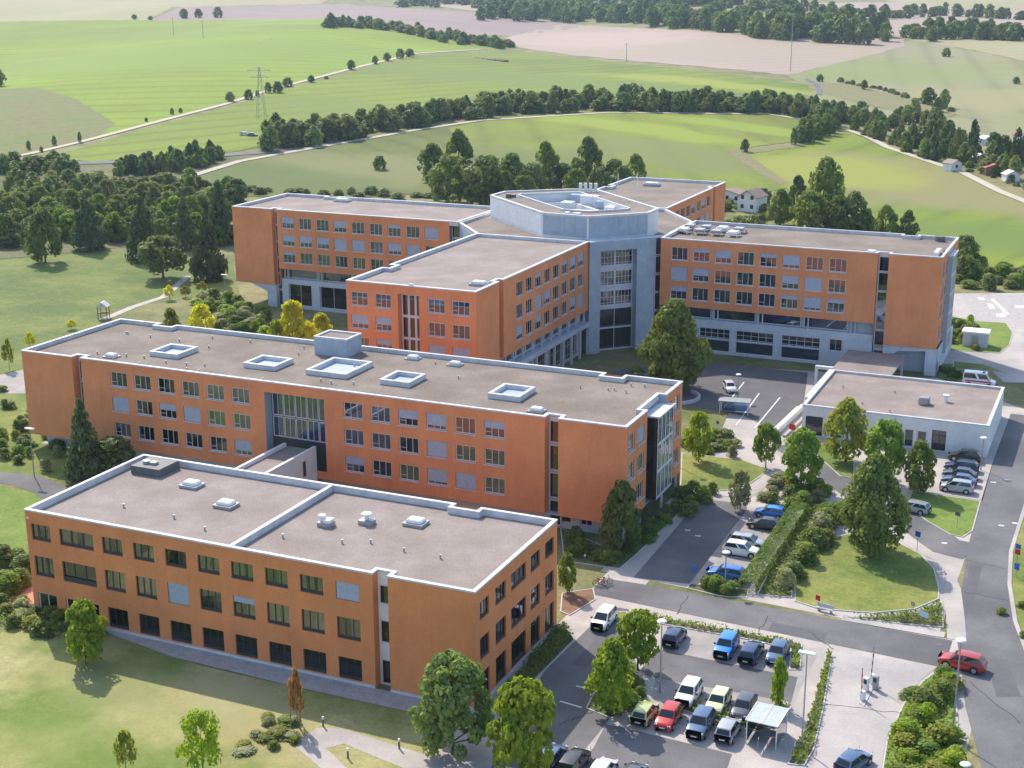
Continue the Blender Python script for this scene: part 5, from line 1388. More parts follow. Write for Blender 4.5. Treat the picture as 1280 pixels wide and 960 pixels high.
# yellow trees in the court behind the long building
for k, x, y, t_, w, lf, lab in (('upright1', 367, 442, 377, 42, 'yellow', 'tallest yellow tree behind the roof of the long brick building'), ('upright1', 402, 438, 392, 30, 'yellow', 'yellow tree nearest the near orange wing, right of the tallest one'),
                         ('upright1', 385, 446, 402, 36, 'yellow', 'low yellow tree between two taller yellow ones'), ('upright1', 254, 428, 381, 36, 'yellow', 'yellow bush-like tree behind the left part of the long roof'), ('upright1', 215, 425, 386, 26, 'autumn', 'small dull yellow tree behind the notch of the long roof'),
                         ('upright1', 347, 446, 400, 26, 'bright', 'small yellow green tree left of the tallest yellow one')):
    tree('yellow_tree', k, x, y, t_, w, lf, lab)
for x, y, t_, lf, lab in ((12, 462, 424, 'autumn', 'thin sapling on the far left lawn beside the terrace'), (38, 436, 416, 'yellow', 'small yellow sapling above the left roof corner'), (90, 412, 400, 'yellow', 'tiny yellow sapling on the lawn behind the long roof'), (212, 375, 357, 'yellow', 'small yellow bush by the lawn path'), (232, 372, 358, 'autumn', 'second small bush right of the yellow one by the lawn path'), (253, 366, 352, 'autumn', 'small bush below the nearest conifer to the far left wing')):
    tree('young_tree', 'sapling0', x, y, t_, 16, lf, lab)
# trees behind the hub
HB = [(540, 226, 180, 40, 'dark', 'mid2'), (574, 236, 163, 50, 'dark', 'mid0'), (560, 254, 196, 58, 'dark', 'mid1'), (606, 256, 196, 66, 'far', 'mid1'), (640, 250, 192, 56, 'far', 'mid0'), (682, 240, 178, 46, 'olive', 'mid0'), (664, 250, 205, 44, 'far', 'mid1'), (735, 234, 172, 48, 'dark', 'mid0'), (704, 244, 205, 44, 'far', 'mid1'), (768, 238, 199, 36, 'far', 'mid2'), (794, 232, 193, 28, 'dark', 'mid2'), (590, 246, 206, 40, 'far', 'mid1'), (625, 258, 214, 44, 'olive', 'mid1'), (720, 250, 212, 36, 'olive', 'mid1'), (750, 246, 210, 36, 'far', 'mid1'), (780, 242, 208, 30, 'far', 'mid1'), (655, 258, 220, 40, 'dark', 'mid1')]
for x, y, t_, w, lf, k in HB: tree('oak_tree', k, x, y, t_, w, lf, 'broad dark tree in the clump right behind the hospital hub', 'trees in the clump behind the hospital hub')
tree('bush', 'far1', 475, 212, 195, 18, 'far', 'single round bush alone in the dull meadow behind the far left wing', cat='bush')
# trees right, beyond the right wing
RT = [(1030, 282, 198, 62, 'olive', 'mid0'), (1010, 290, 240, 50, 'olive', 'mid1'), (1066, 292, 240, 48, 'dark', 'mid0'), (996, 262, 220, 24, 'conifer', 'mid2'), (975, 282, 237, 40, 'olive', 'mid0'), (1046, 292, 246, 40, 'dark', 'mid1'), (1106, 298, 257, 38, 'olive', 'mid0'), (1134, 300, 263, 28, 'dark', 'mid0'), (1205, 332, 295, 36, 'far', 'mid1'), (1082, 290, 262, 24, 'far', 'mid2'), (945, 292, 268, 40, 'far', 'mid1'), (925, 288, 270, 40, 'olive', 'mid1'), (1208, 350, 320, 40, 'olive', 'mid1'), (955, 256, 236, 24, 'far', 'mid1'), (918, 250, 238, 26, 'far', 'mid1')]
for x, y, t_, w, lf, k in RT: tree('oak_tree', k, x, y, t_, w, lf, 'tree in the loose group between the right wing and the sloping green field', 'trees beyond the right hospital wing')

def in_poly(x, y, poly):
    c = False
    for i in range(len(poly)):
        x0, y0 = poly[i][:2]; x1, y1 = poly[i - 1][:2]
        if (y0 > y) != (y1 > y) and x < (x1 - x0) * (y - y0) / (y1 - y0) + x0: c = not c
    return c

def scatter_px(poly, n, seed):
    r = random.Random(seed); out = []
    xs = [p[0] for p in poly]; ys = [p[1] for p in poly]
    while len(out) < n:
        x, y = r.uniform(min(xs), max(xs)), r.uniform(min(ys), max(ys))
        if in_poly(x, y, poly): out.append((x, y))
    return out

def carpet(name, poly, leafs, seed, h0=.15, h1=.7, dens=16, leaf=.26, base=.08):
    """ground cover of a bed: one uneven mat of leaves that nobody could count"""
    P = ccw([g(*p)[:2] for p in poly]); rng = np.random.default_rng(seed)
    n = int(abs(area(P)) * dens)
    xs = [p[0] for p in P]; ys = [p[1] for p in P]
    C = []
    while len(C) < n:
        x, y = rng.uniform(min(xs), max(xs)), rng.uniform(min(ys), max(ys))
        if in_poly(x, y, P): C.append((x, y))
    C = np.array(C)
    f = .5 + .25 * np.sin(C[:, 0] * 1.9 + seed) * np.cos(C[:, 1] * 1.6 + 2 * seed) + .25 * np.sin(C[:, 0] * .8 - C[:, 1] * 1.1 + seed) 
    z = base + (h0 + (h1 - h0) * f) * np.sqrt(rng.random(n))
    V, Fc = [], []
    leaves(V, Fc, np.stack([C[:, 0], C[:, 1], z], 1), np.tile([0, 0, 1.1], (n, 1)) + rng.normal(0, .35, (n, 3)), leaf, rng)
    me = bpy.data.meshes.new(name); me.from_pydata(V, [], Fc)
    for l in leafs: me.materials.append(LM[l])
    k = ((np.sin(C[:, 0] * 1.1 + seed) + np.cos(C[:, 1] * .9 - seed) + rng.normal(0, .5, n)) * .5 + 1) / 2 * len(leafs)
    me.polygons.foreach_set('material_index', np.clip(k, 0, len(leafs) - 1).astype(int).tolist())
    return struct(link(name, me), 'stuff')

def shrubs(poly, n, seed, leafs, hrange, wrange, label, group, name='shrub', base=.06, kinds=('shrub0', 'shrub1', 'shrub2')):
    r = random.Random(seed)
    for (x, y) in scatter_px(poly, n, seed):
        P = g(x, y)
        tree_at(name, r.choice(kinds), P, r.uniform(*hrange), r.uniform(*wrange), r.choice(leafs), label, group, cat='shrub', base=base)

shrubs([(736, 884), (745, 868), (790, 843), (804, 855), (802, 878), (764, 895)], 15, 2, ['olive', 'green', 'bright'], (.8, 1.7), (1.4, 2.2), 'bushy shrub under the two trees on the car park island', 'shrubs on the car park island')
shrubs([(1174, 846), (1184, 848), (1192, 870), (1197, 985), (1102, 985), (1112, 928), (1132, 884), (1155, 856)], 30, 4, ['bright', 'olive', 'olive', 'bright', 'green', 'autumn'], (.8, 2.0), (1.8, 3.0), 'green shrub in the bed right of the concrete entrance lane', 'shrubs in the bottom right bed')
shrubs([(704, 664), (770, 694), (846, 630), (848, 640), (800, 688), (775, 709), (708, 699)], 48, 8, ['dark', 'green', 'olive', 'dark'], (.7, 1.6), (1.3, 2.4), 'shaded shrub at the foot of the long brick building by the dark car park', 'shrubs at the foot of the long building', name='bed_shrub')
shrubs([(866, 732), (932, 738), (930, 746), (900, 744)], 12, 9, ['green', 'olive', 'dark'], (.8, 1.5), (1.3, 2.2), 'shrub at the road end of the side car park', 'shrubs at the end of the side car park')
shrubs([(978, 742), (1000, 700), (1022, 660), (1050, 636), (1066, 655), (1018, 690), (996, 745)], 20, 10, ['dark', 'green', 'olive', 'silver'], (1.2, 2.4), (2.4, 3.8), 'tall shrub in the thicket between the clipped hedge and the oval lawn', 'thicket beside the oval lawn', name='bush')
shrubs([(965, 600), (1000, 608), (1035, 612), (1030, 634), (985, 640), (950, 630)], 22, 11, ['silver', 'green', 'autumn', 'olive'], (.9, 1.9), (1.8, 2.8), 'mixed shrub around the path fork above the side car park', 'shrubs by the garden path fork')
shrubs([(852, 556), (862, 542), (910, 545), (936, 566), (930, 574), (880, 568)], 26, 12, ['bright', 'olive', 'silver', 'green'], (.8, 1.7), (1.6, 2.6), 'shrub in the border between the courtyard lawn and the hospital forecourt', 'shrubs along the courtyard border')
shrubs([(850, 618), (880, 612), (905, 620), (880, 630), (852, 650)], 12, 13, ['dark', 'green', 'dark'], (.9, 1.7), (1.7, 2.6), 'dark shrub beside the glass bay of the long brick building', 'shrubs beside the glass bay')
shrubs([(0, 700), (30, 690), (35, 745), (0, 755)], 10, 14, ['dark', 'green', 'olive'], (1.2, 2.4), (2.4, 3.6), 'leafy bush left of the foreground building', 'bushes left of the foreground building', name='bush')
shrubs([(-5, 745), (30, 752), (130, 790), (128, 804), (60, 796), (-5, 780)], 34, 15, ['olive', 'silver', 'autumn', 'dark'], (.7, 1.3), (1.4, 2.4), 'rough shrub along the foot of the left end of the foreground building', 'shrubs below the left end of the foreground building')
shrubs([(0, 540), (30, 530), (90, 560), (60, 592), (0, 580)], 20, 16, ['dark', 'olive', 'green', 'silver'], (.7, 1.9), (1.4, 2.6), 'garden shrub left of the long brick building', 'garden shrubs at the left edge')
shrubs([(0, 470), (28, 490), (100, 520), (30, 520), (0, 510)], 8, 17, ['dark', 'olive'], (.8, 1.5), (1.5, 2.4), 'shrub beside the pale terrace at the left edge', 'shrubs by the left terrace')
shrubs([(250, 372), (320, 380), (345, 400), (340, 430), (270, 420), (235, 395)], 42, 18, ['dark', 'green', 'bright', 'dark', 'silver'], (1.0, 2.6), (2.2, 4.0), 'bush in the court in front of the far left wing', 'bushes in the court by the far left wing', name='bush')
shrubs([(1196, 400), (1222, 405), (1230, 414), (1222, 440), (1186, 438), (1184, 412)], 22, 19, ['olive', 'green', 'bright', 'dark'], (.8, 2.0), (1.8, 3.0), 'shrub around the grey kiosk beside the landing pad', 'shrubs around the kiosk')
shrubs([(1196, 330), (1290, 340), (1290, 362), (1196, 362)], 34, 20, ['olive', 'far2', 'green', 'dark'], (1.5, 3.5), (3.0, 5.5), 'bush in the row behind the landing pad', 'bushes behind the landing pad', name='bush')
shrubs([(300, 905), (365, 890), (380, 925), (330, 952), (290, 935)], 14, 21, ['silver', 'autumn', 'olive'], (.3, .7), (1.2, 2.4), 'straw coloured tuft of scrub beside the front footpath', 'scrub tufts by the front footpath', base=0)
shrubs([(1168, 460), (1200, 470), (1190, 480), (1170, 476)], 8, 22, ['dark', 'olive'], (.6, 1.3), (1.6, 2.4), 'low shrub between the right wing and the ambulance', 'shrubs by the ambulance')
shrubs([(790, 470), (840, 470), (865, 480), (830, 494), (795, 490)], 14, 24, ['dark', 'conifer'], (1.5, 3.0), (2.5, 4.0), 'dark undergrowth bush by the shaded hospital entrance', 'undergrowth at the hospital entrance', name='bush')
shrubs([(1240, 780), (1275, 740), (1285, 760), (1275, 830)], 3, 25, ['olive'], (.4, .7), (1.0, 1.4), 'low tuft on the verge at the right edge', 'tufts on the right verge')
carpet('ground_cover', [(1062, 773), (1100, 772), (1148, 767), (1177, 755), (1178, 783), (1130, 779)], ['dark', 'green', 'dark'], 1, .35, 1.0, dens=30)
carpet('ground_cover', [(1035, 815), (1040, 820), (1028, 885), (1016, 936), (1005, 956), (987, 954), (1011, 900)], ['olive', 'green', 'autumn', 'olive'], 3, .3, .9, dens=32)
carpet('ground_cover', [(808, 770), (830, 774), (975, 801), (1001, 808), (999, 836), (988, 836), (989, 811), (940, 800), (808, 775)], ['olive', 'green', 'olive'], 5, .25, .7, dens=30)
carpet('ground_cover', [(848, 885), (872, 881), (902, 891), (940, 899), (983, 882), (988, 885), (978, 903), (950, 913), (890, 904)], ['olive', 'bright', 'green'], 6, .25, .7, dens=30)
carpet('ground_cover', [(694, 788), (704, 782), (716, 799), (640, 877), (626, 872)], ['dark', 'green', 'dark', 'olive'], 7, .6, 1.3, dens=40)
carpet('ground_cover', [(734, 885), (744, 867), (790, 840), (806, 853), (804, 879), (764, 897)], ['olive', 'green'], 8, .15, .5)
carpet('ground_cover', [(704, 664), (770, 694), (846, 630), (848, 640), (800, 688), (775, 709), (708, 699)], ['dark', 'green'], 9, .2, .6)
carpet('ground_cover', [(1174, 843), (1184, 846), (1194, 869), (1199, 990), (1100, 990), (1110, 928), (1131, 882), (1154, 855)], ['green', 'olive', 'bright'], 10, .15, .5)
carpet('ground_cover', [(-5, 745), (30, 752), (130, 790), (128, 804), (60, 796), (-5, 780)], ['olive', 'silver', 'green'], 11, .2, .7, base=0)
LM['grass_green'] = leaf_mat('grass_green', (.13, .165, .035), (.17, .18, .05), .4)
LM['grass_straw'] = leaf_mat('grass_straw', (.22, .20, .09), (.28, .25, .125), .4)
carpet('ground_cover', [(1012, 634), (1050, 632), (1000, 690), (990, 748), (950, 744), (962, 716)], ['dark', 'green', 'olive'], 14, .2, .7, dens=20)
# clipped hedge of the side car park
a, b = g(1000, 640), g(933, 741)
rng = np.random.default_rng(5)
d = (b - a); L = d.length; d.normalize(); nn = Vector((-d.y, d.x, 0))
Vh, Fh = [], []
n = 9000
s = rng.random(n) * L; side = rng.integers(0, 3, n)
hw_, hh = 1.0, 1.35
lat = np.where(side == 0, rng.uniform(-hw_, hw_, n), np.where(side == 1, -hw_, hw_)) + rng.normal(0, .04, n)
zz = np.where(side == 0, hh, rng.random(n) * hh) + rng.normal(0, .04, n)
C = np.stack([a.x + d.x * s + nn.x * lat, a.y + d.y * s + nn.y * lat, np.clip(zz, .05, 2)], 1)
N = np.stack([np.where(side == 0, 0, np.sign(lat) * nn.x), np.where(side == 0, 0, np.sign(lat) * nn.y), np.where(side == 0, 1.0, .2)], 1)
leaves(Vh, Fh, C, N * 1.9, .19, rng)
me = bpy.data.meshes.new('clipped_hedge'); me.from_pydata(Vh, [], Fh); me.materials.append(LM['green'])
tag(link('clipped_hedge', me), 'long flat topped clipped hedge beside the side car park', 'hedge')

# --- far vegetation
def row(name, pts, n, seed, hr, wr, leafs, kinds, label, group, spread=0.0, cat='tree'):
    """n single trees along a line of photograph positions, spread in depth (metres)"""
    r = random.Random(seed)
    seg = [math.hypot(b[0] - a[0], b[1] - a[1]) for a, b in zip(pts[:-1], pts[1:])]
    tot = sum(seg)
    for i in range(n):
        q = (i + r.random() * .9) / n * tot
        for (a, b), l in zip(zip(pts[:-1], pts[1:]), seg):
            if q <= l: break
            q -= l
        t = min(1, q / l)
        P = g(a[0] + (b[0] - a[0]) * t, a[1] + (b[1] - a[1]) * t)
        dd = r.uniform(-.5, 1.0) * spread
        x, y = P.x + FH[0] * dd, P.y + FH[1] * dd
        P = Vector((x, y, float(T(x, y))))
        h = r.uniform(*hr)
        tree_at(name, r.choice(kinds), P, h, r.uniform(*wr), r.choice(leafs), label, group, cat=cat, base=-.2)

FK = ('far0', 'far1', 'far2')
row('belt_tree', [(335, 185), (400, 178), (470, 164), (560, 150), (640, 140), (760, 136), (880, 138), (1000, 141), (1040, 150)], 240, 31, (4.5, 10), (6, 10), ['far', 'far', 'far', 'far2', 'dark'], FK, 'tree in the long dark belt that crosses between the green fields', 'trees in the long belt', 22)
row('belt_tree', [(1000, 178), (1030, 170), (1050, 158)], 14, 32, (5, 10), (5, 8), ['far', 'dark'], FK, 'dark tree at the right end of the belt, beside the bright field corner', 'trees at the right end of the belt', 8)
row('belt_tree', [(985, 205 - 60), (1060, 155), (1100, 160), (1150, 150), (1180, 170)], 40, 33, (5, 10), (5, 8), ['far', 'far2', 'far'], FK, 'tree at the upper edge of the hillside gardens', 'trees above the hillside gardens', 14)
row('garden_tree', [(1075, 166), (1130, 188), (1200, 205), (1290, 232)], 46, 34, (3, 8), (3, 6.5), ['far', 'far2', 'olive', 'dark'], FK + ('far3',), 'tree in the hillside gardens beside the pale track', 'trees along the garden track', 30)
row('garden_tree', [(1110, 175), (1180, 185), (1290, 205)], 40, 35, (4, 10), (4, 7), ['far', 'dark', 'far', 'far2'], FK + ('far3',), 'dark tree among the huts of the hillside gardens', 'trees among the garden huts', 30)
for x, y, t_, w in ((1167, 200, 152, 22), (1215, 198, 148, 28), (1245, 210, 168, 24), (1270, 206, 158, 26)):
    tree('conifer_tree', 'far3', x, y, t_, w, 'conifer', 'tall dark conifer standing out among the garden huts', 'tall conifers of the hillside gardens')
for x, y, t_, w in ((1180, 135, 112, 16), (1160, 130, 110, 22), (1172, 140, 122, 14), (1183, 71, 60, 12), (1025, 102, 93, 10), (1080, 112, 100, 10), (931, 190, 174, 12), (992, 181, 160, 10), (1270, 105, 96, 10)):
    tree('lone_tree', 'far1', x, y, t_, w, 'far', 'small scattered tree on the pale hillside fields at the right', 'scattered trees on the right hillside')
row('hedge_bush', [(1050, 103), (1100, 112), (1150, 128), (1190, 140)], 22, 36, (1.5, 3), (3, 5), ['far2', 'far'], ('far1',), 'bush along the brown strip on the right hillside', 'bushes along the brown strip', 3, cat='bush')
shrubs([(1085, 160), (1120, 165), (1290, 215), (1290, 240), (1210, 214), (1110, 180)], 60, 26, ['far2', 'olive', 'silver', 'far'], (1.0, 2.5), (2.0, 4.0), 'small bush among the huts of the hillside gardens', 'bushes in the hillside gardens', name='garden_bush', kinds=('far1', 'far0'), base=-.1)
# trees along the farm track
for x, y, t_, w in ((288, 127, 115, 12), (311, 124, 112, 11), (335, 116, 103, 9), (347, 116, 102, 13), (360, 108, 97, 13), (389, 103, 94, 9), (439, 87, 75, 11), (469, 80, 70, 8), (484, 76, 66, 10), (500, 73, 61, 11), (512, 71, 61, 12), (408, 99, 95, 6), (322, 121, 113, 5), (183, 152, 147, 4), (215, 143, 135, 5), (226, 141, 135, 5), (36, 187, 176, 6), (52, 190, 183, 5), (68, 182, 170, 6), (100, 178, 165, 5)):
    tree('track_tree', 'far1', x, y, t_, w * 1.1, 'far', 'small round tree standing beside the pale farm track', 'trees along the farm track')
for x, y, t_, w in ((332, 166, 150, 14), (345, 166, 141, 22)):
    tree('field_tree', 'far0', x, y, t_, w, 'dark', 'dark tree at the foot of the pylon', 'trees at the foot of the pylon')
for x, y, t_, w in ((230, 23, 11, 12), (248, 22, 11, 11), (273, 22, 9, 13), (168, 24, 18, 8), (188, 25, 20, 7)):
    tree('ridge_tree', 'far1', x, y, t_, w, 'far', 'dark tree on the ridge above the green hill', 'trees on the ridge')
tree('field_tree', 'far0', -2, 108, 84, 22, 'dark', 'dark tree cut by the left edge of the big green field')
row('grove_tree', [(408, 34), (440, 33), (500, 40), (560, 52), (640, 62)], 60, 41, (5, 10), (8, 14), ['far', 'far2', 'far'], FK, 'tree in the grove at the top of the green hill', 'trees of the hilltop grove', 40)
tree('grove_tree', 'far0', 414, 35, 16, 18, 'dark', 'taller dark tree at the left end of the hilltop grove')
row('forest_tree', [(600, 22), (680, 24), (760, 26), (860, 34), (960, 44), (1115, 50)], 150, 42, (13, 21), (13, 20), ['far', 'dark', 'far'], FK, 'tree of the dark wood behind the pale stubble field', 'trees of the wood behind the stubble field', 120)
row('forest_tree', [(1145, 50), (1200, 47), (1300, 52)], 34, 43, (9, 15), (10, 15), ['far', 'dark'], FK, 'tree of the small wood at the upper right', 'trees of the small wood at the upper right', 50)
row('forest_tree', [(500, 8), (640, 6), (740, 8), (860, 8), (985, 12)], 70, 44, (12, 22), (18, 28), ['far', 'dark'], FK, 'tree of the hazy wood along the top edge', 'trees of the wood along the top edge', 160)
row('forest_tree', [(960, 10), (1040, 18), (1110, 24), (1180, 20), (1300, 26)], 40, 45, (8, 15), (10, 18), ['far', 'dark'], FK, 'tree in the thin line across the pale fields at the top right', 'trees across the pale top right fields', 20)
# scrubland at the left: single trees and bushes
row('scrub_tree', [(-10, 310), (80, 298), (180, 300), (290, 305)], 40, 51, (4, 8.5), (5, 8.5), ['dark', 'far', 'green', 'olive'], ('mid0', 'mid1', 'mid2'), 'leafy tree in the thicket behind the left lawn', 'trees of the left thicket', 8)
row('scrub_tree', [(0, 262), (90, 262), (200, 262), (300, 252)], 38, 52, (4, 8), (5, 9), ['olive', 'far', 'far2', 'dark'], ('mid0', 'mid1', 'mid2'), 'tree in the middle of the left thicket', 'trees in the middle of the left thicket', 14)
row('scrub_tree', [(-10, 284), (90, 276), (190, 280), (290, 272)], 36, 58, (4, 8), (5, 9), ['far', 'olive', 'green', 'dark'], ('mid0', 'mid1', 'mid2'), 'tree inside the left thicket, behind its front row', 'trees behind the front row of the left thicket', 10)
row('scrub_bush', [(0, 248), (90, 250), (180, 252), (260, 246)], 36, 59, (2.5, 6), (4, 8), ['far2', 'far', 'olive', 'green'], ('mid1', 'mid0'), 'bush in the back half of the left thicket', 'bushes in the back half of the left thicket', 10, cat='bush')
row('scrub_bush', [(0, 235), (90, 238), (180, 240), (230, 235)], 40, 53, (2.5, 6), (4, 8), ['far', 'far2', 'olive', 'silver'], ('far0', 'far1', 'far2'), 'bush at the back of the left thicket', 'bushes at the back of the left thicket', 14, cat='bush')
row('scrub_bush', [(0, 214), (60, 216), (95, 218)], 22, 54, (3, 7), (4, 8), ['far', 'far', 'far2'], ('far0', 'far1', 'far2'), 'dark bush below the country road at the far left', 'bushes below the country road', 10, cat='bush')
row('spruce_tree', [(145, 218), (200, 214), (270, 204)], 44, 55, (4, 8), (3.5, 6), ['far', 'conifer', 'dark'], ('far2', 'far3', 'far0'), 'dark tree in the plantation beside the country road', 'trees of the roadside plantation', 16)
row('edge_bush', [(300, 240), (380, 243), (470, 246), (560, 250)], 16, 56, (1.5, 3), (3, 6), ['far', 'far2'], ('far1',), 'bush just behind the far left hospital wing', 'bushes behind the far left wing', 6, cat='bush')
row('edge_bush', [(850, 262), (930, 262), (1000, 272), (1100, 296)], 24, 57, (2, 4.5), (3.5, 6), ['far', 'far2', 'olive'], FK, 'bush around the white house behind the right wing', 'bushes around the white house', 6, cat='bush')
# ================================================================== CARS
PAINT = {}
def paint(name, c, metal=.15):
    if name not in PAINT:
        m, nt, p = new_mat('paint_' + name)
        p.inputs['Base Color'].default_value = (*c, 1); p.inputs['Roughness'].default_value = .32
        p.inputs['Metallic'].default_value = metal; p.inputs['Coat Weight'].default_value = .7; p.inputs['Coat Roughness'].default_value = .06
        PAINT[name] = m
    return PAINT[name]
COLS = dict(white=(.72, .73, .74), silver=(.40, .41, .42), black=(.012, .013, .016), grey=(.06, .07, .085), navy=(.015, .04, .11), blue=(.012, .12, .42), bright_blue=(.008, .20, .62), red=(.48, .018, .014), dark_red=(.40, .022, .016), lime=(.50, .56, .22), pale_lime=(.62, .66, .36), steel=(.07, .13, .24))

def loft(bm, secs, mi=0, caps=True):
    R0 = None; first = None
    for s in secs:
        ring = [bm.verts.new(p) for p in s]
        if R0:
            n = len(ring)
            for i in range(n): bm.faces.new((R0[i], R0[(i + 1) % n], ring[(i + 1) % n], ring[i])).material_index = mi
        else: first = ring
        R0 = ring
    if caps:
        bm.faces.new(first[::-1]).material_index = mi; bm.faces.new(R0).material_index = mi

CT = dict(   # length, width, height, belt, windscreen foot/top, rear top/foot (fractions of the length from the nose), bonnet height
    hatch=(4.05, 1.74, 1.50, .95, .25, .42, .86, .985, .86), sedan=(4.65, 1.80, 1.45, .92, .27, .43, .74, .90, .84), estate=(4.65, 1.80, 1.48, .93, .26, .42, .88, .985, .85),
    suv=(4.45, 1.84, 1.66, 1.05, .25, .40, .87, .98, .98), mpv=(4.35, 1.80, 1.63, 1.0, .19, .38, .90, .985, .93), van=(4.75, 1.86, 1.88, 1.08, .16, .32, .95, .99, 1.0), ambulance=(5.35, 1.98, 2.45, 1.3, .14, .28, .965, .99, 1.12))
CM = {}
def car_meshes(kind):
    if kind in CM: return CM[kind]
    L, W, H, zb, a0, a1, b1, b0, hood = CT[kind]
    hw_ = W / 2; X = lambda f: L / 2 - f * L
    def sec(x, w, top, bot=.22, sh=.06):
        w2 = w - sh
        return [(x, -w * .94, bot), (x, -w, bot + .22), (x, -w, top - .22), (x, -w2, top - .03), (x, -w2 * .6, top + .015), (x, w2 * .6, top + .015), (x, w2, top - .03), (x, w, top - .22), (x, w, bot + .22), (x, w * .94, bot)]
    bm = bmesh.new()
    rear = zb - .02
    S = [(0.0, .72, hood - .34, .34), (.018, .84, hood - .20, .25), (.06, .95, hood - .08, .2), (.15, .99, hood, .2), (a0, 1.0, zb, .2), (.5, 1.0, zb + .01, .2), (.8, 1.0, rear, .2), (.94, .97, rear, .2), (.985, .92, rear - .03, .26), (1.0, .84, rear - .16, .36)]
    if b0 < .93: S = S[:6] + [(.8, 1.0, rear, .2), (b0, .98, rear, .2), (.97, .93, rear - .02, .24), (1.0, .84, rear - .14, .36)]
    loft(bm, [sec(X(f), hw_ * w, t, b) for f, w, t, b in S])
    # cabin
    tw = .76 if kind not in ('van', 'ambulance') else .88
    def ring(f, w, z): return [(X(f), -hw_ * w, z), (X(f), hw_ * w, z)]
    zt = H
    base = [(a0, .93), (.5, .95), (b0, .90)]
    Bm = [(X(f), hw_ * w, zb - .03) for f, w in base]
    Tm = [(X(a1), hw_ * tw * .97, zt - .04), (X((a1 + b1) / 2), hw_ * tw, zt), (X(b1), hw_ * tw * .95, zt - .05)]
    vb = [[bm.verts.new((x, s * y, z)) for (x, y, z) in Bm] for s in (-1, 1)]
    vt = [[bm.verts.new((x, s * y, z)) for (x, y, z) in Tm] for s in (-1, 1)]
    for k in (0, 1):
        bm.faces.new((vb[0][k], vb[0][k + 1], vt[0][k + 1], vt[0][k])); bm.faces.new((vb[1][k + 1], vb[1][k], vt[1][k], vt[1][k + 1]))
        bm.faces.new((vt[0][k], vt[0][k + 1], vt[1][k + 1], vt[1][k]))
    bm.faces.new((vb[0][0], vt[0][0], vt[1][0], vb[1][0])); bm.faces.new((vt[0][2], vb[0][2], vb[1][2], vt[1][2]))
    bmesh.ops.recalc_face_normals(bm, faces=bm.faces[:])
    ed = [e for e in bm.edges if len(e.link_faces) == 2 and e.calc_face_angle(0) > .35]
    bmesh.ops.bevel(bm, geom=ed, offset=.045, segments=2, affect='EDGES', profile=.6)
    # wheel arches and sill
    body = bpy.data.meshes.new('body'); bm.to_mesh(body); bm.free(); body.materials.append(paint('white', COLS['white']))
    body.polygons.foreach_set('use_smooth', [True] * len(body.polygons))
    try: body.set_sharp_from_angle(angle=R_(38))
    except Exception: pass
    parts = [('body', body, [])]
    def pane(name, quad, out, m=MT['car_glass'], inset_=(.08, .1)):
        q = [Vector(p) for p in quad]   # lower a, lower b, upper b, upper a
        iu, iv = inset_
        def at(u, v): return (q[0] * (1 - u) + q[1] * u) * (1 - v) + (q[3] * (1 - u) + q[2] * u) * v
        P = [at(iu, iv), at(1 - iu, iv), at(1 - iu, 1 - iv), at(iu, 1 - iv)]
        n = (P[1] - P[0]).cross(P[3] - P[0]).normalized()
        if n.dot(Vector(out)) < 0: n = -n
        bm = bmesh.new()
        lo = [bm.verts.new(p - n * .01) for p in P]; hi = [bm.verts.new(p + n * .012) for p in P]
        bm.faces.new(hi); bm.faces.new(lo[::-1])
        for i in range(4): bm.faces.new((lo[i], lo[(i + 1) % 4], hi[(i + 1) % 4], hi[i]))
        bmesh.ops.recalc_face_normals(bm, faces=bm.faces[:])
        me = bpy.data.meshes.new(name); bm.to_mesh(me); bm.free(); me.materials.append(m)
        parts.append((name, me, []))
    f2 = lambda v: v
    B = [[(x, s * y, z) for (x, y, z) in Bm] for s in (-1, 1)]; Tt = [[(x, s * y, z) for (x, y, z) in Tm] for s in (-1, 1)]
    pane('windscreen', (B[0][0], B[1][0], Tt[1][0], Tt[0][0]), (1, 0, .3), inset_=(.07, .09))
    pane('rear_window', (B[1][2], B[0][2], Tt[0][2], Tt[1][2]), (-1, 0, .3), inset_=(.10, .18))
    for s in (0, 1):
        sg = (-1, 1)[s]
        pane('side_window', (B[s][0], B[s][1], Tt[s][1], Tt[s][0]), (0, sg, 0), inset_=(.10, .14))
        if kind != 'ambulance' : pane('side_window', (B[s][1], B[s][2], Tt[s][2], Tt[s][1]), (0, sg, 0), inset_=(.07, .14))
        else: pane('side_window', (B[s][1], B[s][2], Tt[s][2], Tt[s][1]), (0, sg, 0), inset_=(.07, .14))
    # wheels
    wr = .33 if kind not in ('suv', 'van', 'ambulance') else .36
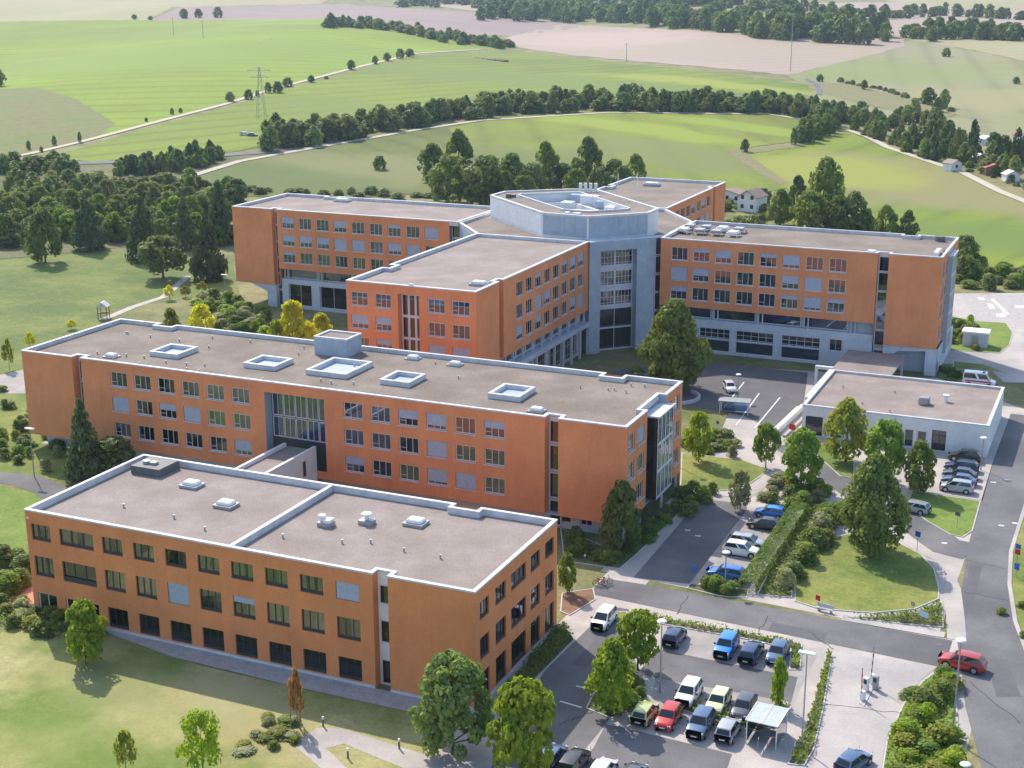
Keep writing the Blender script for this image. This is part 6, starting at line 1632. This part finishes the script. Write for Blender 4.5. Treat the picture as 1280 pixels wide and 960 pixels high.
    for fx in (.19, .80):
        for s in (-1, 1):
            y0 = s * (hw_ - .19) if s > 0 else -hw_ + .19
            bm = bmesh.new(); cyl(bm, (X(fx), hw_ - .20 if s > 0 else -hw_ - .015, wr), wr, .215, 18, axis='y')
            bmesh.ops.recalc_face_normals(bm, faces=bm.faces[:])
            me = bpy.data.meshes.new('wheel'); bm.to_mesh(me); bm.free(); me.materials.append(MT['rubber'])
            bm = bmesh.new(); cyl(bm, (X(fx), hw_ + .006 if s > 0 else -hw_ - .026, wr), wr * .66, .02, 14, axis='y')
            bmesh.ops.recalc_face_normals(bm, faces=bm.faces[:])
            rm = bpy.data.meshes.new('rim'); bm.to_mesh(rm); bm.free(); rm.materials.append(MT['rim'])
            parts.append(('wheel', me, [('rim', rm)]))
            bm = bmesh.new(); cyl(bm, (X(fx), hw_ - .03 if s > 0 else -hw_ - .004, wr + .02), wr + .07, .034, 18, axis='y')
            bmesh.ops.recalc_face_normals(bm, faces=bm.faces[:])
            am = bpy.data.meshes.new('wheel_arch'); bm.to_mesh(am); bm.free(); am.materials.append(MT['trim'])
            parts.append(('wheel_arch', am, []))
    def bxp(name, m, *b):
        bm = bmesh.new(); box(bm, *b); me = bpy.data.meshes.new(name); bm.to_mesh(me); bm.free(); me.materials.append(m); parts.append((name, me, []))
    zl = hood - .30
    for s in (-1, 1):
        y0, y1 = sorted((s * hw_ * .56, s * hw_ * .86))
        bxp('headlight', MT['headlight'], X(.035), X(.012), y0, y1, zl, zl + .16)
        y0, y1 = sorted((s * hw_ * .66, s * hw_ * .90))
        bxp('taillight', MT['taillight'], X(1.0), X(.975), y0, y1, zb - .36, zb - .08)
        y0, y1 = sorted((s * hw_ * .98, s * (hw_ + .17)))
        bxp('mirror', MT['trim'], X(a0 + .05) - .1, X(a0 + .05) + .06, y0, y1, zb - .01, zb + .14)
    bxp('grille', MT['trim'], X(.0) - .02, X(.0) + .015, -hw_ * .45, hw_ * .45, .36, hood - .36)
    bxp('number_plate', MT['plate'], X(0) + .012, X(0) + .03, -.26, .26, .40, .51)
    bxp('number_plate', MT['plate'], X(1) - .03, X(1) + .01, -.26, .26, .52, .63)
    bxp('bumper', MT['trim'], X(1) - .012, X(.985), -hw_ * .75, hw_ * .75, .27, .42)
    CM[kind] = parts
    return parts

def car(kind, px, py, head, colour, label, group='cars parked on the campus', cat='car', name='parked_car', metal=.15, z=.6):
    P = g(px, py, z)
    zz = float(T(P.x, P.y)) if py < 300 else .05
    t = thing(name, label, cat, (P.x, P.y, zz), R_(head), group)
    for (n, me, subs) in car_meshes(kind):
        o = bpy.data.objects.new(n, me); COL.objects.link(o); o.parent = t
        if n == 'body': oset(o, paint(colour, COLS[colour], metal))
        for (sn, sm_) in subs:
            s = bpy.data.objects.new(sn, sm_); COL.objects.link(s); s.parent = o
    return t

UP, DN = 90, -90     # along +y (away) / -y (towards the viewer)
car('mpv', 755, 774, DN, 'white', 'white van-like car standing in the lane behind the foreground building')
car('hatch', 843, 796, UP, 'navy', 'blue car alone beside the lamp in the upper parking row', metal=.3)
car('suv', 908, 808, DN, 'bright_blue', 'bright blue car facing the viewer in the upper parking row')
car('estate', 939, 815, UP, 'navy', 'dark blue car with red tail lights next to the bright blue one')
car('hatch', 972, 816, DN, 'steel', 'steel blue car at the right end of the upper parking row', metal=.4)
car('suv', 861, 867, DN, 'white', 'white car in the middle parking row above the red one')
car('hatch', 898, 877, DN, 'pale_lime', 'pale lime car between the white and the dark grey one')
car('hatch', 930, 884, DN, 'grey', 'dark grey car at the right end of the middle parking row')
car('hatch', 806, 891, UP, 'lime', 'lime green car left of the red one')
car('hatch', 836, 896, DN, 'red', 'red car facing the viewer in the lower parking row')
car('suv', 876, 905, DN, 'steel', 'dark blue car between the red and the silver one', metal=.4)
car('hatch', 910, 912, UP, 'silver', 'silver car at the right end of the lower parking row', metal=.4)
car('hatch', 690, 946, UP, 'steel', 'blue car half hidden by the bright tree at the bottom edge')
car('estate', 717, 953, UP, 'black', 'black car with a red tail light at the bottom edge')
car('hatch', 753, 964, UP, 'white', 'white car roof at the bottom edge, right of the black one')
car('hatch', 791, 970, UP, 'grey', 'dark car just showing at the bottom edge, right of the white roof')
car('hatch', 963, 641, 180, 'bright_blue', 'bright blue car farthest up the side car park')
car('sedan', 957, 655, 180, 'black', 'black saloon next to the bright blue car in the side car park')
car('estate', 935, 677, 0, 'silver', 'pale silver car behind the white one in the side car park', metal=.3)
car('suv', 927, 688, 0, 'white', 'white car nearest the viewer of the pale pair in the side car park')
car('suv', 908, 718, 180, 'blue', 'blue car at the near end of the side car park by the lamp')
car('suv', 1206, 571, 180, 'black', 'black car nearest the low grey building in its row')
car('estate', 1202, 583, 180, 'navy', 'second car of the row by the low grey building, dark blue')
car('sedan', 1200, 592, 180, 'grey', 'third car of the row by the low grey building, dark grey')
car('sedan', 1199, 600, 180, 'steel', 'blue grey car beside the silver one in the row by the low grey building')
car('mpv', 1196, 609, 180, 'silver', 'silver car at the near end of the row by the low grey building', metal=.4)
car('suv', 1203, 828, 172, 'dark_red', 'red car turning from the main road into the access road', group='cars on the move', name='moving_car')
car('hatch', 1067, 952, 70, 'steel', 'blue grey car on the concrete entrance lane at the bottom edge', group='cars on the move', name='moving_car')
car('hatch', 912, 484, -62, 'white', 'white car alone on the forecourt of the hospital')
car('estate', 1140, 634, 170, 'silver', 'silver car half hidden behind trees by the loop road')
car('estate', 308, 189, 20, 'white', 'tiny white car on the country road below the green hill', group='cars on the move', name='moving_car')
car('hatch', 317, 190, 20, 'steel', 'tiny dark car just behind the white one on the country road', group='cars on the move', name='moving_car')
am = car('ambulance', 1224, 474, 0, 'white', 'white ambulance van with red stripes behind the low grey building', cat='ambulance', name='ambulance', group=None, z=1.2)
Lh = CT['ambulance']; 
for s in (-1, 1):
    y0, y1 = sorted((s * (Lh[1] / 2 + .004), s * (Lh[1] / 2 + .012)))
    bm = bmesh.new(); box(bm, -2.2, 2.1, y0, y1, .88, 1.12); bm_obj('stripe', bm, MT['red'], am, world=False)
bm = bmesh.new(); box(bm, .5, .9, -.6, .6, 2.44, 2.56); bm_obj('light_bar', bm, MT['blue_sign'], am, world=False)

# ================================================================== STREET FURNITURE
def lamp(px, py, top, label, head='disc', group='street lamps', rot=0):
    P = g(px, py); h, _ = px_size(P, top, 1)
    t = thing('street_lamp', label, 'street lamp', P, rot, group)
    bm = bmesh.new(); cyl(bm, (0, 0, 0), .085, h - .15, 10, r2=.055); bm_obj('pole', bm, MT['mid_metal'], t, world=False)
    bm = bmesh.new()
    if head == 'disc':
        cyl(bm, (0, 0, h - .15), .14, .12, 14, r2=.46); cyl(bm, (0, 0, h - .028), .48, .10, 18, r2=.38)
    else:
        box(bm, -.75, .75, -.26, .26, h - .15, h); bmesh.ops.bevel(bm, geom=bm.edges[:], offset=.04, segments=1, affect='EDGES')
    bm_obj('lamp_head', bm, MT['white_metal'], t, world=False)
    return t
lamp(825, 866, 776, 'grey street lamp with a white disc head beside the car park trees')
lamp(1002, 936, 815, 'tall street lamp with a flat white head by the bicycle shelter', 'bar', rot=R_(0))
lamp(1190, 925, 800, 'slim street lamp on the footway in front of the red moving car')
lamp(906, 736, 690, 'street lamp at the near end of the side car park')
lamp(43, 596, 535, 'street lamp beside the left footpath by the long brick building', 'bar')
lamp(282, 374, 343, 'street lamp on the lawn beside the far left wing', 'bar')
lamp(1226, 588, 547, 'white-topped street lamp beside the cars at the low grey building')
lamp(1205, 975, 955, 'street lamp whose white head shows at the bottom right edge')
lamp(846, 583, 528, 'street lamp by the glass bay of the long building')
lamp(922, 500, 468, 'short lamp on the hospital forecourt beside the white car')

def sign(px, py, top, label, face, w=.6, h=.6, rot=0, group=None, two=None):
    P = g(px, py); H, _ = px_size(P, top, 1)
    t = thing('road_sign', label, 'sign', P, rot, group)
    bm = bmesh.new(); cyl(bm, (0, 0, 0), .035, H - h * .2, 8); bm_obj('post', bm, MT['mid_metal'], t, world=False)
    bm = bmesh.new(); box(bm, -w / 2, w / 2, -.07, -.04, H - h, H); bm_obj('sign_panel', bm, face, t, world=False)
    if two: bm = bmesh.new(); box(bm, -w / 2, w / 2, -.07, -.04, H - 2 * h - .1, H - h - .08); bm_obj('sign_panel', bm, two, t, world=False)
    return t
SR = -YAW
sign(1271, 704, 680, 'blue and red road sign on the right verge', MT['blue_sign'], .65, .6, rot=YAW, two=MT['red'])
sign(1270, 722, 704, 'pale blue panel sign on the right verge below the other sign', MT['blue_sign'], .6, .8, rot=YAW)
sign(1154, 781, 765, 'small pale blue sign panel in the shrub bed by the access road', MT['pale_blue'], 1.1, .55, rot=YAW)
sign(1022, 762, 744, 'small red sign at the edge of the oval lawn', MT['red'], .6, .6, rot=YAW)
sign(1141, 762, 752, 'small grey sign on the rim of the oval lawn', MT['mid_metal'], .5, .5, rot=YAW)
sign(1146, 690, 664, 'dark round sign beside the loop road', MT['blue_sign'], .7, .7, rot=YAW)
sign(867, 728, 706, 'blue parking sign at the edge of the side car park', MT['blue_sign'], .55, 1.0, rot=YAW)
sign(990, 546, 530, 'reddish sign board by the ramp of the low grey building', MT['red'], 1.1, .9, rot=YAW)
sign(1196, 660, 640, 'small dark sign on the triangular lawn', MT['lead'], .7, .5, rot=YAW)
sign(897, 542, 526, 'small dark sign near the forecourt path', MT['lead'], .5, .5, rot=YAW)

# entrance barrier: two ticket pillars, boxes and two raised arms
def barrier(px, py, top, label, flip):
    P = g(px, py); H, _ = px_size(P, top, 1)
    t = thing('barrier_gate', label, 'barrier', P, R_(-20), 'entrance barriers')
    bm = bmesh.new(); box(bm, -.22, .22, -.2, .2, 0, 1.05); bmesh.ops.bevel(bm, geom=bm.edges[:], offset=.03, segments=1, affect='EDGES'); bm_obj('cabinet', bm, MT['white_metal'], t, world=False)
    bm = bmesh.new(); bar(bm, (.0, -.26, .9), (.10 * flip, -.26, H), .07); bm_obj('arm', bm, MT['mid_metal'], t, world=False)
    for k in range(3):
        z = 1.4 + k * (H - 1.8) / 3
        bm = bmesh.new(); x = .10 * flip * (z - .9) / max(.1, H - .9); box(bm, x - .045, x + .045, -.305, -.215, z, z + .35); bm_obj('arm_stripe', bm, MT['red'], t, world=False)
barrier(1090, 855, 806, 'farther entrance barrier with its arm raised upright', 1)
barrier(1078, 876, 834, 'nearer entrance barrier with its arm raised upright', -1)
for px, py, lab in ((1082, 864, 'white ticket pillar between the two raised barriers'), (1094, 862, 'grey ticket pillar on the right of the barrier island')):
    P = g(px, py); t = thing('ticket_machine', lab, 'ticket machine', P, R_(-20))
    bm = bmesh.new(); box(bm, -.25, .25, -.22, .22, 0, 1.45); bmesh.ops.bevel(bm, geom=bm.edges[:], offset=.04, segments=1, affect='EDGES'); bm_obj('cabinet', bm, MT['white_metal'] if '1082' in str(px) else MT['mid_metal'], t, world=False)
    bm = bmesh.new(); box(bm, -.18, .18, -.235, -.215, .85, 1.3); bm_obj('control_panel', bm, MT['frame_dark'], t, world=False)
raised('barrier_island', [(1074, 880), (1080, 884), (1098, 848), (1092, 846)], MT['slab'])

# bicycle shelter
P = g(951, 934)
t = thing('bicycle_shelter', 'small glass roofed shelter at the end of the lower parking row', 'shelter', P, R_(-2))
W_, D_, H_ = 2.7, 3.4, 2.35
for (x, y) in ((-W_ / 2, 0), (W_ / 2, 0), (-W_ / 2, D_), (W_ / 2, D_)):
    bm = bmesh.new(); box(bm, x - .04, x + .04, y - .04, y + .04, 0, H_); bm_obj('post', bm, MT['white_metal'], t, world=False)
bm = bmesh.new(); vs = box(bm, -W_ / 2 - .1, W_ / 2 + .1, -.15, D_ + .15, H_, H_ + .07); bm_obj('roof', bm, MT['poly'], t, world=False)
bm = bmesh.new()
for x in (-W_ / 2 - .1, 0, W_ / 2 + .1): box(bm, x - .04, x + .04, -.15, D_ + .15, H_ + .072, H_ + .12)
bm_obj('roof_rib', bm, MT['white_metal'], t, world=False)
for x in (-W_ / 2, W_ / 2):
    bm = bmesh.new(); box(bm, x - .015, x + .015, .1, D_ - .1, .2, 2.0); bm_obj('side_panel', bm, MT['glass_blue'], t, world=False)
bm = bmesh.new(); box(bm, -W_ / 2 + .1, W_ / 2 - .1, D_ - .015, D_ + .015, .2, 2.0); bm_obj('back_panel', bm, MT['glass_blue'], t, world=False)
def stand(px, py, n, label, rot=0):
    P = g(px, py); t = thing('bicycle_stand', label, 'bicycle stand', (P.x, P.y, .05), rot)
    for i in range(n):
        bm = bmesh.new(); x = (i - n / 2) * .8
        bar(bm, (x, -.4, 0), (x, -.4, .75), .05); bar(bm, (x, .4, 0), (x, .4, .75), .05); bar(bm, (x, -.4, .75), (x, .4, .75), .05); bm_obj('hoop', bm, MT['mid_metal'], t, world=False)
stand(976, 938, 5, 'row of metal hoops on the paving right of the glass shelter', R_(10))
# bicycle shelter on the hospital forecourt
P = g(917, 519)
t = thing('bicycle_shelter', 'small dark roofed shelter on the hospital forecourt', 'shelter', P, R_(8))
for (x, y) in ((-2.2, 0), (2.2, 0), (-2.2, 1.8), (2.2, 1.8)):
    bm = bmesh.new(); box(bm, x - .05, x + .05, y - .05, y + .05, 0, 2.2); bm_obj('post', bm, MT['white_metal'], t, world=False)
bm = bmesh.new(); box(bm, -2.5, 2.5, -.3, 2.1, 2.2, 2.3); bm_obj('roof', bm, MT['mid_metal'], t, world=False)
bm = bmesh.new(); box(bm, -2.2, 2.2, 1.78, 1.82, .2, 2.0); bm_obj('back_panel', bm, MT['glass_blue'], t, world=False)
# benches, boulder-like seats, bins
for px, py, lab in ((1031, 765, 'pale low bench at the rim of the oval lawn'), (973, 610, 'dark bench at the path fork in the courtyard garden')):
    P = g(px, py); t = thing('park_bench', lab, 'bench', P, R_(-10))
    bm = bmesh.new(); box(bm, -.9, .9, -.22, .22, .40, .47); bm_obj('seat', bm, MT['coping'] if px > 1000 else MT['wood'], t, world=False)
    for x in (-.7, .7):
        bm = bmesh.new(); box(bm, x - .06, x + .06, -.2, .2, 0, .40); bm_obj('leg', bm, MT['mid_metal'], t, world=False)
    bm = bmesh.new(); box(bm, -.9, .9, .2, .25, .5, .85); bm_obj('backrest', bm, MT['coping'] if px > 1000 else MT['wood'], t, world=False)
def bollard(px, py, label, h=1.0):
    P = g(px, py); t = thing('bollard_light', label, 'bollard', P, 0, 'bollard lights')
    bm = bmesh.new(); cyl(bm, (0, 0, 0), .09, h * .75, 10); bm_obj('post', bm, MT['lead'], t, world=False)
    bm = bmesh.new(); cyl(bm, (0, 0, h * .75), .1, h * .25, 10); bm_obj('lamp_head', bm, MT['white_metal'], t, world=False)
bollard(404, 908, 'bollard light at the upper bend of the front footpath')
bollard(499, 936, 'bollard light on the grass above the front footpath')
bollard(435, 948, 'bollard light on the grass island inside the front footpath')
bollard(731, 703, 'white-headed bollard light in the shaded bed of the long building')
# stakes of the reddish sapling
P = g(372, 908); t = thing('tree_stake', 'frame of wooden stakes round the thin reddish sapling', 'stakes', P)
for x, y in ((-.5, -.3), (.5, -.3), (0, .55)):
    bm = bmesh.new(); bar(bm, (x, y, 0), (x, y, 2.0), .08); bm_obj('stake', bm, MT['stake'], t, world=False)
for (a, b) in (((-.5, -.3), (.5, -.3)), ((.5, -.3), (0, .55)), ((0, .55), (-.5, -.3))):
    bm = bmesh.new(); bar(bm, (*a, 1.85), (*b, 1.85), .06); bm_obj('crossbar', bm, MT['stake'], t, world=False)
# two bicycles by the footway behind the foreground building
def bicycle(px, py, label, rot, col):
    P = g(px, py); t = thing('bicycle', label, 'bicycle', (P.x, P.y, .05), rot)
    for x in (-.52, .52):
        bm = bmesh.new(); n = 16
        for i in range(n):
            a0, a1 = 2 * math.pi * i / n, 2 * math.pi * (i + 1) / n
            bar(bm, (x + .33 * math.cos(a0), 0, .34 + .33 * math.sin(a0)), (x + .33 * math.cos(a1), 0, .34 + .33 * math.sin(a1)), .045)
        for i in range(4):
            a0 = math.pi * i / 4; bar(bm, (x - .32 * math.cos(a0), 0, .34 - .32 * math.sin(a0)), (x + .32 * math.cos(a0), 0, .34 + .32 * math.sin(a0)), .012)
        bm_obj('wheel', bm, MT['rubber'], t, world=False)
    bm = bmesh.new()
    for a, b in (((-.52, .34), (-.12, .32)), ((-.12, .32), (-.22, .82)), ((-.52, .34), (-.2, .76)), ((-.2, .76), (.36, .82)), ((-.12, .32), (.36, .76)), ((.52, .34), (.34, .98))):
        bar(bm, (a[0], 0, a[1]), (b[0], 0, b[1]), .05)
    bm_obj('frame', bm, col, t, world=False)
    bm = bmesh.new(); box(bm, -.36, -.1, -.08, .08, .84, .9); bm_obj('saddle', bm, MT['rubber'], t, world=False)
    bm = bmesh.new(); bar(bm, (.34, -.3, 1.0), (.34, .3, 1.0), .04); bm_obj('handlebar', bm, MT['rubber'], t, world=False)
bicycle(750, 733, 'red bicycle parked at the kerb where the footway meets the shaded lane', R_(20), MT['red'])
bicycle(757, 731, 'grey bicycle parked right of the red one at the kerb', R_(35), MT['mid_metal'])
# pylon and poles in the fields
def pylon(px, py, top, w, label):
    P = g(px, py); H, _ = px_size(P, top, 1)
    t = thing('power_pylon', label, 'pylon', P, R_(20))
    bm = bmesh.new(); b = w
    def leg(z): return b * (1 - .86 * min(1, z / (H * .8))) / 2
    zs = [H * k / 8 for k in range(9)]
    for sx, sy in ((-1, -1), (1, -1), (1, 1), (-1, 1)):
        bar(bm, (sx * leg(0), sy * leg(0), -.3), (sx * leg(H), sy * leg(H), H), .11)
    for k in range(8):
        a, c = leg(zs[k]), leg(zs[k + 1])
        for sg in (-1, 1):
            bar(bm, (-a, sg * a, zs[k]), (c, sg * c, zs[k + 1]), .06); bar(bm, (sg * a, a, zs[k]), (sg * c, -c, zs[k + 1]), .06)
    bm_obj('lattice_tower', bm, MT['mid_metal'], t, world=False)
    for z, l in ((H * .80, 4.2), (H * .94, 5.4)):
        bm = bmesh.new(); bar(bm, (-l, 0, z), (l, 0, z), .2); bar(bm, (-l, 0, z), (0, 0, z + 1.2), .12); bar(bm, (l, 0, z), (0, 0, z + 1.2), .12); bm_obj('cross_arm', bm, MT['mid_metal'], t, world=False)
pylon(327, 148, 84, 4.0, 'lattice power pylon on the green slope')
def pole(px, py, top, label, arm=True):
    P = g(px, py); H, _ = px_size(P, top, 1)
    t = thing('power_pole', label, 'pole', P, R_(20), 'power poles in the fields')
    bm = bmesh.new(); cyl(bm, (0, 0, -.3), .26, H + .3, 8, r2=.16); bm_obj('post', bm, MT['mid_metal'], t, world=False)
    bm = bmesh.new(); bar(bm, (-1.6, 0, H - .6), (1.6, 0, H - .6), .2); bm_obj('cross_arm', bm, MT['mid_metal'], t, world=False)
pole(217, 44, 22, 'left one of two power poles on the ridge field')
pole(254, 48, 26, 'right one of two power poles on the ridge field')
pole(783, 77, 54, 'lone power pole in the pale stubble field')
pole(988, 89, 18, 'tall thin pole at the right tip of the stubble field')
# heap of red brown earth at the end of the farm track
P = g(613, 75)
bm = bmesh.new(); rr = random.Random(2)
for k in range(16):
    x = -20 + k * 2.7; bmesh.ops.create_icosphere(bm, subdivisions=2, radius=1, matrix=Matrix.Translation((x, rr.uniform(-1, 1), 0)) @ Matrix.Diagonal((rr.uniform(2.2, 3.4), 2.2, rr.uniform(.8, 1.5), 1)))
o = bm_obj('earth_heap', bm, MT['soil'], None, smooth=True); o.location = P; o.rotation_euler = (0, 0, YAW * -1 * -1 - .15); tag(o, 'long heap of red brown earth by the end of the farm track', 'earth heap')
# play equipment on the lawn behind the long roof
P = g(130, 398)
t = thing('playground_tower', 'small wooden play tower with a pale roof on the left lawn', 'play tower', P, .4)
for x, y in ((-.9, -.9), (.9, -.9), (-.9, .9), (.9, .9)):
    bm = bmesh.new(); bar(bm, (x, y, 0), (x, y, 2.6), .14); bm_obj('post', bm, MT['wood'], t, world=False)
bm = bmesh.new(); box(bm, -1, 1, -1, 1, 1.2, 1.32); bm_obj('platform', bm, MT['wood'], t, world=False)
bm = bmesh.new(); vs = box(bm, -1.2, 1.2, -1.2, 1.2, 2.6, 3.5)
for v in vs[4:]: v.co.x *= .1
bm_obj('roof', bm, MT['coping'], t, world=False)
ribbon('lawn_path', [(128, 400), (165, 384), (205, 371), (235, 345)], 1.8, MT['paving'], .1, grid=1)
# ================================================================== HAZE (even air round the whole scene)
hm = bpy.data.materials.new('haze'); hm.use_nodes = True
hn = hm.node_tree; hn.nodes.remove(hn.nodes['Principled BSDF'])
pv = hn.nodes.new('ShaderNodeVolumePrincipled')
pv.inputs['Color'].default_value = (.62, .80, 1.0, 1)
pv.inputs['Density'].default_value = HAZE
pv.inputs['Anisotropy'].default_value = .2
hn.links.new(pv.outputs[0], hn.nodes['Material Output'].inputs['Volume'])
bm = bmesh.new(); box(bm, -4800, 3600, -1400, 6000, -6, 175)
struct(bm_obj('haze', bm, hm), 'stuff')
